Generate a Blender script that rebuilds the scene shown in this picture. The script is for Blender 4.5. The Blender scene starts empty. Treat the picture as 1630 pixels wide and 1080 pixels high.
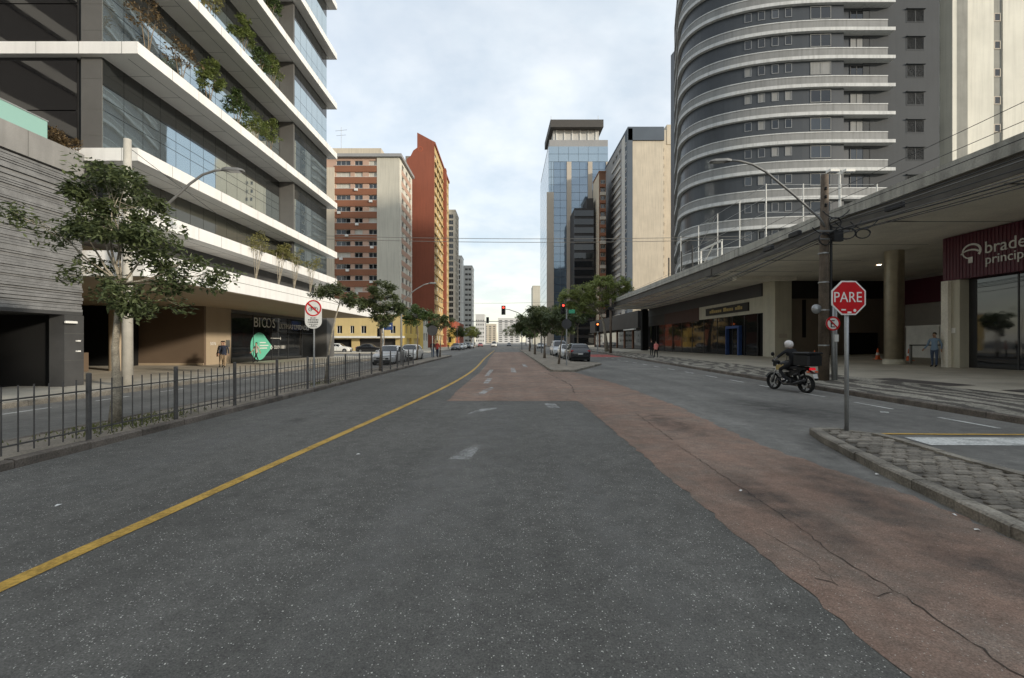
import bpy, bmesh, math, random
from mathutils import Vector, Matrix
R = math.radians
rnd = random.Random(7)
scene = bpy.context.scene
COL = scene.collection

# ------------------------------------------------------------------ camera
cam_data = bpy.data.cameras.new("camera")
cam = bpy.data.objects.new("camera", cam_data)
COL.objects.link(cam)
cam.location = (0, 0, 1.7)
cam.rotation_euler = (R(90), 0, 0)
cam_data.sensor_width = 36
cam_data.lens = 36 * 700 / 1630
cam_data.shift_x = 7 / 1630
cam_data.shift_y = 5 / 1630
cam_data.clip_end = 6000
scene.camera = cam
scene.render.resolution_x, scene.render.resolution_y = 1024, 678

# ------------------------------------------------------------------ sky and sun
SUN_EL = R(13.5)
SUN_DIR = Vector((0.85 * math.cos(SUN_EL), -0.527 * math.cos(SUN_EL), math.sin(SUN_EL)))
world = bpy.data.worlds.new("World")
scene.world = world
world.use_nodes = True
wn, wl = world.node_tree.nodes, world.node_tree.links
wn.clear()
def W(kind, **kw):
    n = wn.new(kind)
    for k, v in kw.items():
        setattr(n, k, v)
    return n
sky = W('ShaderNodeTexSky', sky_type='NISHITA', sun_disc=False)
sky.sun_elevation = SUN_EL
sky.sun_rotation = math.atan2(SUN_DIR.x, SUN_DIR.y)
sky.air_density, sky.dust_density, sky.ozone_density = 1.0, 0.6, 1.2
bg_sky = W('ShaderNodeBackground'); bg_sky.inputs['Strength'].default_value = 0.125
wl.new(sky.outputs[0], bg_sky.inputs[0])
tc = W('ShaderNodeTexCoord')
sep = W('ShaderNodeSeparateXYZ'); wl.new(tc.outputs['Generated'], sep.inputs[0])
zc = W('ShaderNodeMath', operation='MAXIMUM'); wl.new(sep.outputs[2], zc.inputs[0]); zc.inputs[1].default_value = 0.0
za = W('ShaderNodeMath', operation='ADD'); wl.new(zc.outputs[0], za.inputs[0]); za.inputs[1].default_value = 0.16
dx = W('ShaderNodeMath', operation='DIVIDE'); wl.new(sep.outputs[0], dx.inputs[0]); wl.new(za.outputs[0], dx.inputs[1])
dy = W('ShaderNodeMath', operation='DIVIDE'); wl.new(sep.outputs[1], dy.inputs[0]); wl.new(za.outputs[0], dy.inputs[1])
cmb = W('ShaderNodeCombineXYZ'); wl.new(dx.outputs[0], cmb.inputs[0]); wl.new(dy.outputs[0], cmb.inputs[1])
n1 = W('ShaderNodeTexNoise'); n1.inputs['Scale'].default_value = 0.9; n1.inputs['Detail'].default_value = 7; n1.inputs['Roughness'].default_value = 0.55; n1.inputs['Distortion'].default_value = 0.35
wl.new(cmb.outputs[0], n1.inputs['Vector'])
n2 = W('ShaderNodeTexNoise'); n2.inputs['Scale'].default_value = 2.3; n2.inputs['Detail'].default_value = 5; n2.inputs['Roughness'].default_value = 0.6
wl.new(cmb.outputs[0], n2.inputs['Vector'])
cover = W('ShaderNodeMapRange'); wl.new(n1.outputs['Fac'], cover.inputs[0])
cover.inputs[1].default_value = 0.34; cover.inputs[2].default_value = 0.66; cover.inputs[3].default_value = 0.52; cover.inputs[4].default_value = 0.98
shade = W('ShaderNodeValToRGB'); wl.new(n2.outputs['Fac'], shade.inputs[0])
shade.color_ramp.elements[0].position = 0.36; shade.color_ramp.elements[0].color = (0.68, 0.755, 0.82, 1)
shade.color_ramp.elements[1].position = 0.60; shade.color_ramp.elements[1].color = (0.83, 0.875, 0.91, 1)
# the low band of cloud near the horizon is warm: the sun stands low
hz = W('ShaderNodeMapRange'); wl.new(sep.outputs[2], hz.inputs[0])
hz.inputs[1].default_value = 0.0; hz.inputs[2].default_value = 0.30; hz.inputs[3].default_value = 1.0; hz.inputs[4].default_value = 0.0
warm = W('ShaderNodeMix', data_type='RGBA', blend_type='MULTIPLY')
wl.new(hz.outputs[0], warm.inputs[0]); wl.new(shade.outputs[0], warm.inputs[6]); warm.inputs[7].default_value = (1.14, 1.03, 0.86, 1)
bg_cl = W('ShaderNodeBackground'); bg_cl.inputs['Strength'].default_value = 0.70
wl.new(warm.outputs[2], bg_cl.inputs[0])
mixw = W('ShaderNodeMixShader'); wl.new(cover.outputs[0], mixw.inputs[0]); wl.new(bg_sky.outputs[0], mixw.inputs[1]); wl.new(bg_cl.outputs[0], mixw.inputs[2])
wo = W('ShaderNodeOutputWorld'); wl.new(mixw.outputs[0], wo.inputs[0])

sun_data = bpy.data.lights.new("sun", 'SUN')
sun_data.energy = 2.0
sun_data.angle = R(3.5)
sun_data.color = (1.0, 0.90, 0.75)
sun = bpy.data.objects.new("sun", sun_data)
COL.objects.link(sun)
sun.location = SUN_DIR * 80
sun.rotation_euler = SUN_DIR.to_track_quat('Z', 'Y').to_euler()

vs = scene.view_settings
vs.view_transform = 'Standard'; vs.look = 'None'; vs.gamma = 1; vs.exposure = 0.84
vs.use_curve_mapping = False
scene.cycles.use_denoising = True
scene.cycles.max_bounces = 6
scene.cycles.caustics_reflective = False
scene.cycles.caustics_refractive = False

# ------------------------------------------------------------------ materials
MATS = {}
class NT:
    def __init__(s, m):
        s.n, s.l = m.node_tree.nodes, m.node_tree.links
    def new(s, kind, ins=None, **kw):
        n = s.n.new(kind)
        for k, v in kw.items():
            setattr(n, k, v)
        for k, v in (ins or {}).items():
            if hasattr(v, 'is_output') or isinstance(v, bpy.types.NodeSocket):
                s.l.new(v, n.inputs[k])
            else:
                n.inputs[k].default_value = v
        return n
def base_mat(name):
    m = bpy.data.materials.new(name); m.use_nodes = True
    t = NT(m); b = t.n['Principled BSDF']
    MATS[name] = m
    return m, t, b
def c4(c, k=1.0):
    return (min(1, c[0]*k), min(1, c[1]*k), min(1, c[2]*k), 1)
def mat(name, col, rough=0.8, var=0.12, scale=1.5, fine=0.06, fscale=35, bump=0.0, metal=0.0, spec=0.4, island=0.0, streak=0.0, coat=0.0, objrand=0.0):
    """painted / mineral surface: broad uneven tone, fine grain, optional vertical weather streaks"""
    m, t, b = base_mat(name)
    g = t.new('ShaderNodeNewGeometry')
    a = t.new('ShaderNodeTexNoise', {'Vector': g.outputs['Position'], 'Scale': scale, 'Detail': 5, 'Roughness': 0.6})
    f = t.new('ShaderNodeTexNoise', {'Vector': g.outputs['Position'], 'Scale': fscale, 'Detail': 3})
    v = t.new('ShaderNodeMapRange', {0: a.outputs['Fac'], 1: 0.3, 2: 0.7, 3: 1 - var, 4: 1 + var})
    w = t.new('ShaderNodeMapRange', {0: f.outputs['Fac'], 1: 0.3, 2: 0.7, 3: 1 - fine, 4: 1 + fine})
    k = t.new('ShaderNodeMath', {0: v.outputs[0], 1: w.outputs[0]}, operation='MULTIPLY')
    if streak:
        mp = t.new('ShaderNodeMapping', {'Vector': g.outputs['Position'], 'Scale': (2.2, 2.2, 0.10)})
        s = t.new('ShaderNodeTexNoise', {'Vector': mp.outputs[0], 'Scale': 1.6, 'Detail': 4})
        sr = t.new('ShaderNodeMapRange', {0: s.outputs['Fac'], 1: 0.45, 2: 0.75, 3: 1.0, 4: 1 - streak})
        k = t.new('ShaderNodeMath', {0: k.outputs[0], 1: sr.outputs[0]}, operation='MULTIPLY')
    if objrand:
        oi = t.new('ShaderNodeObjectInfo')
        r = t.new('ShaderNodeMapRange', {0: oi.outputs['Random'], 3: 1 - objrand, 4: 1 + objrand})
        k = t.new('ShaderNodeMath', {0: k.outputs[0], 1: r.outputs[0]}, operation='MULTIPLY')
    if island:
        r = t.new('ShaderNodeMapRange', {0: g.outputs['Random Per Island'], 3: 1 - island, 4: 1 + island})
        k = t.new('ShaderNodeMath', {0: k.outputs[0], 1: r.outputs[0]}, operation='MULTIPLY')
    cm = t.new('ShaderNodeVectorMath', {0: (col[0], col[1], col[2])}, operation='SCALE')
    t.l.new(k.outputs[0], cm.inputs['Scale'])
    t.l.new(cm.outputs[0], b.inputs['Base Color'])
    b.inputs['Roughness'].default_value = rough
    b.inputs['Metallic'].default_value = metal
    b.inputs['Specular IOR Level'].default_value = spec
    b.inputs['Coat Weight'].default_value = coat
    b.inputs['Coat Roughness'].default_value = 0.06
    if bump:
        bp = t.new('ShaderNodeBump', {'Height': f.outputs['Fac'], 'Strength': bump, 'Distance': 0.02})
        t.l.new(bp.outputs[0], b.inputs['Normal'])
    return m
def glass(name, col, rough=0.03, ior=1.7, wave=0.02, wscale=0.7, spec=0.5, metal=0.0):
    """tinted glazing seen from the street: dark body, mirror-like face, faintly uneven"""
    m, t, b = base_mat(name)
    g = t.new('ShaderNodeNewGeometry')
    a = t.new('ShaderNodeTexNoise', {'Vector': g.outputs['Position'], 'Scale': wscale, 'Detail': 1})
    bp = t.new('ShaderNodeBump', {'Height': a.outputs['Fac'], 'Strength': wave, 'Distance': 0.3})
    t.l.new(bp.outputs[0], b.inputs['Normal'])
    d = t.new('ShaderNodeTexNoise', {'Vector': g.outputs['Position'], 'Scale': 2.0, 'Detail': 4})
    rr = t.new('ShaderNodeMapRange', {0: d.outputs['Fac'], 1: 0.4, 2: 0.8, 3: rough, 4: rough + 0.05})
    t.l.new(rr.outputs[0], b.inputs['Roughness'])
    b.inputs['Base Color'].default_value = c4(col)
    b.inputs['IOR'].default_value = ior
    b.inputs['Specular IOR Level'].default_value = spec
    b.inputs['Metallic'].default_value = metal
    return m
def emit(name, col, strength):
    m, t, b = base_mat(name)
    b.inputs['Base Color'].default_value = c4(col)
    b.inputs['Emission Color'].default_value = c4(col)
    b.inputs['Emission Strength'].default_value = strength
    return m
def leaf_mat(name, dark, light, trans=0.25):
    m, t, b = base_mat(name)
    g = t.new('ShaderNodeNewGeometry')
    n = t.new('ShaderNodeTexNoise', {'Vector': g.outputs['Position'], 'Scale': 1.6, 'Detail': 2})
    s = t.new('ShaderNodeMath', {0: g.outputs['Random Per Island'], 1: n.outputs['Fac']}, operation='ADD')
    h = t.new('ShaderNodeMath', {0: s.outputs[0], 1: 0.62}, operation='MULTIPLY')
    r = t.new('ShaderNodeValToRGB', {0: h.outputs[0]})
    r.color_ramp.elements[0].position = 0.12; r.color_ramp.elements[0].color = c4(dark)
    r.color_ramp.elements[1].position = 0.85; r.color_ramp.elements[1].color = c4(light)
    t.l.new(r.outputs[0], b.inputs['Base Color'])
    b.inputs['Roughness'].default_value = 0.55
    tr = t.new('ShaderNodeBsdfTranslucent')
    t.l.new(r.outputs[0], tr.inputs[0])
    mx = t.new('ShaderNodeMixShader', {0: trans})
    t.l.new(b.outputs[0], mx.inputs[1]); t.l.new(tr.outputs[0], mx.inputs[2])
    t.l.new(mx.outputs[0], t.n['Material Output'].inputs[0])
    return m

def asphalt(name, col, speck, tone=0.22, dens=0.80, col2=None):
    m, t, b = base_mat(name)
    g = t.new('ShaderNodeNewGeometry'); P = g.outputs['Position']
    big = t.new('ShaderNodeTexNoise', {'Vector': P, 'Scale': 0.33, 'Detail': 5, 'Roughness': 0.6})
    mp = t.new('ShaderNodeMapping', {'Vector': P, 'Scale': (1.0, 0.05, 1.0)})
    lane = t.new('ShaderNodeTexNoise', {'Vector': mp.outputs[0], 'Scale': 1.1, 'Detail': 3})
    fine = t.new('ShaderNodeTexNoise', {'Vector': P, 'Scale': 95, 'Detail': 3, 'Roughness': 0.7})
    med = t.new('ShaderNodeTexNoise', {'Vector': P, 'Scale': 4.2, 'Detail': 7, 'Roughness': 0.75})
    k1 = t.new('ShaderNodeMapRange', {0: big.outputs['Fac'], 1: 0.3, 2: 0.7, 3: 1 - tone, 4: 1 + tone})
    k2 = t.new('ShaderNodeMapRange', {0: lane.outputs['Fac'], 1: 0.3, 2: 0.7, 3: 1 - tone * 0.8, 4: 1 + tone * 0.8})
    k3 = t.new('ShaderNodeMapRange', {0: fine.outputs['Fac'], 1: 0.25, 2: 0.75, 3: 0.48, 4: 1.52})
    k4 = t.new('ShaderNodeMapRange', {0: med.outputs['Fac'], 1: 0.3, 2: 0.7, 3: 0.76, 4: 1.24})
    m1 = t.new('ShaderNodeMath', {0: k1.outputs[0], 1: k2.outputs[0]}, operation='MULTIPLY')
    m2 = t.new('ShaderNodeMath', {0: k3.outputs[0], 1: k4.outputs[0]}, operation='MULTIPLY')
    m3 = t.new('ShaderNodeMath', {0: m1.outputs[0], 1: m2.outputs[0]}, operation='MULTIPLY')
    src = None
    if col2:
        wn_ = t.new('ShaderNodeTexNoise', {'Vector': P, 'Scale': 1.3, 'Detail': 8, 'Roughness': 0.72})
        wm = t.new('ShaderNodeMapRange', {0: wn_.outputs['Fac'], 1: 0.42, 2: 0.68, 3: 0.0, 4: 0.85})
        src = t.new('ShaderNodeMix', data_type='RGBA'); t.l.new(wm.outputs[0], src.inputs[0]); src.inputs[6].default_value = c4(col); src.inputs[7].default_value = c4(col2)
    cm = t.new('ShaderNodeVectorMath', {0: src.outputs[2] if col2 else col}, operation='SCALE'); t.l.new(m3.outputs[0], cm.inputs['Scale'])
    # pale aggregate chips worn free of bitumen
    wob = t.new('ShaderNodeVectorMath', {0: fine.outputs['Color'], 1: (0.016, 0.016, 0.0)}, operation='MULTIPLY')
    pw = t.new('ShaderNodeVectorMath', {0: P, 1: wob.outputs[0]}, operation='ADD')
    vo = t.new('ShaderNodeTexVoronoi', {'Vector': pw.outputs[0], 'Scale': 64}, feature='F1')
    sc = t.new('ShaderNodeSeparateColor', {0: vo.outputs['Color']})
    mb_ = t.new('ShaderNodeMath', {0: med.outputs['Fac'], 1: big.outputs['Fac']}, operation='ADD')
    th0 = t.new('ShaderNodeMapRange', {0: mb_.outputs[0], 1: 0.78, 2: 1.22, 3: dens + 0.30, 4: dens - 0.16})
    pick = t.new('ShaderNodeMath', {0: sc.outputs[0], 1: th0.outputs[0]}, operation='GREATER_THAN')
    rad = t.new('ShaderNodeMapRange', {0: sc.outputs[2], 3: 0.12, 4: 0.42})
    near = t.new('ShaderNodeMath', {0: vo.outputs['Distance'], 1: rad.outputs[0]}, operation='LESS_THAN')
    both = t.new('ShaderNodeMath', {0: pick.outputs[0], 1: near.outputs[0]}, operation='MULTIPLY')
    lev = t.new('ShaderNodeMath', {0: both.outputs[0], 1: sc.outputs[1]}, operation='MULTIPLY')
    lv2 = t.new('ShaderNodeMath', {0: lev.outputs[0], 1: speck}, operation='MULTIPLY')
    mx = t.new('ShaderNodeMix', data_type='RGBA')
    t.l.new(lv2.outputs[0], mx.inputs[0]); t.l.new(cm.outputs[0], mx.inputs[6]); mx.inputs[7].default_value = (0.80, 0.78, 0.70, 1)
    t.l.new(mx.outputs[2], b.inputs['Base Color'])
    b.inputs['Roughness'].default_value = 0.82
    b.inputs['Specular IOR Level'].default_value = 0.25
    bp = t.new('ShaderNodeBump', {'Height': fine.outputs['Fac'], 'Strength': 0.45, 'Distance': 0.012})
    t.l.new(bp.outputs[0], b.inputs['Normal'])
    return m
def worn_paint(name, col, cover):
    """road paint rubbed through to what lies beneath"""
    m, t, b = base_mat(name)
    g = t.new('ShaderNodeNewGeometry'); P = g.outputs['Position']
    a = t.new('ShaderNodeTexNoise', {'Vector': P, 'Scale': 26, 'Detail': 6, 'Roughness': 0.75})
    c = t.new('ShaderNodeTexNoise', {'Vector': P, 'Scale': 2.2, 'Detail': 3})
    s = t.new('ShaderNodeMath', {0: a.outputs['Fac'], 1: c.outputs['Fac']}, operation='ADD')
    k = t.new('ShaderNodeMapRange', {0: s.outputs[0], 1: 0.78, 2: 1.08, 3: cover[0], 4: cover[1]})
    v = t.new('ShaderNodeMapRange', {0: a.outputs['Fac'], 1: 0.3, 2: 0.7, 3: 0.78, 4: 1.15})
    cm = t.new('ShaderNodeVectorMath', {0: col}, operation='SCALE'); t.l.new(v.outputs[0], cm.inputs['Scale'])
    t.l.new(cm.outputs[0], b.inputs['Base Color'])
    b.inputs['Roughness'].default_value = 0.7
    tr = t.new('ShaderNodeBsdfTransparent')
    mx = t.new('ShaderNodeMixShader', {0: k.outputs[0]})
    t.l.new(tr.outputs[0], mx.inputs[1]); t.l.new(b.outputs[0], mx.inputs[2])
    t.l.new(mx.outputs[0], t.n['Material Output'].inputs[0])
    return m
def pave_mat(name):
    """small hand-set pavement stones: pale limestone with wavy dark basalt figures"""
    m, t, b = base_mat(name)
    g = t.new('ShaderNodeNewGeometry'); P = g.outputs['Position']
    mp = t.new('ShaderNodeMapping', {'Vector': P, 'Scale': (1.15, 0.62, 1.0), 'Rotation': (0, 0, 0.5)})
    vo = t.new('ShaderNodeTexVoronoi', {'Vector': P, 'Scale': 13}, feature='F1')
    ed = t.new('ShaderNodeTexVoronoi', {'Vector': P, 'Scale': 13}, feature='DISTANCE_TO_EDGE')
    w = t.new('ShaderNodeTexWave', {'Vector': mp.outputs[0], 'Scale': 0.40, 'Distortion': 17.0, 'Detail': 3.0, 'Detail Scale': 0.75})
    sc = t.new('ShaderNodeSeparateColor', {0: vo.outputs['Color']})
    jit = t.new('ShaderNodeMapRange', {0: sc.outputs[0], 3: -0.16, 4: 0.16})
    su = t.new('ShaderNodeMath', {0: w.outputs['Fac'], 1: jit.outputs[0]}, operation='ADD')
    th = t.new('ShaderNodeMapRange', {0: su.outputs[0], 1: 0.40, 2: 0.56, 3: 0.0, 4: 1.0})
    rp = t.new('ShaderNodeMix', data_type='RGBA')
    t.l.new(th.outputs[0], rp.inputs[0]); rp.inputs[6].default_value = (0.14, 0.125, 0.105, 1); rp.inputs[7].default_value = (0.40, 0.37, 0.305, 1)
    vv = t.new('ShaderNodeMapRange', {0: sc.outputs[1], 3: 0.72, 4: 1.22})
    jo = t.new('ShaderNodeMapRange', {0: ed.outputs['Distance'], 1: 0.02, 2: 0.10, 3: 0.55, 4: 1.0})
    st = t.new('ShaderNodeTexNoise', {'Vector': P, 'Scale': 0.45, 'Detail': 4})
    sm = t.new('ShaderNodeMapRange', {0: st.outputs['Fac'], 1: 0.35, 2: 0.65, 3: 0.72, 4: 1.12})
    k = t.new('ShaderNodeMath', {0: vv.outputs[0], 1: jo.outputs[0]}, operation='MULTIPLY')
    k2 = t.new('ShaderNodeMath', {0: k.outputs[0], 1: sm.outputs[0]}, operation='MULTIPLY')
    cm = t.new('ShaderNodeVectorMath', {0: rp.outputs[2]}, operation='SCALE'); t.l.new(k2.outputs[0], cm.inputs['Scale'])
    t.l.new(cm.outputs[0], b.inputs['Base Color']); b.inputs['Roughness'].default_value = 0.75
    bp = t.new('ShaderNodeBump', {'Height': jo.outputs[0], 'Strength': 0.5, 'Distance': 0.01}); t.l.new(bp.outputs[0], b.inputs['Normal'])
    return m

asphalt('asphalt_new', (0.132, 0.127, 0.115), 1.1, 0.15, 0.54)
asphalt('asphalt_old', (0.182, 0.175, 0.160), 0.45, 0.22, 0.84)
asphalt('asphalt_red', (0.285, 0.190, 0.144), 0.60, 0.20, 0.76, (0.198, 0.164, 0.134))
asphalt('ground', (0.16, 0.155, 0.145), 0.1)
worn_paint('yellow_paint', (0.62, 0.38, 0.075), (0.62, 1.0))
worn_paint('white_paint', (0.74, 0.74, 0.70), (0.50, 1.0))
worn_paint('faint_paint', (0.62, 0.62, 0.60), (0.0, 0.62))
def stain_mat(name, col, amount):
    m, t, b = base_mat(name)
    tcn = t.new('ShaderNodeTexCoord')
    ln = t.new('ShaderNodeVectorMath', {0: tcn.outputs['Object']}, operation='LENGTH')
    g = t.new('ShaderNodeNewGeometry')
    a = t.new('ShaderNodeTexNoise', {'Vector': g.outputs['Position'], 'Scale': 2.6, 'Detail': 6, 'Roughness': 0.7})
    f = t.new('ShaderNodeMapRange', {0: ln.outputs['Value'], 1: 0.15, 2: 0.98, 3: 1.0, 4: 0.0}, interpolation_type='SMOOTHSTEP')
    n = t.new('ShaderNodeMapRange', {0: a.outputs['Fac'], 1: 0.36, 2: 0.66, 3: 0.15, 4: 1.0})
    k = t.new('ShaderNodeMath', {0: f.outputs[0], 1: n.outputs[0]}, operation='MULTIPLY')
    k2 = t.new('ShaderNodeMath', {0: k.outputs[0], 1: amount}, operation='MULTIPLY')
    b.inputs['Base Color'].default_value = c4(col); b.inputs['Roughness'].default_value = 0.8
    tr = t.new('ShaderNodeBsdfTransparent')
    mx = t.new('ShaderNodeMixShader', {0: k2.outputs[0]})
    t.l.new(tr.outputs[0], mx.inputs[1]); t.l.new(b.outputs[0], mx.inputs[2])
    t.l.new(mx.outputs[0], t.n['Material Output'].inputs[0])
stain_mat('oil_stain', (0.05, 0.048, 0.045), 0.42)
stain_mat('dust_stain', (0.30, 0.29, 0.27), 0.35)
worn_paint('red_paint', (0.52, 0.14, 0.12), (0.5, 0.95))
pave_mat('petit_pave')
mat('crack', (0.075, 0.058, 0.048), 1.0)
mat('kerb', (0.155, 0.132, 0.110), 0.9, 0.4, 2.5, 0.25, 40, 0.4, objrand=0.2)
mat('kerb_pale', (0.255, 0.23, 0.19), 0.9, 0.4, 2.5, 0.25, 40, 0.4, objrand=0.18)
mat('sett', (0.225, 0.200, 0.165), 0.85, 0.35, 1.3, 0.25, 40, 0.5, objrand=0.32)
mat('mortar', (0.115, 0.103, 0.088), 0.95, 0.2, 3)
mat('median_soil', (0.27, 0.235, 0.19), 0.95, 0.35, 1.3, 0.25, 30, 0.4)
mat('sidewalk_left', (0.50, 0.46, 0.38), 0.85, 0.2, 0.8, 0.1, 30, 0.15)
mat('plaza', (0.43, 0.39, 0.315), 0.8, 0.22, 0.5, 0.1, 30, 0.15)
mat('dark_setts', (0.095, 0.082, 0.072), 0.85, 0.3, 2.0, 0.2, 22, 0.4)
mat('white_panel', (0.82, 0.81, 0.785), 0.55, 0.05, 0.6, 0.02, 20, streak=0.10)
mat('white_panel_soffit', (0.84, 0.82, 0.77), 0.6, 0.06, 0.6)
mat('joint', (0.12, 0.12, 0.11), 0.9)
mat('tan_wall', (0.42, 0.335, 0.235), 0.7, 0.06, 0.7, streak=0.06)
mat('brown_wall', (0.155, 0.112, 0.078), 0.6, 0.06, 0.7)
mat('grey_stone', (0.115, 0.112, 0.106), 0.5, 0.1, 1.0)
mat('dark_stone', (0.062, 0.062, 0.062), 0.5, 0.15, 1.2)
mat('garage_coping', (0.25, 0.245, 0.235), 0.8, 0.12, 0.8, streak=0.2)
mat('slat', (0.185, 0.186, 0.186), 0.8, 0.22, 3.0, 0.15, 40, streak=0.1)
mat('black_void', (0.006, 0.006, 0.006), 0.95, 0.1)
mat('mullion', (0.035, 0.036, 0.038), 0.45, 0.05)
mat('fence_paint', (0.10, 0.095, 0.090), 0.55, 0.2, 5, 0.15, 60)
mat('galvanised', (0.36, 0.37, 0.37), 0.45, 0.12, 6, metal=0.5)
mat('lamp_grey', (0.20, 0.20, 0.195), 0.5, 0.1, 4, metal=0.3)
mat('concrete_pole', (0.47, 0.445, 0.39), 0.85, 0.12, 3, streak=0.12, bump=0.1)
mat('wood_pole', (0.135, 0.105, 0.078), 0.9, 0.3, 4, 0.3, 60, 0.4, streak=0.3)
mat('cable', (0.02, 0.02, 0.021), 0.6)
mat('cable_grey', (0.14, 0.135, 0.125), 0.6)
mat('bark', (0.185, 0.150, 0.115), 0.95, 0.35, 7, 0.3, 50, 0.6)
mat('bark_pale', (0.31, 0.275, 0.215), 0.95, 0.35, 6, 0.3, 50, 0.5)
mat('twig', (0.20, 0.155, 0.105), 0.95)
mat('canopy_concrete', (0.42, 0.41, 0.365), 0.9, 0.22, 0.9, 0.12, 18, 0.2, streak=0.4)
mat('canopy_soffit', (0.82, 0.78, 0.68), 0.8, 0.15, 0.5, 0.08, 12)
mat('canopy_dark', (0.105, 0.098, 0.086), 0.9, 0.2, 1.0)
mat('beige_block', (0.56, 0.53, 0.43), 0.8, 0.08, 0.8, streak=0.12)
mat('recess_wall', (0.20, 0.165, 0.13), 0.7, 0.08, 0.6)
mat('recess_pale', (0.36, 0.33, 0.30), 0.7, 0.08, 0.6)
mat('steel_column', (0.52, 0.47, 0.37), 0.28, 0.12, 2.5, metal=0.9)
mat('maroon', (0.090, 0.014, 0.028), 0.45, 0.06, 1.0)
mat('maroon_rib', (0.105, 0.017, 0.032), 0.45, 0.06, 1.0)
mat('sign_white', (0.78, 0.77, 0.73), 0.5, 0.03)
mat('sign_red', (0.55, 0.008, 0.014), 0.38, 0.05, 3, coat=0.3)
mat('sign_black', (0.015, 0.015, 0.015), 0.5)
mat('sign_back', (0.045, 0.045, 0.047), 0.6)
mat('mint', (0.155, 0.56, 0.40), 0.5, 0.03)
mat('street_green', (0.05, 0.34, 0.19), 0.5)
mat('street_blue', (0.03, 0.07, 0.22), 0.5)
mat('gold', (0.45, 0.33, 0.12), 0.5)
mat('tower_grey', (0.046, 0.051, 0.057), 0.36, 0.07, 0.5, streak=0.08)
mat('tower_side', (0.043, 0.048, 0.053), 0.75, 0.07, 0.5, streak=0.1)
mat('parapet_grey', (0.235, 0.237, 0.232), 0.7, 0.09, 0.5, streak=0.25)
mat('slab_white', (0.54, 0.545, 0.535), 0.7, 0.08, 0.7, streak=0.25)
mat('frame_grey', (0.22, 0.225, 0.23), 0.5)
mat('frame_white', (0.68, 0.67, 0.63), 0.6)
mat('marble', (0.42, 0.42, 0.39), 0.12, 0.25, 0.25, spec=0.7)
mat('concrete_grey', (0.27, 0.265, 0.235), 0.85, 0.12, 0.6, streak=0.15)
mat('cream_wall', (0.66, 0.635, 0.55), 0.8, 0.08, 0.25, streak=0.14)
mat('cream_wall2', (0.56, 0.49, 0.385), 0.8, 0.08, 0.2, streak=0.18)
mat('beige_wall', (0.53, 0.50, 0.42), 0.85, 0.07, 0.15, streak=0.16)
mat('brown_band', (0.235, 0.100, 0.055), 0.85, 0.08, 0.3)
mat('pink_panel', (0.46, 0.31, 0.235), 0.85, 0.08, 0.3)
mat('orange_wall', (0.25, 0.078, 0.046), 0.85, 0.09, 0.12, streak=0.16)
mat('ochre_band', (0.52, 0.38, 0.18), 0.85, 0.08, 0.3)
mat('stone_pier', (0.46, 0.405, 0.335), 0.8, 0.08, 0.2)
mat('slate_blue', (0.085, 0.105, 0.130), 0.7, 0.08, 0.2)
mat('mid_grey_wall', (0.30, 0.30, 0.30), 0.8, 0.08, 0.2)
mat('dark_brown', (0.17, 0.085, 0.05), 0.85, 0.1, 0.3)
mat('pale_grey_wall', (0.53, 0.52, 0.49), 0.85, 0.06, 0.2)
mat('brick_red', (0.36, 0.095, 0.05), 0.85, 0.1, 0.6)
mat('yellow_wall', (0.64, 0.45, 0.12), 0.8, 0.08, 0.4, streak=0.08)
mat('yellow_pale', (0.54, 0.42, 0.20), 0.8, 0.08, 0.4, streak=0.08)
mat('roof_dark', (0.075, 0.07, 0.065), 0.8)
mat('hazy_wall', (0.56, 0.55, 0.53), 0.9, 0.08, 0.05)
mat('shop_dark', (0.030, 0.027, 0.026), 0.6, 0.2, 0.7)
mat('shop_band', (0.062, 0.060, 0.064), 0.6, 0.08, 0.5)
mat('shop_red', (0.055, 0.022, 0.017), 0.6, 0.15, 0.8)
mat('blind', (0.50, 0.48, 0.42), 0.8, 0.06)
glass('glass_dark', (0.012, 0.013, 0.014), 0.02, 1.62, 0.012)
glass('glass_shop', (0.014, 0.014, 0.014), 0.03, 1.33, 0.02, 0.6, spec=0.3)
glass('glass_tower', (0.50, 0.58, 0.60), 0.01, 1.8, 0.010, 0.5, metal=0.88)
glass('glass_side', (0.010, 0.010, 0.011), 0.015, 1.75, 0.010, 0.5)
glass('glass_low', (0.060, 0.062, 0.052), 0.02, 1.6, 0.010, 0.5)
glass('spandrel', (0.024, 0.026, 0.026), 0.06, 1.6, 0.01)
glass('glass_blue', (0.17, 0.235, 0.30), 0.05, 2.4, 0.06, 0.25, metal=0.5)
glass('glass_pale', (0.29, 0.37, 0.43), 0.10, 2.2, 0.05, 0.2, metal=0.45)
glass('glass_green', (0.28, 0.47, 0.42), 0.10, 1.5, 0.0)
glass('glass_window', (0.030, 0.034, 0.038), 0.04, 1.7, 0.03, 0.5)
glass('car_glass', (0.016, 0.018, 0.020), 0.02, 1.7, 0.0)
mat('paint_silver', (0.56, 0.57, 0.575), 0.3, 0.02, metal=0.15, coat=0.8)
mat('paint_white', (0.70, 0.695, 0.66), 0.3, 0.02, coat=0.8)
mat('paint_dark', (0.020, 0.022, 0.028), 0.25, 0.03, coat=1.0)
mat('paint_black', (0.012, 0.012, 0.013), 0.25, 0.03, coat=0.8)
mat('paint_grey', (0.16, 0.165, 0.17), 0.3, 0.02, metal=0.4, coat=0.8)
mat('paint_red', (0.30, 0.02, 0.02), 0.3, 0.02, coat=0.8)
mat('tyre', (0.014, 0.014, 0.014), 0.85, 0.15)
mat('black_plastic', (0.013, 0.013, 0.014), 0.5, 0.1)
mat('rim', (0.38, 0.385, 0.39), 0.35, 0.05, metal=0.8)
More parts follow.
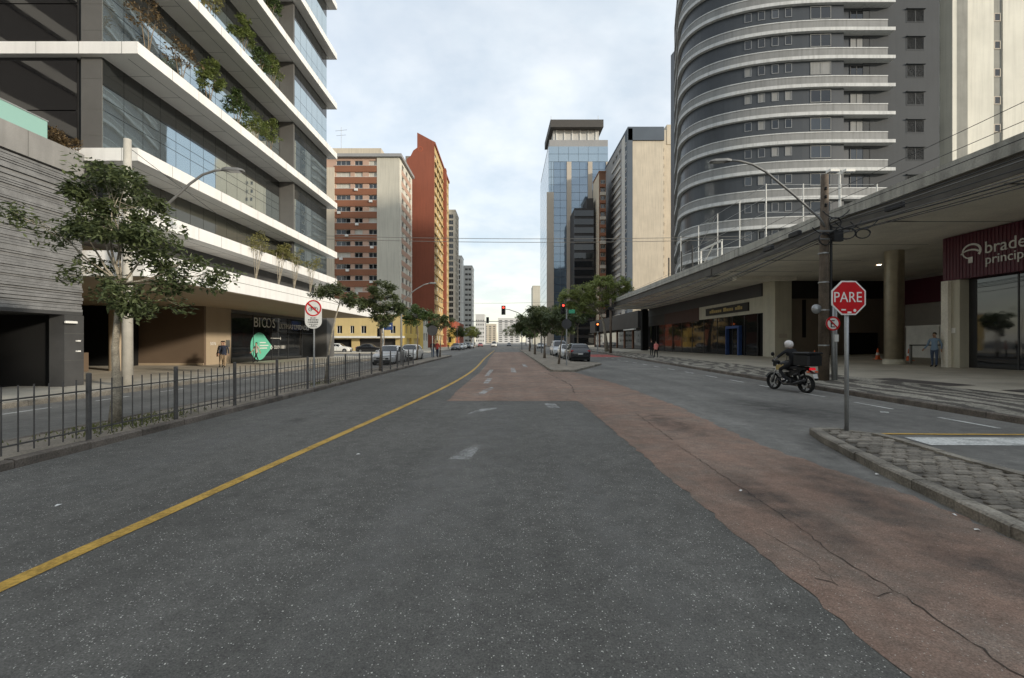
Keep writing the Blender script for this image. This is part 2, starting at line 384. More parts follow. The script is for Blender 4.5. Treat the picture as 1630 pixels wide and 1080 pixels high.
mat('rim_dark', (0.05, 0.05, 0.052), 0.4, 0.05, metal=0.6)
mat('chrome', (0.62, 0.62, 0.62), 0.18, 0.03, metal=1.0)
mat('headlamp', (0.62, 0.64, 0.66), 0.1, 0.05, spec=0.8, coat=1.0)
mat('tail_red', (0.30, 0.008, 0.010), 0.2, 0.05, coat=1.0)
mat('plate', (0.62, 0.62, 0.60), 0.6, 0.03)
mat('cone_orange', (0.66, 0.12, 0.03), 0.6, 0.05)
mat('skin', (0.42, 0.25, 0.17), 0.6, 0.05)
mat('hair', (0.030, 0.022, 0.016), 0.7, 0.2)
mat('cloth_black', (0.016, 0.016, 0.018), 0.9, 0.2)
mat('cloth_navy', (0.025, 0.032, 0.055), 0.9, 0.2)
mat('cloth_khaki', (0.30, 0.22, 0.14), 0.9, 0.1)
mat('cloth_grey', (0.30, 0.29, 0.28), 0.9, 0.1)
mat('cloth_pale', (0.52, 0.47, 0.42), 0.9, 0.1)
mat('cloth_jeans', (0.06, 0.085, 0.14), 0.9, 0.15)
mat('cloth_blue', (0.20, 0.29, 0.40), 0.9, 0.1)
mat('cloth_pink', (0.88, 0.30, 0.27), 0.9, 0.08)
mat('cloth_red', (0.42, 0.06, 0.05), 0.9, 0.1)
mat('cloth_yellow', (0.74, 0.45, 0.04), 0.9, 0.1)
mat('leather', (0.14, 0.08, 0.045), 0.6, 0.1)
mat('helmet', (0.72, 0.68, 0.66), 0.2, 0.04, coat=0.8)
leaf_mat('leaf_dark', (0.026, 0.042, 0.016), (0.130, 0.160, 0.066), 0.32)
leaf_mat('leaf_mid', (0.028, 0.052, 0.016), (0.105, 0.155, 0.045), 0.25)
leaf_mat('leaf_light', (0.070, 0.110, 0.028), (0.235, 0.275, 0.085), 0.35)
leaf_mat('leaf_plane', (0.100, 0.145, 0.040), (0.34, 0.38, 0.13), 0.4)
leaf_mat('leaf_yellow', (0.12, 0.125, 0.04), (0.30, 0.28, 0.10), 0.3)
leaf_mat('leaf_bronze', (0.075, 0.050, 0.026), (0.19, 0.13, 0.06), 0.2)
leaf_mat('grass_blade', (0.065, 0.085, 0.022), (0.17, 0.18, 0.055), 0.2)
emit('signal_red', (1.0, 0.05, 0.03), 2.5)
emit('signal_amber', (1.0, 0.20, 0.05), 2.5)
emit('brake_red', (0.7, 0.012, 0.025), 0.35)
emit('downlight', (1.0, 0.90, 0.72), 5.0)

# ------------------------------------------------------------------ building blocks
class MB:
    def __init__(s):
        s.v, s.f, s.m = [], [], []
    def add(s, vs, fs, mi=0):
        o = len(s.v); s.v += [tuple(p) for p in vs]
        for f in fs:
            s.f.append(tuple(i + o for i in f)); s.m.append(mi)
        return s
    def box(s, a, b, mi=0):
        (x0, y0, z0), (x1, y1, z1) = a, b
        return s.add([(x0,y0,z0),(x1,y0,z0),(x1,y1,z0),(x0,y1,z0),(x0,y0,z1),(x1,y0,z1),(x1,y1,z1),(x0,y1,z1)],
                     [(0,3,2,1),(4,5,6,7),(0,1,5,4),(1,2,6,5),(2,3,7,6),(3,0,4,7)], mi)
    def bbox(s, a, b, bev=0.02, mi=0):
        """box with chamfered vertical and top edges"""
        (x0, y0, z0), (x1, y1, z1) = a, b
        k = min(bev, (x1-x0)/3, (y1-y0)/3, (z1-z0)/3)
        def ring(i, z):
            return [(x0+i+k, y0+i, z),(x1-i-k, y0+i, z),(x1-i, y0+i+k, z),(x1-i, y1-i-k, z),(x1-i-k, y1-i, z),(x0+i+k, y1-i, z),(x0+i, y1-i-k, z),(x0+i, y0+i+k, z)]
        vs = ring(0, z0) + ring(0, z1-k) + ring(k, z1)
        fs = [tuple(range(7, -1, -1)), tuple(range(16, 24))]
        for r in (0, 8):
            for i in range(8):
                j = (i+1) % 8
                fs.append((r+i, r+j, r+8+j, r+8+i))
        return s.add(vs, fs, mi)
    def prism(s, poly, z0, z1, mi=0):
        n = len(poly)
        vs = [(p[0], p[1], z0) for p in poly] + [(p[0], p[1], z1) for p in poly]
        fs = [tuple(range(n-1, -1, -1)), tuple(range(n, 2*n))] + [(i, (i+1) % n, n+(i+1) % n, n+i) for i in range(n)]
        return s.add(vs, fs, mi)
    def tube(s, path, r, n=6, mi=0, cap=True):
        path = [Vector(p) for p in path]
        rs = r if isinstance(r, (list, tuple)) else [r]*len(path)
        rings, up = [], None
        for i, p in enumerate(path):
            d = (path[min(i+1, len(path)-1)] - path[max(i-1, 0)])
            d = d.normalized() if d.length > 1e-9 else Vector((0,0,1))
            if up is None:
                up = Vector((1,0,0)) if abs(d.z) > 0.9 else Vector((0,0,1))
            a = d.cross(up)
            if a.length < 1e-5:
                a = d.cross(Vector((0,1,0.3)))
            a.normalize(); b = a.cross(d).normalized(); up = b
            rings.append([p + (a*math.cos(2*math.pi*k/n) + b*math.sin(2*math.pi*k/n))*rs[i] for k in range(n)])
        vs = [q for rg in rings for q in rg]
        fs = []
        for i in range(len(path)-1):
            for k in range(n):
                fs.append((i*n+k, i*n+(k+1) % n, (i+1)*n+(k+1) % n, (i+1)*n+k))
        if cap:
            fs.append(tuple(range(n-1, -1, -1))); fs.append(tuple(range((len(path)-1)*n, len(path)*n)))
        return s.add(vs, fs, mi)
    def lathe(s, prof, c=(0,0,0), axis='z', n=16, mi=0):
        vs = []
        for (r, h) in prof:
            for k in range(n):
                a = 2*math.pi*k/n; x, y = r*math.cos(a), r*math.sin(a)
                p = (x, y, h) if axis == 'z' else ((h, x, y) if axis == 'x' else (x, h, y))
                vs.append((c[0]+p[0], c[1]+p[1], c[2]+p[2]))
        fs = []
        for i in range(len(prof)-1):
            for k in range(n):
                fs.append((i*n+k, i*n+(k+1) % n, (i+1)*n+(k+1) % n, (i+1)*n+k))
        return s.add(vs, fs, mi)
    def disc(s, c, r, axis='y', n=20, mi=0, r2=0.0, t=0.004):
        """flat round plate or ring, thickness t along axis"""
        if r2 > 0:
            return s.lathe([(r2, 0), (r, 0), (r, t), (r2, t), (r2, 0)], c, axis, n, mi)
        return s.lathe([(0.0001, 0), (r, 0), (r, t), (0.0001, t)], c, axis, n, mi)
    def mesh(s, name, mats, smooth=False):
        me = bpy.data.meshes.new(name)
        me.from_pydata(s.v, [], s.f)
        for m in mats:
            me.materials.append(MATS[m])
        if len(mats) > 1:
            me.polygons.foreach_set('material_index', s.m)
        if smooth:
            me.polygons.foreach_set('use_smooth', [True]*len(s.f))
        me.validate(); me.update()
        return me
    def recalc(s):
        bm = bmesh.new()
        vs = [bm.verts.new(p) for p in s.v]
        for f, mi in zip(s.f, s.m):
            try:
                q = bm.faces.new([vs[i] for i in f]); q.material_index = mi
            except ValueError:
                pass
        bmesh.ops.remove_doubles(bm, verts=bm.verts, dist=1e-5)
        bmesh.ops.recalc_face_normals(bm, faces=bm.faces)
        bm.verts.index_update()
        s.v = [tuple(v.co) for v in bm.verts]
        s.f = [tuple(v.index for v in f.verts) for f in bm.faces]
        s.m = [f.material_index for f in bm.faces]
        bm.free()
        return s
def link(name, me, parent=None, loc=(0,0,0), rz=0.0, world=True):
    """one object; a part given in world coordinates stays put under its thing"""
    o = bpy.data.objects.new(name, me)
    COL.objects.link(o)
    o.location = loc; o.rotation_euler = (0, 0, rz)
    if parent is not None:
        o.parent = parent
        if world:
            o.matrix_parent_inverse = basis(parent).inverted()
    return o
def basis(o):
    m = Matrix.Translation(o.location) @ o.rotation_euler.to_matrix().to_4x4()
    if o.parent is not None:
        m = basis(o.parent) @ o.matrix_parent_inverse @ m
    return m
def tag(o, label, cat, group=None, kind=None):
    if label: o['label'] = label
    if cat: o['category'] = cat
    if group: o['group'] = group
    if kind: o['kind'] = kind
    return o
def thing(name, loc, label, cat, group=None, rz=0.0):
    o = bpy.data.objects.new(name, None); COL.objects.link(o)
    o.empty_display_size = 0.3
    o.location = loc; o.rotation_euler = (0, 0, rz)
    return tag(o, label, cat, group)
def part(name, mb, mats, parent, smooth=False, world=True, loc=(0,0,0), rz=0.0):
    if isinstance(mats, str): mats = [mats]
    return link(name, mb.mesh(name, mats, smooth), parent, loc, rz, world)
def struct(name, mb, mats, parent=None):
    o = part(name, mb, mats, parent)
    if parent is None: o['kind'] = 'structure'
    return o
def boxpart(name, a, b, m, parent):
    return part(name, MB().box(a, b), [m], parent)
def copy_tree(o, parent=None):
    c = o.copy(); COL.objects.link(c); c.parent = parent
    for ch in o.children:
        copy_tree(ch, c)
    return c
_txt = {}
def text_mesh(s, size, depth, m):
    key = (s, size, depth, m)
    if key not in _txt:
        cu = bpy.data.curves.new('lettering', 'FONT')
        cu.body = s; cu.size = size; cu.extrude = depth; cu.resolution_u = 3
        o = bpy.data.objects.new('lettering', cu); COL.objects.link(o)
        dg = bpy.context.evaluated_depsgraph_get()
        me = bpy.data.meshes.new_from_object(o.evaluated_get(dg))
        bpy.data.objects.remove(o); 
        me.materials.clear(); me.materials.append(MATS[m])
        _txt[key] = me
    return _txt[key]
def text(name, s, size, m, parent, loc, rz=0.0, depth=0.004, sx=1.0):
    """lettering standing upright; rz = 0 faces -Y, 90 deg faces +X, -90 deg faces -X"""
    o = bpy.data.objects.new(name, text_mesh(s, size, depth, m)); COL.objects.link(o)
    o.location = loc; o.rotation_euler = (R(90), 0, rz); o.scale = (sx, 1, 1)
    if parent is not None:
        o.parent = parent; o.matrix_parent_inverse = basis(parent).inverted()
    return o

# ---- walls with real openings
def facade(parent, name, O, rz, Wd, H, openings, depth, mats, base=0.0):
    """wall sheet, u to the right and z up as seen from outside; openings (u0,u1,v0,v1) get reveals of the given depth"""
    us = sorted({0.0, Wd} | {o[0] for o in openings} | {o[1] for o in openings})
    vs_ = sorted({base, H} | {o[2] for o in openings} | {o[3] for o in openings})
    ops = {}
    for o in openings:
        ops.setdefault((o[2], o[3]), []).append(o)
    mb = MB()
    for j in range(len(vs_)-1):
        v0, v1 = vs_[j], vs_[j+1]; vc = (v0+v1)/2
        row = [o for k, l in ops.items() if k[0] < vc < k[1] for o in l]
        run = None
        for i in range(len(us)-1):
            uc = (us[i]+us[i+1])/2
            hole = any(o[0] < uc < o[1] for o in row)
            if not hole and run is None: run = us[i]
            if hole and run is not None:
                mb.add([(run,0,v0),(us[i],0,v0),(us[i],0,v1),(run,0,v1)], [(0,1,2,3)]); run = None
        if run is not None:
            mb.add([(run,0,v0),(Wd,0,v0),(Wd,0,v1),(run,0,v1)], [(0,1,2,3)])
    for (u0,u1,v0,v1) in openings:
        d = depth
        mb.add([(u0,0,v0),(u1,0,v0),(u1,0,v1),(u0,0,v1),(u0,d,v0),(u1,d,v0),(u1,d,v1),(u0,d,v1)],
               [(0,4,5,1),(1,5,6,2),(2,6,7,3),(3,7,4,0)])
    o = part(name, mb, mats, parent, loc=O, rz=rz)
    return o
_win = {}
def window_mesh(w, h, panels, frame, pane, fw=0.06):
    key = (round(w,2), round(h,2), panels, frame, pane, fw)
    if key not in _win:
        mb = MB()
        mb.box((0,0,0),(fw,0.06,h)); mb.box((w-fw,0,0),(w,0.06,h))
        mb.box((fw,0,0),(w-fw,0.06,fw)); mb.box((fw,0,h-fw),(w-fw,0.06,h))
        for k in range(1, panels):
            x = w*k/panels
            mb.box((x-fw/2,0.005,fw),(x+fw/2,0.055,h-fw))
        mb.box((fw,0.03,fw),(w-fw,0.045,h-fw), 1)
        _win[key] = mb.mesh('window', [frame, pane])
    return _win[key]
def wall_point(O, rz, u, d, v):
    c, s = math.cos(rz), math.sin(rz)
    return (O[0] + c*u - s*d, O[1] + s*u + c*d, O[2] + v)
def window(parent, O, rz, u0, u1, v0, v1, d, panels=2, frame='frame_grey', pane='glass_window', name='window', fw=0.06):
    me = window_mesh(u1-u0-0.004, v1-v0-0.004, panels, frame, pane, fw)
    return link(name, me, parent, wall_point(O, rz, u0+0.002, d, v0+0.002), rz)
# ================================================================== ground, roads, pavements
def sheet(name, poly, z, m, kind='structure', parent=None):
    mb = MB(); mb.add([(p[0], p[1], z) for p in poly], [tuple(range(len(poly)))])
    o = part(name, mb, [m], parent)
    if parent is None: o['kind'] = kind
    return o
sheet('ground', [(-2500,-1500),(2500,-1500),(2500,3500),(-2500,3500)], -0.03, 'ground')
def right_kerb(y): return 10.05 + 0.062*y if y < 90 else 15.63
road = sheet('road', [(-12.8,-60),(18,-60),(18,420),(-12.8,420)], 0.0, 'asphalt_old')
# newer dark patch in the lane in front; its far end is saw-cut across the lane, its right edge runs straight along the old red strip
def ribbon(pts, w, z, m, name, parent=road, jit=0.0):
    mb = MB(); vs_, n = [], len(pts)
    for i, p in enumerate(pts):
        a, b = Vector(pts[max(i-1,0)]), Vector(pts[min(i+1,n-1)])
        d = (b-a).normalized(); q = Vector((-d.y, d.x))*w/2
        e = 1 + (rnd.uniform(-jit, jit) if jit else 0)
        vs_ += [(p[0]+q.x*e, p[1]+q.y*e, z), (p[0]-q.x*e, p[1]-q.y*e, z)]
    mb.add(vs_, [(2*i, 2*i+1, 2*i+3, 2*i+2) for i in range(n-1)])
    return part(name, mb, [m], parent)
def wobble(pts, step, amp):
    out = []
    for a, b in zip(pts, pts[1:]):
        a, b = Vector(a), Vector(b); n = max(1, int((b-a).length/step))
        for k in range(n):
            p = a.lerp(b, k/n); out.append((p.x+rnd.uniform(-amp, amp), p.y+rnd.uniform(-amp, amp)))
    out.append(tuple(pts[-1])); return out
left_edge = [(12.7,-1.75),(17.3,-1.75),(24,-1.55),(34,-1.6),(46,-1.9),(75,-2.2)]
right_edge = [(-20,4.1),(2,4.22),(3.6,4.34),(4.6,4.45),(5.8,4.35),(7.2,4.15),(11.6,4.5),(18.3,4.45),(24.9,3.75),(25.2,2.46),(75,2.46)]
def lerp_y(tab, yv):
    for (a, xa), (b_, xb) in zip(tab, tab[1:]):
        if a <= yv <= b_: return xa+(xb-xa)*(yv-a)/(b_-a)
    return tab[-1][1] if yv > tab[-1][0] else tab[0][1]
def rows_sheet(name, left, right, y0, y1, step, z, m, jl=0.0, jr=0.0):
    vs_, k = [], 0; yv = y0
    while True:
        vs_ += [(left(yv)+rnd.uniform(-jl,jl), yv, z), (right(yv)+rnd.uniform(-jr,jr), yv, z)]
        if yv >= y1: break
        yv = min(y1, yv+step)
    n = len(vs_)//2
    return part(name, MB().add(vs_, [(2*i_,2*i_+1,2*i_+3,2*i_+2) for i_ in range(n-1)]), [m], road)
rows_sheet('red_strip', lambda v: 2.03, lambda v: lerp_y(right_edge, v), -20, 12.68, 0.12, 0.006, 'asphalt_red', 0.030, 0.06)
rows_sheet('red_pavement', lambda v: lerp_y(left_edge, v), lambda v: lerp_y(right_edge, v), 12.68, 75, 0.3, 0.006, 'asphalt_red', 0.03, 0.04)
rows_sheet('asphalt_patch', lambda v: -6.58, lambda v: 2.025, -20, 12.66, 0.7, 0.004, 'asphalt_new')
yleft = [(12.66,-1.95),(17,-2.0),(24,-1.9),(34,-1.95),(46,-2.2),(90,-2.6)]
rows_sheet('asphalt_patch', lambda v: -6.58, lambda v: lerp_y(yleft, v)+0.3, 12.67, 90, 2.0, 0.004, 'asphalt_new')

yl = [(-3.78,-8),(-3.60,1),(-3.50,3.0),(-3.38,4.4),(-3.25,5.95),(-3.08,7.8),(-2.89,9.9),(-2.62,13),(-2.34,17),(-2.14,22),(-2.08,28),(-2.20,36),(-2.36,44),(-2.50,60),(-2.7,90)]
def smooth(pts, n=6):
    out = []
    P = [Vector(p) for p in pts]
    for i in range(len(P)-1):
        p0, p1, p2, p3 = P[max(i-1,0)], P[i], P[i+1], P[min(i+2,len(P)-1)]
        for k in range(n):
            t = k/n
            out.append(tuple(0.5*((2*p1)+(-p0+p2)*t+(2*p0-5*p1+4*p2-p3)*t*t+(-p0+3*p1-3*p2+p3)*t**3)))
    out.append(tuple(P[-1])); return out
ribbon(smooth(yl), 0.145, 0.011, 'yellow_paint', 'yellow_line')
def dash(x0, y0, x1, y1, w, name='lane_dash', m='white_paint', z=0.009):
    return ribbon([(x0,y0),((x0+x1)/2,(y0+y1)/2),(x1,y1)], w, z, m, name)
y = 1.2
while y < 62:
    x = 9.42 + 0.029*y
    dash(x, y, x+0.03, y+1.25, 0.10); y += 2.48 if y < 20 else 2.9
dash(9.05, 10.55, 9.2, 10.75, 0.16, 'paint_fleck')
y = 5.6
while y < 46:
    dash(-11.85, y, -11.85, y+1.1, 0.10); y += 2.35
dash(-8.6, 4, -8.6, 30, 0.08, 'edge_line', 'faint_paint')
# worn arrows left over in the lane
def patch(pts, m, name, z=0.010):
    mb = MB(); mb.add([(p[0], p[1], z) for p in pts], [tuple(range(len(pts)))]); return part(name, mb, [m], road)
patch([(-0.86,6.35),(-0.55,6.35),(-0.46,6.95),(-0.42,7.25),(-0.66,7.0)], 'faint_paint', 'worn_arrow')
patch([(-0.95,10.3),(-0.62,10.75),(-0.28,11.15),(-0.28,11.35),(-0.62,11.2),(-0.85,10.75)], 'faint_paint', 'worn_arrow')
patch([(1.05,11.3),(1.35,11.3),(1.3,12.1),(1.02,12.1)], 'faint_paint', 'worn_bar')
patch([(-1.0,14.2),(-0.78,14.2),(-0.5,16.2),(-0.6,16.6),(-0.85,15.6)], 'faint_paint', 'worn_arrow')
patch([(-1.0,18),(-0.8,18),(-0.7,20.5),(-0.95,20.5)], 'faint_paint', 'worn_arrow')
patch([(-1.15,22),(-0.95,22),(-0.85,27),(-1.1,27)], 'faint_paint', 'worn_bar')
patch([(0.2,24.5),(0.5,24.5),(0.45,29),(0.2,29)], 'faint_paint', 'worn_bar')
patch([(1.1,30),(1.4,30),(1.35,34),(1.1,34)], 'faint_paint', 'worn_bar')
# dusty tracks and darker stains, soft at the rim
disc_me = {}
_zs = [0.0115]
def stain(x, y, rx, ry, m, name, rz=0.0):
    if m not in disc_me:
        mb = MB(); n = 28
        mb.add([(math.cos(2*math.pi*k/n), math.sin(2*math.pi*k/n), 0) for k in range(n)], [tuple(range(n))])
        disc_me[m] = mb.mesh('stain', [m])
    _zs[0] += 0.0004
    o = link(name, disc_me[m], road, (x, y, _zs[0]), rz); o.scale = (rx, ry, 1); return o
stain(-0.5, 7.0, 0.9, 6.0, 'dust_stain', 'dust_stain'); stain(1.5, 9.5, 0.7, 3.5, 'dust_stain', 'dust_stain'); stain(-0.1, 10.0, 0.5, 4.0, 'dust_stain', 'dust_stain'); stain(-1.0, 4.5, 0.45, 4.0, 'dust_stain', 'dust_stain', -0.06); stain(0.9, 4.5, 0.45, 4.0, 'dust_stain', 'dust_stain', 0.05); stain(-5.0, 8.0, 0.9, 6.0, 'dust_stain', 'dust_stain')
stain(7.0, 11.2, 1.5, 3.0, 'oil_stain', 'oil_stain', 0.3); stain(5.0, 6.9, 0.45, 1.3, 'oil_stain', 'oil_stain', -0.35); stain(3.6, 3.2, 0.5, 0.9, 'oil_stain', 'oil_stain', 0.2)
stain(2.8, 4.6, 0.45, 1.6, 'oil_stain', 'oil_stain'); stain(-4.6, 9.5, 0.35, 0.35, 'oil_stain', 'oil_stain'); stain(3.9, 5.0, 0.6, 1.8, 'oil_stain', 'oil_stain', -0.2); stain(3.4, 9.2, 0.7, 2.0, 'oil_stain', 'oil_stain', 0.1)

patch([(6.95,7.22),(11.2,7.15),(11.2,7.75),(7.05,7.82)], 'white_paint', 'stop_bar')
ribbon(wobble([(6.75,8.12),(11.2,7.98)], 0.25, 0.012), 0.10, 0.012, 'yellow_paint', 'yellow_edge')
patch([(9.6,50),(13.0,50),(13.6,60),(10.0,60)], 'red_paint', 'red_crossing')
# cracks along the red strip
def crack(pts, w, step=0.07, amp=0.018):
    return ribbon(wobble(pts, step, amp), w, 0.0105, 'crack', 'crack', jit=0.7)
crack([(2.80,7.2),(2.72,5.4),(2.69,4.27),(2.60,3.5),(2.64,2.93),(2.60,2.2),(2.62,1.0)], 0.008)
crack([(2.62,2.98),(2.46,2.93),(2.32,3.05),(2.20,3.15)], 0.006)
crack([(2.30,3.05),(2.36,3.4),(2.28,3.9)], 0.005)
crack([(3.05,10.5),(2.95,9.0),(2.85,7.6)], 0.012)
crack([(2.2,14.5),(2.5,17),(2.4,20),(2.1,25)], 0.03, 0.2, 0.05)

def kerb_run(parent, pts, w, h, m, L=0.9, inward=1, gap=0.012, z0=-0.02):
    """separate kerb stones along a line of points on the road face; the stone lies to the left of travel for inward = 1"""
    P = [Vector(p) for p in pts]
    acc = [0.0]
    for a, b in zip(P, P[1:]): acc.append(acc[-1] + (b-a).length)
    def at(s):
        for i in range(len(P)-1):
            if s <= acc[i+1] + 1e-9:
                return P[i].lerp(P[i+1], (s-acc[i])/max(acc[i+1]-acc[i], 1e-9))
        return P[-1]
    s = 0.0
    while s < acc[-1]-0.05:
        e = min(acc[-1], s + L*rnd.uniform(0.9, 1.1))
        a, b = at(s+gap/2), at(e-gap/2)
        d = (b-a).normalized(); nrm = Vector((-d.y, d.x))*w*inward
        hh = h + rnd.uniform(-0.008, 0.008); o = rnd.uniform(-0.008, 0.008)
        a = a + nrm.normalized()*o; b = b + nrm.normalized()*(o+rnd.uniform(-0.006, 0.006)); ch = nrm.normalized()*0.025
        vs_ = [(a.x,a.y,z0),(b.x,b.y,z0),(b.x+nrm.x,b.y+nrm.y,z0),(a.x+nrm.x,a.y+nrm.y,z0),
               (a.x,a.y,hh-0.02),(b.x,b.y,hh-0.02),(b.x+nrm.x,b.y+nrm.y,hh),(a.x+nrm.x,a.y+nrm.y,hh),(a.x+ch.x,a.y+ch.y,hh),(b.x+ch.x,b.y+ch.y,hh)]
        fs = [(0,1,5,4),(4,5,9,8),(8,9,6,7),(2,3,7,6),(1,2,6,9,5),(3,0,4,8,7)]
        if inward < 0: fs = [tuple(reversed(f)) for f in fs]
        part('kerb_stone', MB().add(vs_, fs), [m], parent)
        s = e

# ---- left median with the fence
lm = struct('median_left', MB().prism([(-8.05,-20),(-6.78,-20),(-6.78,52.5),(-7.0,54),(-8.05,54)], -0.02, 0.105), ['median_soil'])
kerb_run(lm, [(-6.62,-2),(-6.62,8),(-6.60,20),(-6.62,52.3),(-6.95,54.1),(-8.0,54.2)], 0.15, 0.125, 'kerb', 1.0, 1)
kerb_run(lm, [(-8.2,-2),(-8.2,54.2)], 0.14, 0.115, 'kerb', 2.0, -1)

# ---- left pavement
ls = struct('sidewalk_left', MB().box((-60,-60,-0.02),(-12.95,50,0.145)), ['sidewalk_left'])
kerb_run(ls, [(-12.8,2),(-12.8,50)], 0.14, 0.15, 'kerb_pale', 1.6, 1)
struct('sidewalk_far_left', MB().box((-80,66,-0.02),(-12.9,330,0.14)), ['sidewalk_left'])
# ---- right pavement rises gently to the building line
def plaza_z(x, y): return 0.14 + 0.03*max(0.0, x - right_kerb(y))
mb = MB(); rows = []
ys = [-60,-20,0] + [3*i for i in range(1, 31)] + [330]
for yy in ys:
    k = right_kerb(yy) + 0.14
    rows.append([(k, yy, 0.145), (k+3.3, yy, plaza_z(k+3.3, yy)), (k+5.2, yy, plaza_z(k+5.2, yy)), (48, yy, plaza_z(48, yy))])
def strip(c0, c1, name, m, parent):
    mb = MB(); n = len(rows)
    mb.add([r[c] for r in rows for c in (c0, c1)], [(2*i, 2*i+1, 2*i+3, 2*i+2) for i in range(n-1)])
    return part(name, mb, [m], parent)
mb = MB(); n = len(rows)
mb.add([(q[0], q[1], q[2]-0.004) for r in rows for q in r], [(4*i+c, 4*i+c+1, 4*i+c+5, 4*i+c+4) for i in range(n-1) for c in range(3)])
rs = struct('sidewalk_right', mb, ['plaza'])
strip(0, 1, 'stone_mosaic', 'petit_pave', rs)
kerb_run(rs, [(right_kerb(yy), yy) for yy in range(0, 91, 3)], 0.15, 0.15, 'kerb', 1.1, -1)
# a darker run of repaired setts between mosaic and plain paving
mb = MB()
for (xa, ya, xb, yb, w) in ((14.6,8.2,15.2,13.2,0.8),(15.0,14.5,14.9,17.5,0.9),(13.6,17.8,14.5,21,0.5)):
    mb.add([(xa-w/2,ya,plaza_z(xa-w/2,ya)+0.006),(xa+w/2,ya,plaza_z(xa+w/2,ya)+0.006),(xb+w/2,yb,plaza_z(xb+w/2,yb)+0.006),(xb-w/2,yb,plaza_z(xb-w/2,yb)+0.006)], [(0,1,2,3)])
part('repaired_setts', mb, ['dark_setts'], rs)

# ---- stop-sign island, paved with setts
isl = [(4.12,-6),(4.20,1.5),(4.34,3.7),(4.54,4.51),(4.84,5.87),(5.18,7.0),(5.40,7.75),(5.56,8.10),(5.80,8.22),(6.12,8.10),(6.42,7.80),(6.52,7.45),(6.40,6.6),(6.30,5.6),(6.22,4.0),(6.15,-6)]
def inset(poly, d):
    n = len(poly); out = []
    for i in range(n):
        a, b, c = Vector(poly[i-1]), Vector(poly[i]), Vector(poly[(i+1) % n])
        n1_ = (b-a).normalized(); n2_ = (c-b).normalized()
        m1_ = Vector((n1_.y, -n1_.x)); m2_ = Vector((n2_.y, -n2_.x))
        m_ = (m1_+m2_).normalized(); out.append(tuple(b + m_*d/max(0.5, m_.dot(m1_))))
    return out
ist = struct('traffic_island', MB().prism(list(reversed(inset(isl, 0.10))), -0.02, 0.085).recalc(), ['mortar'])
kerb_run(ist, isl, 0.16, 0.125, 'kerb_pale', 0.62, -1)
inn = inset(isl, 0.175)
def inside(p, poly):
    c = False; n = len(poly)
    for i in range(n):
        a, b = poly[i], poly[i-1]
        if (a[1] > p[1]) != (b[1] > p[1]) and p[0] < (b[0]-a[0])*(p[1]-a[1])/(b[1]-a[1]) + a[0]: c = not c
    return c
setts = [MB().bbox((-0.088,-0.047,0),(0.088,0.047,0.045), 0.012).mesh('paving_sett', ['sett']), MB().bbox((-0.075,-0.05,0),(0.075,0.05,0.045), 0.016).mesh('paving_sett', ['sett']),
         MB().bbox((-0.092,-0.044,0),(0.092,0.044,0.045), 0.010).mesh('paving_sett', ['sett'])]
spots = []
yy, row = 3.2, 0
while yy < 8.1:
    xx = 4.2 + (row % 2)*0.095
    while xx < 6.6:
        if all(inside((xx+a, yy+b), inn) for a in (-0.08, 0.08) for b in (-0.045, 0.045)): spots.append((xx, yy))
        xx += 0.19
    yy += 0.107; row += 1
vis = [p for p in spots if (p[0])/p[1] < 1.20]
vis = sorted(vis, key=lambda p: p[1])[:298]
for (xx, yy) in vis:
    o = link('paving_sett', rnd.choice(setts), ist, (xx+rnd.uniform(-.008,.008), yy+rnd.uniform(-.006,.006), 0.068+rnd.uniform(-.007,.007)), rnd.uniform(-.06,.06))
rest = MB()
for (xx, yy) in spots:
    if (xx, yy) not in vis: rest.bbox((xx-.088,yy-.047,0.068),(xx+.088,yy+.047,0.110+rnd.uniform(-.006,.006)), 0.012)
yy = -5.5
while yy < 3.15:
    xx = 4.25
    while xx < 6.2:
        if inside((xx-.09, yy), inn) and inside((xx+.09, yy), inn): rest.bbox((xx-.088,yy-.047,0.068),(xx+.088,yy+.047,0.110+rnd.uniform(-.006,.006)), 0.012)
        xx += 0.19
    yy += 0.107
o = part('paving_setts_rest', rest, ['sett'], ist); o['kind'] = 'stuff'
# scraps of litter along the island kerb
for i, (xx, yy, l) in enumerate(((4.72,5.62,'white paper scrap in the gutter below the island kerb'),(4.37,4.30,'crumpled pale wrapper in the gutter by the island'),(4.22,3.95,'small white scrap against the island kerb near the frame edge'),(2.65,5.0,'white fleck of paper lying by the crack in the red paving'))):
    mb = MB(); k = 0.02
    mb.add([(-k,-k*.6,0.0),(k,-k*.7,0.006),(k*1.1,k*.5,0.0),(0,k*.9,0.012),(-k,k*.5,0.002),(-k*.2,0,0.014)], [(0,1,5),(1,2,5),(2,3,5),(3,4,5),(4,0,5)])
    tag(part('litter_scrap', mb, ['sign_white'], None, loc=(xx, yy, 0.012), rz=i*1.3), l, 'litter', 'litter scraps on the road')
for i, (xx, yy, l) in enumerate(((-2.25,6.62,'white scrap of paper on dark asphalt beside the yellow line'),(-4.65,4.55,'tiny white scrap lying left of the yellow line'))):
    mb = MB(); k = 0.028
    mb.add([(-k,-k*.4,0.0),(k,-k*.5,0.006),(k*1.1,k*.5,0.0),(0,k*.6,0.012),(-k,k*.3,0.002),(-k*.2,0,0.014)], [(0,1,5),(1,2,5),(2,3,5),(3,4,5),(4,0,5)])
    tag(part('litter_scrap', mb, ['sign_white'], None, loc=(xx, yy, 0.012), rz=i*1.3), l, 'litter', 'litter scraps on the road')

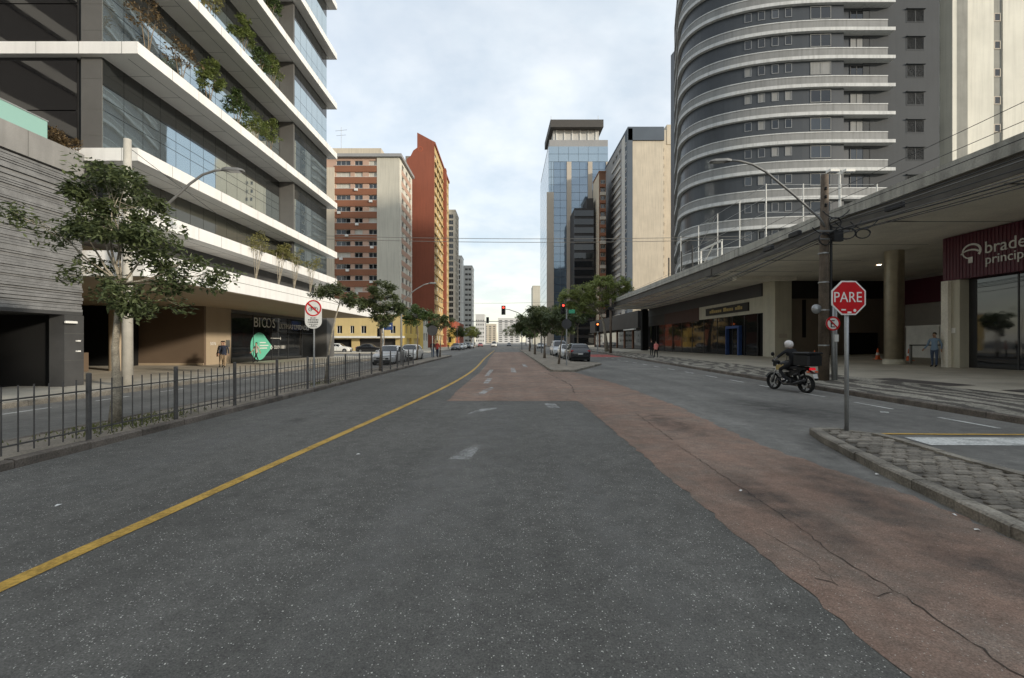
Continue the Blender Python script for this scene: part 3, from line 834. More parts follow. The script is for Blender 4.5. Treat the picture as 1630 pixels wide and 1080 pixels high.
# ---- planted median in the middle distance
cm_poly = [(2.62,25.05),(3.78,25.05),(6.95,33.2),(6.95,34.4),(5.15,36.2),(5.15,95),(2.62,95)]
cmed = struct('median_centre', MB().prism(cm_poly, -0.02, 0.105), ['median_soil'])
kerb_run(cmed, [(2.5,95),(2.5,24.9),(3.82,24.9),(7.1,33.15),(7.1,34.5),(5.3,36.3),(5.3,95)], 0.15, 0.13, 'kerb_pale', 1.0, 1)
# ================================================================== left side: garage block
GX = -15.4
g = thing('garage_building', (-18, 9, 0.145), 'low grey garage block with ribbed slat cladding at the left edge', 'building')
boxpart('upper_body', (-30, -4, 2.78), (GX-0.16, 15.9, 8.45), 'garage_coping', g)
part('coping', MB().box((-29.9,-3.9,7.66),(GX+0.02,15.98,8.5)), ['garage_coping'], g)
boxpart('soffit_beam', (-29.9,-3.9,2.66), (GX-0.03,15.96,2.78), 'dark_stone', g)
boxpart('coping_joint', (GX+0.015,11.6,7.67),(GX+0.024,11.615,8.49), 'joint', g)
boxpart('coping_joint', (GX+0.015,14.1,7.67),(GX+0.024,14.115,8.49), 'joint', g)
z = 2.70
slat_rows = []
while z < 7.55:
    h = rnd.choice((0.055, 0.075, 0.075, 0.10)); d = rnd.choice((0.0, 0.02, 0.045, 0.07, 0.03))
    slat_rows.append((z, min(z+h, 7.60), d)); z += h + rnd.choice((0.010, 0.014, 0.020))
for (z0, z1, d) in slat_rows:
    boxpart('slat', (GX-0.15,-3.9,z0), (GX-0.08+d,15.97,z1), 'slat', g)
part('pillar', MB().box((-15.95,15.3,0.13),(GX-0.02,16.0,2.655)), ['dark_stone'], g)
for zz in (1.05, 2.0):
    boxpart('pillar_joint', (GX-0.021,15.29,zz),(GX-0.016,16.0,zz+0.012), 'joint', g)
for zz in (1.35, 1.72):
    boxpart('pillar_lamp', (GX-0.03,15.7,zz),(GX+0.05,15.82,zz+0.05), 'sign_white', g)
part('camera_arm', MB().tube([(GX-0.02,15.6,2.40),(GX+0.12,15.55,2.40)], 0.025).bbox((GX+0.06,15.2,2.36),(GX+0.15,15.62,2.44)), ['sign_white'], g)
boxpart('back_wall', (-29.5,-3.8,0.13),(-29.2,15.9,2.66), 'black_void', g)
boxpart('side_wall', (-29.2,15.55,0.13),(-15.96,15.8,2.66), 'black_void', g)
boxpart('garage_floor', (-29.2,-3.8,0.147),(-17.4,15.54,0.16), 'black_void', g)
bal = part('glass_balustrade', MB().box((GX-0.35,-3.5,8.5),(GX-0.30,15.0,9.22)), ['glass_green'], g)
part('handrail', MB().box((GX-0.37,-3.5,9.22),(GX-0.28,15.02,9.26)), ['galvanised'], bal)

# ================================================================== left side: white-banded office tower
TX, TY0, TY1 = -13.8, 16.4, 35.6
GLX, GLY = -15.3, 16.62         # main glass plane, near glass plane
G2X, G2Y0, G2Y1 = -14.4, 29.5, 35.0
t = thing('office_tower', (-22, 26, 0.145), 'dark glass office tower with projecting white floor bands and balcony trees', 'building')
boxpart('core', (-34, GLY+0.25, 0.15), (GLX-0.12, 45.0, 5.0), 'brown_wall', t) if False else None
bands = [(6.25, 6.80), (8.47, 8.95)] + [(12.47+4.03*k, 12.92+4.03*k) for k in range(7)]
for i, (z0, z1) in enumerate(bands):
    mb = MB().box((-34, TY0, z0), (TX, TY1, z1))
    b = part('floor_band', mb, ['white_panel'], t)
    # soffit boards and panel joints
    sof = MB().box((-33.9, TY0+0.06, z0-0.012), (TX-0.06, TY1-0.06, z0-0.004))
    part('soffit', sof, ['white_panel_soffit'], b)
    jm = MB()
    jm.box((TX-0.62, TY0+0.3, z0-0.016), (TX-0.60, TY1-0.1, z0-0.0125))
    yy = TY0+1.4
    while yy < TY1-0.3:
        jm.box((GLX, yy, z0-0.016), (TX-0.62, yy+0.012, z0-0.0125))
        jm.box((TX-0.002, yy+0.3, z0), (TX+0.003, yy+0.312, z1))
        yy += 1.55
    xx = -32
    while xx < TX-0.2:
        jm.box((xx, TY0-0.003, z0), (xx+0.012, TY0+0.002, z1)); xx += 1.6
    part('panel_joints', jm, ['joint'], b)['kind'] = 'stuff'
boxpart('inner_core', (-33.5, GLY+0.12, 5.5), (GLX-0.10, 35.0, 41), 'dark_stone', t)
# curtain wall
levels = []
tops = [b[1] for b in bands]; bots = [b[0] for b in bands]
NM, NM2 = 14, 6
mod, mod2 = (G2Y0-0.05-GLY)/NM, (G2Y1-G2Y0-0.2)/NM2
panes = {}
def pane_obj(parent, plane, u0, u1, z0, z1, m, name):
    """plane 'x' : glass facing +X at X=plane value; 'y' : facing -Y"""
    w, h = round(u1-u0, 3), round(z1-z0, 3)
    key = (plane[0], w, h, m)
    if key not in panes:
        if plane[0] == 'x': mb = MB().box((-0.03, 0.012, 0.012), (0, w-0.012, h-0.012))
        else: mb = MB().box((0.012, 0, 0.012), (w-0.012, 0.03, h-0.012))
        panes[key] = mb.mesh(name, [m])
    loc = (plane[1], u0, z0) if plane[0] == 'x' else (u0, plane[1], z0)
    return link(name, panes[key], parent, loc)
def curtain(z0, z1, rows, m_v, m_s):
    """rows: heights from the top; the first is the spandrel"""
    edges = [z1]
    for r in rows: edges.append(edges[-1]-r)
    edges.append(z0)
    for k in range(NM):
        u0 = GLY + k*mod
        for j in range(len(edges)-1):
            sp = (j == 0)
            pane_obj(t, ('x', GLX), u0, u0+mod, edges[j+1], edges[j], m_s if sp else m_v, 'spandrel_panel' if sp else 'pane')
    for k in range(NM2):
        u0 = G2Y0+0.2 + k*mod2
        for j in range(len(edges)-1):
            sp = (j == 0)
            pane_obj(t, ('x', G2X), u0, u0+mod2, edges[j+1], edges[j], m_s if sp else m_v, 'spandrel_panel' if sp else 'pane')
for i in range(1, 8):
    z0, z1 = tops[i], bots[i+1]
    near = i in (1, 2)
    curtain(z0, z1, [1.05, 0.50, 0.44] if near else ([1.05, 1.1] if i < 5 else [1.05]), 'glass_tower', 'spandrel')
    # near end: large panes beside the corner column
    for k in range(5):
        u0 = -31.0 + k*2.95
        pane_obj(t, ('y', GLY), u0, u0+2.93, z1-2.0, z1, 'glass_side', 'end_pane')
        pane_obj(t, ('y', GLY), u0, u0+2.93, z0, z1-2.02, 'glass_side', 'end_pane')
    part('corner_column', MB().box((-16.1,GLY-0.02,z0),(GLX-0.02,GLY+0.10,z1)), ['grey_stone'], t)
    for zz in (z0+0.55, z0+1.55, z0+2.7):
        boxpart('column_joint', (-16.11,GLY-0.025,zz),(GLX-0.02,GLY-0.018,zz+0.015), 'joint', t)
    part('shaft_column', MB().box((GLX-0.02,G2Y0,z0),(G2X+0.02,G2Y0+0.19,z1)), ['grey_stone'], t)
    boxpart('return_wall', (GLX-0.02,G2Y0+0.19,z0),(G2X-0.05,G2Y1-0.0,z1), 'dark_stone', t)
boxpart('mullion_backing', (GLX-0.09,GLY,7.0),(GLX-0.045,G2Y0,40.8), 'mullion', t)
# low floor behind the second band
z0, z1 = tops[0], bots[1]
for k in range(NM):
    u0 = GLY + k*mod
    pane_obj(t, ('x', GLX), u0, u0+mod, z0, z1, 'glass_low', 'pane')
for k in range(NM2):
    u0 = G2Y0+0.2+k*mod2
    pane_obj(t, ('x', G2X), u0, u0+mod2, z0, z1, 'glass_tower', 'pane')
boxpart('return_wall', (GLX-0.02,G2Y0,z0),(G2X-0.05,G2Y1,z1), 'dark_stone', t)
# podium: terrace with wide white fascia, tan wall above it, recessed lobby below
PX = -13.4
pod = boxpart('podium_fascia', (-36,16.2,4.14), (PX,44.0,5.08), 'white_panel', t)
boxpart('fascia_joint', (PX-0.01,16.2,4.66),(PX+0.004,44.0,4.68), 'joint', pod)
boxpart('podium_soffit', (-35.9,16.3,4.11),(PX-0.08,43.9,4.135), 'tan_wall', pod)
boxpart('terrace_wall', (-33,17.0,5.08),(-16.6,23.5,6.24), 'tan_wall', t)
boxpart('terrace_wall', (-33,23.5,5.08),(-16.6,25.2,6.235), 'white_panel', t)
boxpart('terrace_wall', (-33,25.2,5.08),(-16.6,28.6,6.24), 'tan_wall', t)
for k in range(5):
    pane_obj(t, ('x', -16.55), 28.6+k*1.28, 28.6+(k+1)*1.28, 5.08, 6.24, 'glass_dark', 'terrace_pane')
boxpart('terrace_back', (-33,28.6,5.08),(-16.62,35.2,6.24), 'dark_stone', t)
LX = -20.3
boxpart('lobby_wall', (LX-0.3,29.6,0.15),(LX,32.3,4.40), 'tan_wall', t)
boxpart('ramp_wall', (-30,29.4,0.15),(LX+0.002,29.6,4.40), 'brown_wall', t)
boxpart('ramp_plinth', (-30,29.34,0.15),(LX,29.4,0.30), 'tan_wall', t)
for k in range(5):
    o = pane_obj(t, ('x', LX), 32.3+k*2.78, 32.3+(k+1)*2.78, 0.18, 3.86, 'glass_dark', 'lobby_pane')
boxpart('lobby_head', (LX-0.25,32.3,3.87),(LX-0.02,46.2,4.40), 'grey_stone', t)
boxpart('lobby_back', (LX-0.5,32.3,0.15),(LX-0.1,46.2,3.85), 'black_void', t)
for k in range(6):
    boxpart('lobby_mullion', (LX-0.04,32.27+k*2.78,0.15),(LX+0.03,32.33+k*2.78,3.86), 'mullion', t)
boxpart('lobby_transom', (LX-0.03,37.9,2.55),(LX+0.035,46.1,2.62), 'mullion', t)
boxpart('lobby_end', (LX-0.3,46.2,0.15),(LX+1.3,48.2,4.40), 'grey_stone', t)
part('round_column', MB().lathe([(0.36,0.14),(0.36,4.4)], (-21.3,24.0,0), n=20), ['tan_wall'], t, smooth=True)
boxpart('low_wall', (-27,23.0,0.15),(-22.2,23.3,1.15), 'brown_wall', t)
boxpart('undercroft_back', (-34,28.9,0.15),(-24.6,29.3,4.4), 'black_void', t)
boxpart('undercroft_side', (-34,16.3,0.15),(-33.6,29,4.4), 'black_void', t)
boxpart('undercroft_beam', (-30,20,3.55),(-20.5,20.6,4.4), 'tan_wall', t)
# lettering on the lobby glass
text('lettering', 'BI', 1.10, 'sign_white', t, (LX+0.012,35.1,2.94), R(90), sx=1.15)
for yy in (36.72, 37.36):
    part('lettering_ring', MB().disc((LX+0.008,yy,3.33), 0.40, 'x', 28, 0, 0.325, 0.008), ['sign_white'], t)
text('lettering', 'S', 1.10, 'sign_white', t, (LX+0.012,37.92,2.94), R(90), sx=1.0)
text('lettering', 'ÚLTIMAS UNIDADES', 0.62, 'sign_white', t, (LX+0.012,39.0,2.92), R(90), sx=1.05)
text('lettering', '5076', 0.30, 'sign_white', t, (LX+0.012,30.0,1.50), R(90))
text('lettering', '3219 1881', 0.42, 'sign_white', t, (LX+0.012,38.2,1.12), R(90), sx=1.1)
part('lettering_ring', MB().disc((LX+0.008,37.8,1.25), 0.17, 'x', 18, 0, 0.09, 0.008), ['sign_white'], t)
part('arrow_line', MB().box((LX+0.004,37.7,2.02),(LX+0.010,39.4,2.06)).box((LX+0.004,39.25,1.92),(LX+0.010,39.33,2.16)), ['sign_white'], t)
boxpart('wall_plaque', (LX,31.7,1.35),(LX+0.03,32.1,1.85), 'grey_stone', t)
pts = [(37.95, 1.30)] + [(35.95+1.25*math.cos(R(d)), 1.36+1.12*math.sin(R(d))) for d in range(38, 323, 8)]
mb = MB(); mb.add([(LX+0.010, p[0], p[1]) for p in pts], [tuple(range(len(pts)))])
mb.add([(LX+0.004, p[0], p[1]) for p in pts], [tuple(reversed(range(len(pts))))])
drop = part('teardrop_decal', mb, ['mint'], t)
for (y0, y1, zz) in ((36.0,36.9,1.62),(36.0,37.3,1.38),(36.0,37.1,1.16)):
    boxpart('decal_line', (LX+0.011,y0,zz),(LX+0.015,y1,zz+0.09), 'sign_white', drop)

# ================================================================== block added out of view to darken and band the end glazing's reflection
def mirror_block(x0, x1, y0, y1, h, wall, bandm, label, face):
    b = thing('mirror_filler', ((x0+x1)/2, (y0+y1)/2, 0), label, 'building')
    boxpart('wall', (x0,y0,0), (x1,y1,h), wall, b)  # wall and bands of the block added for the reflection
    z = 3.5
    while z < h:
        if face > 0: boxpart('floor_band', (x1+0.002,y0,z),(x1+0.5,y1,z+1.0), bandm, b)
        else: boxpart('floor_band', (x0-0.5,y0,z),(x0-0.002,y1,z+1.0), bandm, b)
        z += 4.2
    return b
mirror_block(-75,-40,-60,14,66,'shop_dark','pale_grey_wall','dark banded block added out of view, mirrored only in the office end glazing', 1)

# ================================================================== left side: far buildings
def floor_windows(parent, O, rz, cols, floors, fh, v_off, wh, depth, frame, pane_choices, panels=2, name='window'):
    ops = []
    for f in range(floors):
        for (u0, u1) in cols:
            ops.append((u0, u1, f*fh+v_off, f*fh+v_off+wh))
    for (u0, u1, v0, v1) in ops:
        window(parent, O, rz, u0, u1, v0, v1, depth-0.08, panels if u1-u0 < 2.6 else panels+1, frame, rnd.choice(pane_choices), name)
    return ops

# --- brown and cream apartment slab
bx0, bx1, by0, by1, bz = -62, -26.5, 108, 122, 47.0
b = thing('apartment_block', (-40,115,0.14), 'cream apartment block with brown horizontal bands left of the orange tower', 'building')
boxpart('core', (bx0,by0+0.6,0.1),(bx1-0.45,by1,bz), 'beige_wall', b)
fh, nf = 2.82, 16
cols = [(19.9,23.4),(24.4,26.4),(27.9,29.9)]
ops = floor_windows(b, (bx0,by0,1.2), 0, cols, nf, fh, 1.55, 1.22, 0.30, 'frame_white', ['glass_window','glass_window','blind','glass_dark'])
facade(b, 'front_wall', (bx0,by0,1.2), 0, bx1-bx0, bz-1.2, ops, 0.30, ['pink_panel'])
for f in range(nf):
    boxpart('brown_band', (bx0+19.6,by0-0.22,1.2+f*fh-0.02),(bx0+30.0,by0-0.002,1.2+f*fh+1.50), 'brown_band', b)
    boxpart('sill', (bx0+19.6,by0-0.26,1.2+f*fh+1.50),(bx0+30.0,by0-0.002,1.2+f*fh+1.56), 'frame_white', b)
boxpart('plain_wall', (bx0+30.0,by0-0.30,0.1),(bx1,by0-0.002,bz), 'beige_wall', b)
boxpart('cream_pier', (bx0,by0-0.34,0.1),(bx0+19.6,by0-0.002,44.5), 'cream_wall2', b)
sops = floor_windows(b, (bx1,by0,1.2), R(90), [(2.2,4.4),(6.4,8.6),(10.4,12.2)], nf, fh, 1.4, 1.3, 0.25, 'frame_white', ['glass_window','blind','glass_dark'])
facade(b, 'street_wall', (bx1,by0,1.2), R(90), by1-by0, bz-1.2, sops, 0.25, ['cream_wall'])
for f in range(nf):
    boxpart('brick_panel', (bx1+0.002,by0+1.8,1.2+f*fh),(bx1+0.06,by0+12.6,1.2+f*fh+1.3), 'pink_panel', b)
acm = MB().bbox((0,-0.34,0),(0.8,0,0.52),0.03).mesh('air_conditioner', ['frame_white'])
for (f, u) in ((2,20.4),(4,24.6),(5,28.2),(7,20.8),(8,28.4),(10,24.7),(11,20.3),(12,28.1),(13,24.5),(6,22.4),(9,22.2)):
    link('air_conditioner', acm, b, (bx0+u, by0-0.225, 1.2+f*fh+0.9))
boxpart('cornice', (bx0-0.2,by0-0.8,bz),(bx1+0.6,by1+0.2,bz+0.75), 'mid_grey_wall', b)
boxpart('roof_room', (bx0+12,by0+1.5,bz+0.75),(bx0+30.5,by0+9,bz+3.0), 'cream_wall2', b)
part('antenna', MB().tube([(bx0+20,by0+3,bz+3),(bx0+20,by0+3,bz+9)], 0.05).tube([(bx0+18.5,by0+3,bz+8),(bx0+21.5,by0+3,bz+8.3)], 0.04).tube([(bx0+18.8,by0+3,bz+6.8),(bx0+21.2,by0+3,bz+7)], 0.04), ['galvanised'], b)

# --- orange tower
ox0, ox1, oy0, oy1 = -28.7, -20.9, 125, 156
o_ = thing('orange_tower', (-25,140,0.14), 'tall terracotta orange apartment tower with stepped sloping roofline', 'building')
prof = [(ox0,0.1),(ox1-0.3,0.1),(ox1-0.3,58.9),(ox0+3.0,61.3),(ox0+3.0,57.0),(ox0+1.9,56.2),(ox0+1.1,54.6),(ox0,53.8)]
mb = MB(); n = len(prof)
mb.add([(p[0],oy0,p[1]) for p in prof]+[(p[0],oy1,p[1]-1.0 if p[1] > 1 else p[1]) for p in prof], [tuple(range(n)), tuple(range(2*n-1,n-1,-1))]+[((i+1) % n, i, n+i, n+(i+1) % n) for i in range(n)])
part('wall', mb.recalc(), ['orange_wall'], o_)
part('crest', MB().disc((ox0+3.9,oy0-0.03,56.6), 0.75, 'y', 20, 0, 0.55, 0.025), ['brick_red'], o_)
boxpart('lift_room', (ox0-2.2,oy0+8,40),(ox0+2.4,oy0+14,58.0), 'cream_wall2', o_)
fh, nf = 2.9, 19
sops = []
for f in range(nf):
    for (u0, u1) in ((1.0,4.2),(5.2,8.4),(9.4,12.6),(13.6,16.6),(20.2,23.2),(24.4,27.6),(28.2,30.4)):
        sops.append((u0,u1,1.5+f*fh,2.9+f*fh))
facade(o_, 'street_wall', (ox1,oy0,0.9), R(90), 31, 57.2, sops, 0.35, ['ochre_band'])
for (u0,u1,v0,v1) in sops:
    window(o_, (ox1,oy0,0.9), R(90), u0, u1, v0, v1, 0.25, 2, 'frame_white', rnd.choice(['glass_window','blind','glass_window']))
boxpart('corner_strip', (ox1-0.3,oy0-0.002,0.1),(ox1+0.05,oy0+0.5,58.8), 'orange_wall', o_)
boxpart('orange_strip', (ox1-0.3,oy0+17.3,0.1),(ox1+0.9,oy0+19.6,58.0), 'orange_wall', o_)
boxpart('parapet', (ox1-0.3,oy0,57.9),(ox1+0.35,oy1,58.6), 'orange_wall', o_)
for f in range(nf):
    boxpart('floor_ledge', (ox1+0.001,oy0+0.6,0.9+f*fh+0.05),(ox1+0.28,oy0+17.2,0.9+f*fh+0.45), 'ochre_band', o_)
# --- the row of slabs further off
def slab_block(name, label, x0, x1, y0, y1, h, wall, sidewall, cols, nf, fh, wh, frame, panes_, scols=(), right_side=1, v_off=1.1, roof=None, start=1.0, panels=2):
    s = thing(name, ((x0+x1)/2,(y0+y1)/2,0), label, 'building')
    boxpart('core', (x0+(0.45 if right_side < 0 else 0),y0+0.5,0.0),(x1-(0.45 if right_side > 0 else 0),y1,h), wall, s)
    ops = floor_windows(s, (x0,y0,start), 0, cols, nf, fh, v_off, wh, 0.30, frame, panes_, panels)
    facade(s, 'front_wall', (x0,y0,start), 0, x1-x0, h-start, ops, 0.30, [wall], base=-start)
    if right_side > 0: O, rz = (x1,y0,start), R(90)
    else: O, rz = (x0,y1,start), R(-90)
    sops_ = floor_windows(s, O, rz, scols, nf, fh, v_off, wh, 0.30, frame, panes_, panels)
    facade(s, 'street_wall', O, rz, y1-y0, h-start, sops_, 0.30, [sidewall], base=-start)
    boxpart('parapet', (x0-0.1,y0-0.1,h),(x1+0.1,y1+0.1,h+0.7), roof or wall, s)
    return s
slab_block('grid_block', 'pale tower with a column of dark square windows just right of the orange tower', -31,-25,211,225,64.6,'cream_wall2','cream_wall2',[(1.6,4.9)],22,2.83,2.0,'stone_pier',['glass_dark'],[(1,4),(6,9)],1,0.6,panels=3)
slab_block('narrow_block', 'narrow slab with one dark window stripe behind the pale grid tower', -29,-25.2,241,252,48.5,'pale_grey_wall','frame_white',[(1.0,2.9)],16,2.9,2.1,'mid_grey_wall',['glass_dark','glass_window'],[(2,4)],1,0.5)
slab_block('office_slab', 'light grey slab with paired windows, last tall block on the left', -25.6,-20.6,255,270,45.5,'pale_grey_wall','frame_white',[(0.9,2.5),(2.9,4.4)],15,2.95,1.3,'frame_white',['glass_window','glass_dark'],[(2,5),(8,11)],1,1.0)
for (nm, lb, x0,x1,y0,y1,h,m) in (
    ('distant_block','white low block beyond the last tall slab on the left',-24,-17.5,330,345,22,'hazy_wall'),
    ('distant_block','grey house-sized block at the far left end of the street',-26,-20,390,410,19,'mid_grey_wall'),
    ('distant_block','pale wide block closing the far end of the street',-14,18,640,660,36,'hazy_wall'),
    ('distant_block','cream block on the left at the far end of the street',-44,-18,700,715,30,'cream_wall2'),
    ('distant_block','pale block with flat roof right of the far street end',24,52,560,580,34,'hazy_wall')):
    nfl = int((h-2)/3.0); wd = x1-x0
    slab_block(nm, lb, x0,x1,y0,y1,h,m,m,[(wd*(k+0.2)/4, wd*(k+0.75)/4) for k in range(4)],nfl,3.0,1.4,'frame_white',['glass_window'],())
# --- red brick low building
slab_block('brick_house', 'low red brick commercial building at the foot of the pale towers', -25,-20,163,200,9.0,'brick_red','brick_red',[(1.0,2.2),(3.0,4.2)],2,3.6,1.8,'frame_white',['glass_window'],[(3+5*k,5.5+5*k) for k in range(6)],1,1.5)
# --- yellow two-storey corner building
yb = thing('yellow_building', (-26,88,0.14), 'yellow two-storey corner building with pale awning ledge', 'building')
yx0,yx1,yy0,yy1 = -42,-19.0,80,99
boxpart('core', (yx0,yy0+0.5,0.1),(yx1-0.4,yy1,6.7), 'yellow_pale', yb)
wcols = [(9.6,10.3),(10.9,11.9),(13.3,14.1),(15.3,16.3),(18.5,19.5),(20.6,21.6)]
ops = [(u0,u1,3.3-0.14,4.7-0.14) for (u0,u1) in wcols] + [(10.2,13.6,0.0,2.1),(15.0,21.6,0.0,2.2)]
facade(yb, 'front_wall', (yx0,yy0,0.14), 0, yx1-yx0, 6.6, ops, 0.4, ['yellow_pale'])
for (u0,u1) in wcols: window(yb, (yx0,yy0,0.14), 0, u0,u1,3.16,4.56,0.2, 2, 'frame_white','glass_dark')
boxpart('shop_opening', (yx0+10.2,yy0+0.42,0.14),(yx0+13.6,yy0+0.48,2.24), 'black_void', yb)
boxpart('shop_opening', (yx0+15.0,yy0+0.42,0.14),(yx0+21.6,yy0+0.48,2.34), 'shop_dark', yb)
boxpart('awning_ledge', (yx0+3,yy0-1.3,2.45),(yx1+0.3,yy0-0.002,2.80), 'frame_white', yb)
sops = [(2.0,3.4,3.2,4.8),(6.0,7.6,3.2,4.8),(11,12.8,3.2,4.8),(3,7,0.0,2.3),(9.5,15,0.0,2.3)]
facade(yb, 'street_wall', (yx1,yy0,0.14), R(90), yy1-yy0, 6.6, sops, 0.4, ['yellow_wall'])
for (u0,u1,v0,v1) in sops[:3]: window(yb, (yx1,yy0,0.14), R(90), u0,u1,v0,v1,0.2,2,'frame_white','glass_dark')
for (u0,u1,v0,v1) in sops[3:]: boxpart('shop_opening', (yx1-0.46,yy0+u0,0.14),(yx1-0.42,yy0+u1,0.14+v1), 'shop_dark', yb)
boxpart('roof_edge', (yx0-0.2,yy0-0.25,6.74),(yx1+0.25,yy1,7.0), 'frame_white', yb)
# pale shopfronts between yellow house and brick house
slab_block('shop_row', 'cream shopfront row beside the yellow corner building', -27,-19.4,100.5,107,8.5,'cream_wall','cream_wall',[(1,2.5),(4,5.5)],2,3.4,1.8,'frame_white',['glass_dark'],[(1,3),(4,6)],1,1.0)
slab_block('ochre_shop', 'narrow ochre shopfront under the street trees on the left', -23,-19.2,157.5,162,6.0,'yellow_wall','yellow_wall',[(1,2.8)],1,3.4,2.0,'frame_white',['glass_dark'],[(1,3.4)],1,0.6)
# ================================================================== right side: long canopied podium
FX = 22.5                     # building line
CX = 15.9                     # canopy edge
CY1 = 70.0
p = thing('podium_building', (26, 30, 0.4), 'long low commercial building with deep concrete canopy along the right pavement', 'building')
def extr_y(prof, y0, y1):
    """profile in (x, z), swept along y"""
    n = len(prof)
    return MB().add([(q[0],y0,q[1]) for q in prof]+[(q[0],y1,q[1]) for q in prof],
                    [tuple(range(n-1,-1,-1)), tuple(range(n,2*n))]+[(i,(i+1) % n,n+(i+1) % n,n+i) for i in range(n)]).recalc()
part('canopy_coping', extr_y([(CX,7.62),(CX,8.18),(CX+0.30,8.18),(CX+0.30,7.62)], -60, CY1), ['canopy_concrete'], p)
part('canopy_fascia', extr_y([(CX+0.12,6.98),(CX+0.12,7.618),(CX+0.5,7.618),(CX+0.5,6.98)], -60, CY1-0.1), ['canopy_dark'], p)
part('canopy_soffit', extr_y([(CX+0.14,6.97),(CX+1.9,6.92),(FX+10,6.90),(FX+10,7.6),(CX+0.52,7.61),(CX+0.52,6.975)], -60, CY1-0.05), ['canopy_soffit'], p)
part('roof_deck', extr_y([(CX+0.30,7.64),(CX+0.30,7.9),(62,7.9),(62,7.64)], -60, CY1-0.02), ['canopy_concrete'], p)
for k in range(17):
    boxpart('soffit_joint', (CX+0.5,-8+4.5*k,6.905),(FX,-7.97+4.5*k,6.935), 'canopy_dark', p)
boxpart('soffit_step', (CX+2.2,34.8,6.62),(FX+0.4,35.4,6.93), 'canopy_soffit', p)
boxpart('bracket', (CX+0.05,34.5,6.95),(CX+0.9,35.6,7.45), 'canopy_dark', p)
# shop at the far end
boxpart('shop_band', (FX-0.05,38.9,5.75),(FX+0.5,70,6.93), 'shop_band', p)
boxpart('shop_wall', (FX-0.02,38.75,4.3),(FX+0.3,51.6,5.748), 'beige_block', p)
part('shop_sign_board', MB().box((FX-0.16,40.9,4.62),(FX-0.021,49.6,5.42)), ['sign_black'], p)
text('shop_lettering', 'Cachaçaria', 0.5, 'gold', p, (FX-0.17,47.9,4.88), R(-90), sx=1.0) if False else None
mb = MB(); yy = 48.6
for w in (0.35,0.5,0.3,0.42,0.42,0.3,0.0,0.6,0.45,0.4,0.3,0.0,0.35,0.5,0.3):
    if w: mb.box((FX-0.175,yy-w,4.85),(FX-0.162,yy,5.12+0.1*(w > 0.45)))
    yy -= w+0.07 if w else 0.35
part('shop_lettering', mb, ['gold'], p)
boxpart('shop_lintel', (FX-0.02,51.6,4.2),(FX+0.3,63,5.748), 'shop_red', p)
boxpart('shop_lintel', (FX-0.02,63,4.2),(FX+0.3,70,5.748), 'shop_dark', p)
yy = 39.6
while yy < 69:
    w = 2.2 if yy < 43 else 3.2
    if 43.6 < yy+1 < 46.2 and False: pass
    link('shop_pane', MB().box((FX+0.02,yy+0.03,0.45),(FX+0.06,min(yy+w,69.4)-0.03,4.28)).mesh('shop_pane', ['glass_shop']), p)
    boxpart('shop_mullion', (FX-0.01,yy-0.04,0.4),(FX+0.09,yy+0.04,4.28), 'mullion', p)
    yy += w
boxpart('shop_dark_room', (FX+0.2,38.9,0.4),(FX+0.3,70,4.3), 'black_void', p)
part('door_frame', MB().box((FX-0.35,42.2,0.4),(FX-0.02,42.42,3.3)).box((FX-0.35,42.42,3.05),(FX-0.02,44.6,3.3)).box((FX-0.35,44.6,0.4),(FX-0.02,44.72,3.3)), ['street_blue'], p)
boxpart('end_pillar', (FX-1.3,69.2,0.4),(FX-0.4,70.0,6.9), 'black_void', p)
boxpart('shop_end', (FX+0.3,69.5,0.3),(45,70,7.6), 'shop_dark', p)
# beige block and entrance recess
boxpart('beige_block', (FX,37.0,0.3),(FX+1.4,38.75,6.92), 'beige_block', p)
boxpart('block_plate', (FX+0.35,36.97,2.05),(FX+1.0,36.999,2.4), 'stone_pier', p)
boxpart('recess_end', (FX+1.4,37.4,0.3),(33,37.8,6.92), 'recess_wall', p)
boxpart('recess_end_upper', (FX+1.4,37.34,5.4),(32,37.395,6.92), 'shop_dark', p)
boxpart('recess_slot', (FX+2.55,37.36,2.1),(FX+2.85,37.398,5.3), 'black_void', p)
boxpart('service_opening', (29.0,37.3,0.5),(31.4,37.398,2.5), 'black_void', p)
boxpart('recess_back', (32.0,21.8,0.3),(32.4,37.4,6.92), 'recess_pale', p)
boxpart('recess_side', (FX+0.8,21.4,0.3),(32.0,21.8,6.92), 'recess_pale', p)
boxpart('maroon_band', (31.85,26.0,4.7),(31.998,37.0,6.6), 'maroon', p)
part('round_column', MB().lathe([(0.50,0.30),(0.50,0.75),(0.46,0.76),(0.46,6.92)], (22.15,25.2,0), n=28), ['steel_column'], p, smooth=True)
part('column_base', MB().lathe([(0.52,0.30),(0.52,0.72),(0.40,0.74)], (22.15,25.2,0), n=28), ['beige_block'], p, smooth=True)
# bank frontage
boxpart('bank_pillar', (FX-0.55,21.35,0.3),(FX+0.45,22.0,4.74), 'beige_block', p)
boxpart('bank_pillar_edge', (FX-0.72,21.75,0.3),(FX-0.551,22.1,4.74), 'canopy_soffit', p)
boxpart('bank_notice', (FX-0.565,21.55,2.15),(FX-0.551,21.85,2.4), 'sign_white', p)
yy = 21.0
while yy > -14:
    w = 1.75
    link('bank_pane', MB().box((FX-0.12,yy-w+0.02,0.42),(FX-0.08,yy-0.02,4.74)).mesh('bank_pane', ['glass_dark']), p)
    boxpart('bank_mullion', (FX-0.14,yy-w-0.03,0.35),(FX-0.02,yy-w+0.03,4.74), 'mullion', p)
    yy -= w
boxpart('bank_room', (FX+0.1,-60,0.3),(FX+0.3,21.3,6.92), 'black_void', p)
boxpart('bank_jamb', (FX-0.1,21.0,0.3),(FX+0.05,21.35,4.74), 'mullion', p)
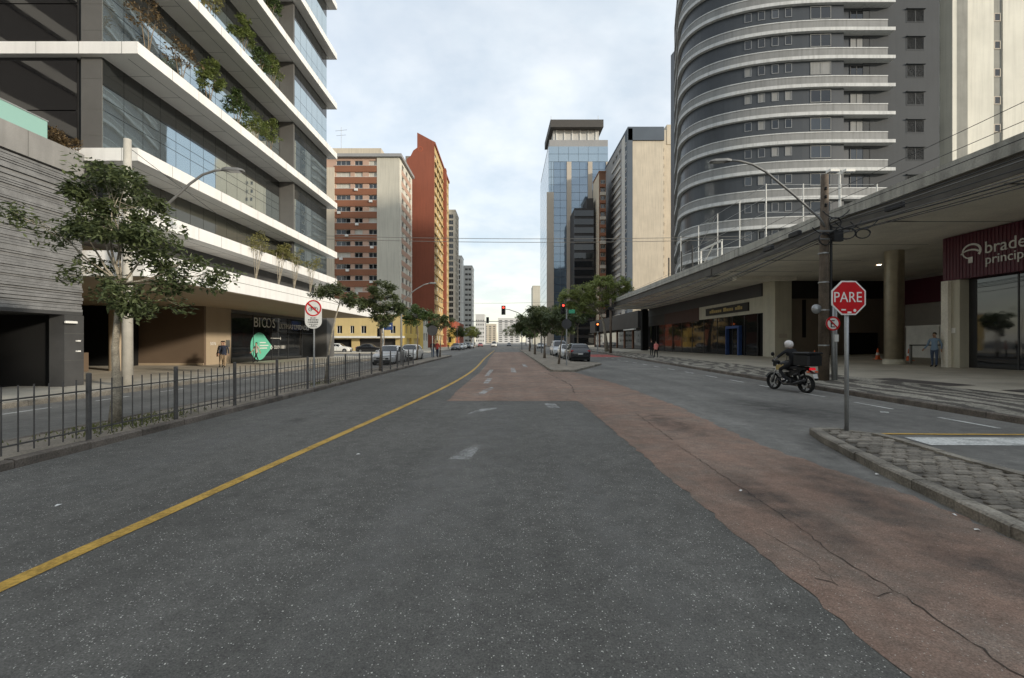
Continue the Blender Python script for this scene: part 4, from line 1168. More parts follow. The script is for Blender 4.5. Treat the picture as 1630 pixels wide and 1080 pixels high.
boxpart('bank_wall', (FX+0.0,-60,4.76),(FX+0.3,21.35,6.9), 'recess_wall', p)
boxpart('rear_wall', (44,-60,0),(45,70,7.6), 'concrete_grey', p)
boxpart('south_wall', (FX,-60.3,0),(45,-60,7.6), 'concrete_grey', p)
for (xx, yy) in ((25.0,29.6),):
    part('downlight', MB().lathe([(0.0001,6.885),(0.10,6.885),(0.12,6.90)], (xx,yy,0), n=14), ['downlight'], p)
# bank sign box hung on the frontage
bs = thing('bank_sign', (FX-0.7,20,4.75), 'maroon bank sign box with pale tree logo and white lettering under the canopy', 'sign')
boxpart('sign_box', (FX-0.62,8.0,4.75),(FX-0.02,22.1,6.88), 'maroon', bs)
mb = MB(); yy = 8.05
ribm = MB().box((0,-0.035,0),(0.02,0.035,2.10)).mesh('sign_rib', ['maroon_rib'])
yy = 14.2
while yy < 22.05:
    link('sign_rib', ribm, bs, (FX-0.64,yy,4.765)); yy += 0.155
SX = FX-0.655
text('lettering', 'bradesco', 0.78, 'sign_white', bs, (SX,20.15,5.76), R(-90), 0.012, 0.92)
text('lettering', 'principal', 0.60, 'sign_white', bs, (SX,20.12,5.27), R(-90), 0.012, 0.92)
def arc_strip(cy, cz, ry, rz_, a0, a1, w0, w1, n=18):
    vs_ = []
    for k in range(n+1):
        a = R(a0+(a1-a0)*k/n); w = w0+(w1-w0)*k/n
        for s in (-0.5, 0.5):
            vs_.append((SX, cy+(ry+s*w)*math.cos(a), cz+(rz_+s*w)*math.sin(a)))
    m_ = MB(); m_.add(vs_, [(2*k,2*k+1,2*k+3,2*k+2) for k in range(n)])
    m_.add([(v[0]+0.012,v[1],v[2]) for v in vs_], [(2*k+2,2*k+3,2*k+1,2*k) for k in range(n)])
    return m_
part('logo_crown', arc_strip(20.72,5.98,0.40,0.33,-70,215,0.05,0.11), ['sign_white'], bs)
part('logo_branch', arc_strip(20.78,5.80,0.44,0.26,20,150,0.05,0.09), ['sign_white'], bs)
part('logo_trunk', MB().box((SX,20.66,5.44),(SX+0.012,20.86,5.72)), ['sign_white'], bs)
# booth, rail and cones inside the entrance
bt = thing('ticket_booth', (29.5,30,0.62), 'white ticket booth with dark window inside the shaded entrance', 'booth')
mb = MB().box((28.6,29.0,0.5),(31.6,29.1,1.2)).box((28.6,29.0,2.3),(31.6,29.1,2.75)).box((28.6,29.0,1.2),(28.9,29.1,2.3)).box((30.2,29.0,1.2),(31.6,29.1,2.3))
mb.box((28.55,29.1,0.5),(28.65,31.5,2.75)).box((28.5,28.9,2.75),(31.7,31.6,2.85))
part('shell', mb, ['frame_white'], bt)
boxpart('window', (28.9,29.03,1.2),(30.2,29.06,2.3), 'glass_dark', bt)
boxpart('counter', (28.7,28.8,1.12),(30.3,29.0,1.2), 'galvanised', bt)
rl = thing('barrier_rail', (24,25,0.45), 'dark barrier rail on a steel post beside the round column', 'railing')
part('post', MB().box((23.0,25.1,0.4),(23.1,25.2,1.5)), ['galvanised'], rl)
part('post', MB().box((26.0,25.1,0.45),(26.1,25.2,1.5)), ['galvanised'], rl)
part('rail', MB().box((23.0,25.12,1.5),(26.1,25.18,1.56)), ['sign_black'], rl)

# ---- things on the podium roof: court fence and floodlight
cf = thing('court_fence', (19.2,38,7.9), 'tall wire court fence with pale posts on the podium roof', 'fence')
for yy in (32.5,36.2,40,44,48.5):
    part('post', MB().tube([(19.1,yy,7.9),(19.1,yy,13.4)], 0.042), ['frame_white'], cf)
for xx in (21.85,24.6,27.3):
    part('post', MB().tube([(xx,32.5,7.9),(xx,32.5,13.4)], 0.042), ['frame_white'], cf)
for zz in (10.2,11.3,12.4,13.35):
    part('wire', MB().tube([(19.1,48.5,zz),(19.1,32.5,zz),(27.3,32.5,zz)], 0.018, 4), ['galvanised'], cf)
part('brace', MB().tube([(19.1,44,11.2),(19.1,40,13.3)], 0.03).tube([(19.1,48.5,9.4),(19.1,44,11.3)], 0.03).tube([(19.1,40,11.2),(19.1,44,9.2)],0.03), ['galvanised'], cf)
fl = thing('floodlight', (30,40,7.9), 'twin floodlight on a thin pole above the podium roof', 'lamp')
part('pole', MB().tube([(30.2,40,7.9),(30.2,40,17.2)], 0.09), ['frame_white'], fl)
part('crossbar', MB().box((29.2,39.95,17.0),(31.2,40.05,17.1)), ['frame_white'], fl)
for xx in (29.5,30.9):
    h = part('lamp_head', MB().bbox((xx-0.45,39.6,17.1),(xx+0.45,40.2,17.35),0.05), ['frame_white'], fl)
    boxpart('lens', (xx-0.38,39.65,17.02),(xx+0.38,40.1,17.10), 'glass_window', h)
rf = thing('roof_frame', (18.2,38,7.9), 'white steel goal-like frame on the podium roof edge', 'frame')
part('frame', MB().box((18.0,41.0,7.9),(18.12,41.1,10.3)).box((18.0,37.0,10.2),(18.12,41.1,10.35)).tube([(18.06,41,8.6),(18.06,38.6,10.2)], 0.05).box((18.0,37.0,7.9),(18.1,37.1,10.3)), ['frame_white'], rf)
for i, (xx, yy, lb) in enumerate(((17.6,44.5,'dark stub post on the roof edge left of the roof frame'),(17.6,48.0,'thin dark stub post furthest along the roof edge'),(17.6,41.9,'dark stub post beside the white roof frame'))):
    tag(part('roof_post', MB().tube([(xx,yy,7.9),(xx,yy,10.9)], 0.07), ['sign_black'], None), lb, 'post', 'stub posts on the podium roof')

# ================================================================== round grey tower
tw = thing('round_tower', (40,60,7.9), 'grey residential tower with rounded corner and white balcony bands', 'building')
P0, P1, P2 = Vector((23.4,60.3)), Vector((19.6,50.2)), Vector((38.6,50.2))
curve = [Vector((28.2,74)), Vector((25.9,68)), Vector((24.5,63.5))]
for k in range(31):
    s = k/30; curve.append(P0*(1-s)**2 + P1*2*s*(1-s) + P2*s*s)
def offs(c, d):
    out = []
    for i, q in enumerate(c):
        a, b_ = c[max(i-1,0)], c[min(i+1,len(c)-1)]
        n_ = (b_-a).normalized(); out.append(q + Vector((-n_.y, n_.x))*d)
    return out
def along(c, d0, d1, z0, z1, name, m, parent, smoothf=True):
    """band following the curve between two offsets"""
    A, B = offs(c, d0), offs(c, d1); n = len(c); mb = MB()
    vs_ = [(q.x,q.y,z0) for q in A]+[(q.x,q.y,z1) for q in A]+[(q.x,q.y,z1) for q in B]+[(q.x,q.y,z0) for q in B]
    fs = []
    for i in range(n-1):
        for r0, r1 in ((0,1),(1,2),(2,3),(3,0)):
            fs.append((r0*n+i, r0*n+i+1, r1*n+i+1, r1*n+i))
    fs.append((n-1,2*n-1,3*n-1,4*n-1)); fs.append((0,3*n,2*n,n))
    return part(name, mb.add(vs_, fs), [m], parent)
slab_c = curve + [Vector((44.2,50.2))]
par_c = curve + [Vector((43.4,50.2))]
FH, NFL, ZB = 3.2, 13, 8.45
wall_c = offs(curve, 0.30)
wp = [(q.x,q.y) for q in wall_c] + [(38.9,51.05),(50.0,51.05),(50.0,76),(28.2,76)]
part('wall', MB().prism(wp, 7.9, ZB+FH*NFL+1.2), ['tower_grey'], tw)
boxpart('side_wall', (41.2,50.98,7.9),(50.02,51.04,ZB+FH*NFL+1.2), 'tower_side', tw)
def on_wall(ratio):
    """where the wall stands at a given bearing X/Y"""
    for a, b_ in zip(wall_c, wall_c[1:]):
        ra, rb = a.x/a.y, b_.x/b_.y
        if ra <= ratio <= rb:
            s = (ratio-ra)/(rb-ra); q = a.lerp(b_, s); d = (b_-a).normalized()
            return q, math.atan2(d.y, d.x)
    return None
for f in range(NFL+1):
    z = ZB + f*FH
    sl = along(slab_c, -0.12, 1.3, z, z+0.38, 'floor_slab', 'slab_white', tw)
    pr = along(par_c, 0.0, 0.14, z+0.38, z+1.20, 'parapet', 'parapet_grey', tw)
    along(par_c, -0.05, 0.19, z+1.20, z+1.31, 'parapet_cap', 'slab_white', pr)
    if f == NFL: break
    for ratio, w, h, pan in ((0.5467,0.75,1.05,1),(0.5770,0.75,1.05,1),(0.6080,0.75,1.05,1),(0.6383,0.75,1.05,1),(0.7115,2.3,1.45,2)):
        q, a = on_wall(ratio)
        pane = rnd.choice(['glass_dark','glass_dark','glass_dark','glass_window','parapet_grey'])
        me = window_mesh(w, h, pan, 'frame_grey' if pan == 1 else 'parapet_grey', pane, 0.07)
        d = Vector((math.cos(a), math.sin(a)))
        o = q - d*w/2 + Vector((d.y, -d.x))*0.05
        link('window', me, tw, (o.x, o.y, z+FH-0.15-h), a)
    link('window', window_mesh(2.3,2.2,3,'mullion',rnd.choice(['glass_window','parapet_grey','glass_dark']),0.08), tw, (39.7,51.0-0.02,z+FH-0.25-2.2))
    link('window', window_mesh(2.1,1.5,2,'tower_side',rnd.choice(['glass_window','glass_dark','blind']),0.10), tw, (46.2,50.95,z+FH-0.2-1.5))
    boxpart('window_hood', (46.15,50.75,z+FH-0.2),(48.35,50.979,z+FH-0.1), 'tower_side', tw)
along(offs(curve,0.5), 0, 0.2, ZB+FH*NFL+1.2, ZB+FH*NFL+2.4, 'roof_parapet', 'tower_grey', tw)

# ================================================================== pale slab at the right edge
ws = thing('white_slab', (66,56,0), 'tall cream slab with a grey window strip at the upper right edge', 'building')
boxpart('mirror_panel', (50.2,53.4,7),(53.2,54,60), 'marble', ws)
boxpart('pale_edge', (52.5,51.9,7),(53.0,53.39,60), 'cream_wall', ws)
boxpart('pier', (53.0,51.95,7),(54.35,54,60), 'concrete_grey', ws)
boxpart('wall', (54.35,53.0,7),(58.6,70,60), 'cream_wall', ws)
boxpart('strip', (58.6,53.15,7),(59.7,70,60), 'concrete_grey', ws)
boxpart('wall', (59.7,53.0,7),(80,70,60), 'cream_wall', ws)
for k in range(15):
    link('window', window_mesh(0.8,1.0,1,'stone_pier','glass_dark',0.1), ws, (58.75,53.09,10.3+3.35*k))

# ================================================================== right side: far towers
# --- blue glass tower
gt = thing('glass_tower', (29,207,0), 'tall blue glass office tower with stone piers and dark overhanging roof', 'building')
gx0,gx1,gy0,gy1 = 17.1,41.8,183,231
boxpart('core', (gx0+0.35,gy0+0.35,0),(gx1,gy1,86), 'mid_grey_wall', gt)
fh = 3.2
pcache = {}
def gpane(x, y, z, w, h, face, m, name='glass_panel'):
    key = (round(w,2), round(h,2), face, m)
    if key not in pcache:
        if face == 'y': pcache[key] = MB().box((0.05,0,0.06),(w-0.05,0.2,h-0.06)).mesh('glass_panel', [m])
        else: pcache[key] = MB().box((0,0.05,0.06),(0.2,w-0.05,h-0.06)).mesh('glass_panel', [m])
    return link(name, pcache[key], gt, (x, y, z))
for f in range(27):
    z = f*fh
    if z > 83: break
    crown = z >= 76.7
    if crown:
        for k in range(6): gpane(gx0+k*(gx1-gx0)/6, gy0, z, (gx1-gx0)/6, fh, 'y', 'glass_pale')
    else:
        for (a, b_) in ((19.2,24.6),(26.5,33.4),(35.2,40.9)):
            nn = 2
            for k in range(nn): gpane(a+k*(b_-a)/nn, gy0+0.12, z, (b_-a)/nn, fh, 'y', 'glass_blue')
        if z > 62: gpane(gx0, gy0, z, 1.0, fh, 'y', 'glass_pale'); gpane(gx0+1.05, gy0, z, 1.0, fh, 'y', 'glass_pale')
    for k in range(2): gpane(gx0, gy0+0.3+k*23.8, z, 23.8, fh, 'x', 'glass_pale')
for (a, b_, h) in ((16.3,19.2,64.0),(24.6,26.5,76.6),(33.4,35.2,76.6),(40.9,41.9,76.6)):
    boxpart('stone_pier', (a,gy0-0.5,0),(b_,gy0+0.3,h), 'stone_pier', gt)
boxpart('crown_room', (gx0+2,gy0+1.5,86),(gx1-3.5,gy0+17,90.5), 'pale_grey_wall', gt)
for k in range(6):
    boxpart('crown_fin', (gx0+3.2+k*3.3,gy0+1.2,86),(gx0+3.7+k*3.3,gy0+1.499,90.5), 'frame_white', gt)
part('crown_roof', MB().add([(gx0+0.6,gy0-1.5,90.5),(gx1-2.2,gy0-1.5,90.5),(gx1-2.2,gy0+20,90.5),(gx0+0.0,gy0+20,90.5),(gx0+0.6,gy0-1.5,93.6),(gx1-2.2,gy0-1.5,93.6),(gx1-2.2,gy0+20,93.6),(gx0+0.0,gy0+20,93.6)],
    [(0,3,2,1),(4,5,6,7),(0,1,5,4),(1,2,6,5),(2,3,7,6),(3,0,4,7)]), ['roof_dark'], gt)
for xx in (18.5, 38.5): part('antenna', MB().tube([(xx,gy0+4,93.6),(xx,gy0+4,98)], 0.10), ['galvanised'], gt)
# --- grey and cream slab
gs = slab_block('cream_slab', 'cream slab tower with slate grey frame in front of the blue glass tower', 40,51.8,146,180,72.5,'cream_wall2','mid_grey_wall',[],24,2.9,1.4,'frame_white',['glass_dark'],[(12.5,15.5),(17,20),(22,25)],-1,1.0,'slate_blue')
boxpart('frame_top', (39.9,145.6,68.6),(51.9,145.999,72.5), 'slate_blue', gs)
boxpart('frame_side', (39.6,145.6,0),(41.4,148.4,72.5), 'slate_blue', gs)
boxpart('pale_strip', (39.85,149.4,0),(39.999,153.5,72), 'pale_grey_wall', gs)
for f in range(23):
    link('window', window_mesh(1.4,1.2,1,'frame_white','glass_window',0.12), gs, (39.55,148.0,3.5+2.9*f), R(-90))
    boxpart('balcony_band', (39.6,155.0,2.0+2.9*f),(39.999,168.0,3.0+2.9*f), 'pale_grey_wall', gs)
rw = thing('rear_wing', (57,155,0), 'cream rear wing with a column of small windows behind the slate-framed slab', 'building')
O = (52.2,152,1.0)
ops = floor_windows(rw, O, 0, [(0.5,1.9),(5.4,6.3),(7.1,8.0)], 24, 2.85, 1.0, 1.3, 0.3, 'frame_white', ['glass_dark','glass_window'], 1)
facade(rw, 'front_wall', O, 0, 18, 74, ops, 0.3, ['cream_wall2'])
boxpart('core', (52.4,152.5,0),(70,165,73.5), 'cream_wall2', rw)
boxpart('head_house', (55.0,151.8,70.0),(70,165,76.8), 'cream_wall2', rw)
# --- slim brown balcony tower
sb = slab_block('slim_tower', 'slim tower with brown balconies between blue glass tower and cream slab', 33.9,36.4,163,174.5,64.5,'dark_brown','cream_wall2',[],24,3.0,1.3,'frame_white',['glass_dark'],[],-1)
for f in range(20):
    boxpart('balcony', (34.2,162.3,2.0+3.0*f),(36.3,162.998,3.1+3.0*f), 'brown_band' if f % 3 else 'stone_pier', sb)
    link('window', window_mesh(1.6,1.5,2,'stone_pier','glass_dark',0.1), sb, (34.5,162.9,3.3+3.0*f))
bb = thing('reflection_block', (29,174,0), 'near-black block standing in for a dark reflection in the blue glass tower', 'building')  # solid block shaped in place of a dark reflection on the tower glass
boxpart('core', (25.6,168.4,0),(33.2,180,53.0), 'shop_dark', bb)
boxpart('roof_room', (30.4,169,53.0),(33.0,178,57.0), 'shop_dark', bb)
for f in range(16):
    boxpart('reflection_band', (25.5,168.2,1.2+3.25*f),(33.25,168.399,3.4+3.25*f), 'glass_dark', bb)
slab_block('beige_far_block', 'plain beige block low behind the left edge of the blue glass tower', 20,26,350,370,46,'beige_wall','beige_wall',[],1,3,1.5,'frame_white',['glass_dark'],[],-1)
# --- dark shopfronts beyond the canopy
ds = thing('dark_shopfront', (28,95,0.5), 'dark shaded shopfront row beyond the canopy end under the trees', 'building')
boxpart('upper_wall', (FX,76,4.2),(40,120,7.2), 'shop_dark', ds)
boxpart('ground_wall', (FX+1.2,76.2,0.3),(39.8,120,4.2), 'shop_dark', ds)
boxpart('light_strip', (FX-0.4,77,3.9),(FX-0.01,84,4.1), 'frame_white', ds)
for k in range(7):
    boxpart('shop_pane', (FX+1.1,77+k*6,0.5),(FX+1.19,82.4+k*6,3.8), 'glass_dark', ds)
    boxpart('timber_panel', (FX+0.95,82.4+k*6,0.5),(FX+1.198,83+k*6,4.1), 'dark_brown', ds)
# ================================================================== fence on the left median
fe = thing('median_fence', (-6.82,18,0.105), 'dark steel railing fence along the left median', 'fence')
posts = [3.45,5.3,7.16,9.04,10.99,13.0,15.0,16.75,18.5,20.25,22.05,23.9,25.6,27.2,28.7,30.25,31.8]
pm = MB().bbox((-0.031,-0.031,0.0),(0.031,0.031,1.10),0.010).mesh('post', ['fence_paint'])
barm = MB().box((-0.0065,-0.0065,0.0),(0.0065,0.0065,0.93)).mesh('bar', ['fence_paint'])
for yy in posts:
    link('post', pm, fe, (-6.82, yy, 0.10), rnd.uniform(-.05,.05))
for a, b_ in zip(posts, posts[1:]):
    n = 9 if a < 16 else 8
    for k in range(1, n):
        o = link('bar', barm, fe, (-6.82, a+(b_-a)*k/n, 0.165+rnd.uniform(-.008,.008)))
    for zz in (0.90, 0.27):
        boxpart('rail', (-6.832,a+0.03,zz),(-6.808,b_-0.03,zz+0.022), 'fence_paint', fe)

# ================================================================== signs
def ngon(n, r, rot=0.0):
    return [(r*math.cos(2*math.pi*k/n+rot), r*math.sin(2*math.pi*k/n+rot)) for k in range(n)]
def plate_y(poly, y0, y1):
    """flat plate facing -Y from an (x, z) outline"""
    n = len(poly)
    return MB().add([(q[0],y0,q[1]) for q in poly]+[(q[0],y1,q[1]) for q in poly], [tuple(range(n)), tuple(range(2*n-1,n-1,-1))]+[(i,n+i,n+(i+1) % n,(i+1) % n) for i in range(n)])
st = thing('stop_sign', (6.09,7.9,0.11), 'red octagonal PARE stop sign on a grey pole on the near island', 'sign')
part('pole', MB().tube([(6.09,7.9,0.08),(6.09,7.9,2.70)], 0.034, 12), ['galvanised'], st, smooth=True)
ZC = 2.49
def shift(poly, x, z): return [(q[0]+x, q[1]+z) for q in poly]
oc = math.pi/8
pl = part('plate', plate_y(shift(ngon(8,0.330,oc),6.085,ZC),7.845,7.858), ['sign_white'], st)
part('red_field', plate_y(shift(ngon(8,0.303,oc),6.085,ZC),7.8415,7.8445), ['sign_red'], pl)
text('lettering', 'PARE', 0.262, 'sign_white', st, (5.808,7.8395,ZC-0.075), 0, 0.0012, 0.86)
part('sticker', MB().disc((6.19,7.8385,ZC-0.225),0.026,'y',12,0,0,0.002).box((5.95,7.8385,ZC-0.225),(6.03,7.840,ZC-0.20)).box((6.06,7.8385,ZC-0.275),(6.13,7.840,ZC-0.245)), ['sign_white'], st)

ep = thing('no_parking_sign', (12.85,17.2,1.9), 'round no parking sign with struck-out E fixed to the wooden utility pole', 'sign')
part('plate', MB().disc((12.58,17.0,2.42),0.275,'y',28,0,0,0.012), ['sign_white'], ep)
part('ring', MB().disc((12.58,16.994,2.42),0.28,'y',28,0,0.215,0.004), ['sign_red'], ep)
text('lettering', 'E', 0.40, 'sign_black', ep, (12.455,16.990,2.275), 0, 0.001, 1.0)
part('slash', MB().add([(12.38,16.986,2.585),(12.415,16.986,2.62),(12.78,16.986,2.255),(12.745,16.986,2.22)], [(0,1,2,3),(3,2,1,0)]), ['sign_red'], ep)

bk = thing('no_bicycle_sign', (-6.8,15.45,0.11), 'pale plate with red no-bicycle roundel on a pole in the fence', 'sign')
part('pole', MB().tube([(-6.8,15.45,0.1),(-6.8,15.45,3.0)], 0.03, 8), ['galvanised'], bk)
outline = [(0.295*math.cos(R(a)), 0.72+0.0+0.295*math.sin(R(a))) for a in range(0, 181, 15)] + [(-0.295,0.25)] + [(0.295*math.cos(R(a)), 0.25+0.25*math.sin(R(a))) for a in range(195, 346, 15)] + [(0.295,0.25)]
part('plate', plate_y([(-6.8+x, 2.17+z) for (x, z) in reversed(outline)],15.39,15.40), ['paint_white'], bk)
part('ring', MB().disc((-6.8,15.382,2.89),0.285,'y',28,0,0.24,0.005), ['sign_red'], bk)
part('slash', MB().add([(-7.0,15.383,3.03),(-6.96,15.383,3.07),(-6.60,15.383,2.75),(-6.64,15.383,2.71)], [(0,1,2,3),(3,2,1,0)]), ['sign_red'], bk)
mb = MB()
for cx in (-6.90,-6.70): mb.disc((cx,15.385,2.85),0.065,'y',16,0,0.05,0.003)
mb.tube([(-6.90,15.386,2.85),(-6.84,15.386,2.93),(-6.74,15.386,2.93),(-6.79,15.386,2.85),(-6.90,15.386,2.85)],0.008,4).tube([(-6.74,15.386,2.93),(-6.70,15.386,2.85)],0.008,4)
part('bicycle', mb, ['sign_black'], bk)
mb = MB()
for (w, zz, h) in ((0.20,2.53,0.035),(0.36,2.455,0.05),(0.38,2.375,0.05),(0.30,2.31,0.03),(0.16,2.265,0.025),(0.26,2.225,0.025)):
    x = -6.8-w/2
    while x < -6.8+w/2:
        l = rnd.uniform(0.02,0.07); mb.box((x,15.384,zz),(min(x+l,-6.8+w/2),15.3895,zz+h)); x += l+0.018
part('small_print', mb, ['lamp_grey'], bk)

# ================================================================== poles, lamps and cables
up = thing('utility_pole', (12.9,17.5,0.2), 'dark wooden utility pole with tangled cables beside the no parking sign', 'pole')
part('pole', MB().tube([(12.58,17.5,0.1),(12.59,17.5,4),(12.62,17.5,8.35)], [0.19,0.175,0.13], 12), ['wood_pole'], up, smooth=True)
part('conduit', MB().tube([(12.90,17.4,0.1),(12.88,17.42,3.6)], 0.075, 10).tube([(13.04,17.45,0.1),(13.02,17.45,3.3)], 0.05, 8), ['galvanised'], up, smooth=True)
part('riser_cable', MB().tube([(12.80,17.4,2.2),(12.80,17.4,4.2),(12.80,17.4,6.3)], 0.045, 6), ['cable'], up)
for zz in (1.55,2.95,4.05,5.2): part('band', MB().lathe([(0.185,zz),(0.195,zz),(0.195,zz+0.05),(0.185,zz+0.05)], (12.58,17.5,0), n=14), ['galvanised'], up)
boxpart('sticker', (12.86,17.29,1.72),(13.02,17.32,2.0), 'sign_white', up)
part('meter_dish', MB().lathe([(0.0001,-0.08),(0.17,-0.04),(0.19,0.05),(0.0001,0.06)], (12.28,17.46,3.02), 'y', 18), ['galvanised'], up, smooth=True)
part('bracket', MB().box((12.68,17.3,6.55),(12.9,17.36,6.62)).box((12.2,17.34,6.05),(13.5,17.4,6.12)).box((12.3,17.34,5.75),(13.4,17.4,5.8)), ['lamp_grey'], up)
for k in range(3): part('insulator', MB().lathe([(0.03,0),(0.055,0.03),(0.03,0.06),(0.055,0.09),(0.02,0.13)], (12.56,17.36,7.05+0.33*k), n=10), ['black_plastic'], up)
boxpart('splice_box', (12.75,17.15,5.65),(13.1,17.3,6.05), 'cable', up)
def lamp_arm(parent, pts, r, head_from, head_dir, m='lamp_grey', hl=0.75):
    part('lamp_arm', MB().tube(pts, r, 8), [m], parent, smooth=True)
    a = Vector(head_from); d = Vector(head_dir).normalized(); s = Vector((-d.y, d.x, 0)).normalized()*0.15; u = Vector((0,0,0.07))
    mb = MB(); vs_ = []
    for (k, wk, hk) in ((0,0.4,0.7),(0.25,1.0,1.0),(0.8,1.0,0.9),(1.0,0.6,0.5)):
        c = a + d*hl*k
        vs_ += [c-s*wk-u*hk*0.6, c+s*wk-u*hk*0.6, c+s*wk*0.7+u*hk, c-s*wk*0.7+u*hk]
    fs = [(3,2,1,0),(12,13,14,15)]
    for i in range(3):
        for k in range(4): fs.append((4*i+k, 4*i+(k+1) % 4, 4*i+4+(k+1) % 4, 4*i+4+k))
    h = part('lamp_head', mb.add(vs_, fs).recalc(), [m], parent)
    part('lens', MB().add([a+d*hl*0.3-s*0.8-u*0.66, a+d*hl*0.3+s*0.8-u*0.66, a+d*hl*0.85+s*0.8-u*0.62, a+d*hl*0.85-s*0.8-u*0.62], [(0,1,2,3),(3,2,1,0)]), ['headlamp'], h)
lamp_arm(up, [(12.62,17.4,6.15),(12.35,17.4,6.6),(11.3,17.4,7.55),(10.2,17.4,8.45),(9.7,17.4,8.73),(9.2,17.4,8.86),(8.75,17.4,8.9)], 0.045, (8.85,17.4,8.88), (-1,0,-0.04), hl=0.85)

cp = thing('concrete_pole', (-13.4,15.5,0.15), 'pale concrete pole with street lamp arm behind the near tree', 'pole')
part('pole', MB().tube([(-13.4,15.5,0.1),(-13.4,15.5,8.85)], [0.17,0.115], 14), ['concrete_pole'], cp, smooth=True)
part('band', MB().lathe([(0.16,5.45),(0.17,5.45),(0.17,5.6),(0.16,5.6)], (-13.4,15.5,0), n=14), ['galvanised'], cp)
lamp_arm(cp, [(-13.3,15.5,5.5),(-12.9,15.5,5.75),(-12.0,15.5,6.55),(-11.2,15.5,7.28),(-10.75,15.5,7.6),(-10.3,15.5,7.75),(-9.95,15.5,7.78)], 0.042, (-10.05,15.5,7.78), (1,0,-0.05))

lp = thing('street_lamp', (-7.4,30,0.11), 'grey street lamp leaning over the parked silver car on the left', 'lamp')
part('pole', MB().tube([(-7.5,31,0.1),(-7.5,31,4.4)], 0.06, 8), ['lamp_grey'], lp)
lamp_arm(lp, [(-7.5,31,4.4),(-7.3,31,4.75),(-6.5,31,5.4),(-5.9,31,5.75),(-5.5,31,5.85)], 0.04, (-5.55,31,5.85), (1,0,0.0), hl=0.5)
lp = thing('street_lamp', (-9,56,0.11), 'short white lamp post with curved arm beside the black parked car', 'lamp')
part('pole', MB().tube([(-14.3,50.5,0.1),(-14.3,50.5,5.0),(-14.2,50.5,5.4),(-13.8,50.5,5.65),(-13.5,50.5,5.65)], 0.06, 8), ['frame_white'], lp)
part('lamp_head', MB().bbox((-13.55,50.4,5.58),(-13.0,50.6,5.68),0.03), ['frame_white'], lp)
lp = thing('street_lamp', (4.6,78,0.11), 'tall street lamp with curved arm rising behind the dark median trees', 'lamp')
part('pole', MB().tube([(4.6,78,0.1),(4.6,78,8.2),(4.3,78,9.1),(3.5,78,9.6),(2.6,78,9.75)], 0.07, 8), ['lamp_grey'], lp) if False else part('pole', MB().tube([(2.9,90,0.1),(2.9,90,6.8),(3.2,90,7.6),(4.0,90,8.2),(5.2,90,8.45)], 0.08, 8), ['lamp_grey'], lp)
part('lamp_head', MB().bbox((5.1,89.85,8.36),(5.9,90.15,8.5),0.04), ['lamp_grey'], lp)

sp = thing('cable_pole', (14.2,61,0.25), 'dark slim cable pole at the far end of the canopy', 'pole')
part('pole', MB().tube([(14.3,61,0.2),(14.3,61,7.7)], [0.2,0.14], 10), ['wood_pole'], sp, smooth=True)
part('crossarm', MB().box((13.5,60.95,6.75),(15.1,61.05,6.9)).box((13.9,60.7,6.2),(14.7,60.95,6.6)), ['sign_black'], sp)
def sag(a, b_, s, n=16):
    a, b_ = Vector(a), Vector(b_)
    return [tuple(a.lerp(b_, k/n) - Vector((0,0,s*4*(k/n)*(1-k/n)))) for k in range(n+1)]
cab = [(12.65,6.75,0.25,0.016,'cable'),(12.9,6.55,0.4,0.022,'cable'),(13.05,6.45,0.35,0.03,'cable_grey'),(12.7,6.3,0.5,0.02,'cable'),(13.2,6.2,0.45,0.026,'cable_grey'),
       (12.85,6.08,0.5,0.03,'cable'),(13.15,5.98,0.4,0.02,'cable'),(12.6,5.85,0.55,0.018,'cable'),(12.9,7.25,0.2,0.012,'cable'),(12.75,7.6,0.2,0.012,'cable')]
names = ['topmost but two','thin black','thick grey','second black','second thick grey','thick black','lower black','lowest black','upper thin','highest thin']
for i, (xx, zz, s, r, m) in enumerate(cab):
    pts = sag((14.3+(xx-12.9)*0.8,61,zz+rnd.uniform(-.1,.1)+0.25), (xx,17.4,zz), s*2) + sag((xx,17.4,zz),(xx-2.5+rnd.uniform(-.1,.1),-22,zz+rnd.uniform(-.15,.25)), s*1.6)[1:]
    tag(part('overhead_cable', MB().tube(pts, r*0.75, 5), [m], None), names[i]+' cable of the bundle strung along the canopy edge', 'cable', 'cable bundle along the canopy')
def coil(c, r, tilt, n=26, turns=1.6):
    return [(c[0]+r*math.cos(2*math.pi*turns*k/n)*math.cos(tilt), c[1]+r*math.cos(2*math.pi*turns*k/n)*math.sin(tilt)+0.03*k/n, c[2]+r*0.8*math.sin(2*math.pi*turns*k/n)) for k in range(n+1)]
for i, (c, r, tl, lb) in enumerate((((12.45,17.25,5.75),0.30,0.3,'loose cable coil hanging left of the wooden pole'),((13.3,17.2,5.95),0.26,-0.4,'cable coil hanging just right of the wooden pole'),((13.75,17.0,5.9),0.22,-0.5,'small outer cable coil right of the wooden pole'),((12.75,17.1,6.35),0.25,0.1,'cable tangle wrapped round the head of the wooden pole'))):
    tag(part('cable_coil', MB().tube(coil(c, r, tl), 0.022, 5).tube(sag((c[0]-0.5,c[1],c[2]+0.45),(c[0]+0.55,c[1],c[2]+0.5),0.3,8),0.02,5), ['cable'], None), lb, 'cable', 'cable coils at the pole')
for i, (a, lb) in enumerate((((12.35,18.9,6.35),'dark splice case on the cables left of the pole'),((12.1,20.4,6.05),'lower dark splice case on the cables left of the pole'),((13.55,15.4,6.45),'boxy cable splice case right of the pole'))):
    tag(part('splice_case', MB().bbox((a[0]-0.09,a[1]-0.35,a[2]-0.1),(a[0]+0.09,a[1]+0.35,a[2]+0.1),0.04), ['cable'], None), lb, 'splice case', 'splice cases on the cables')
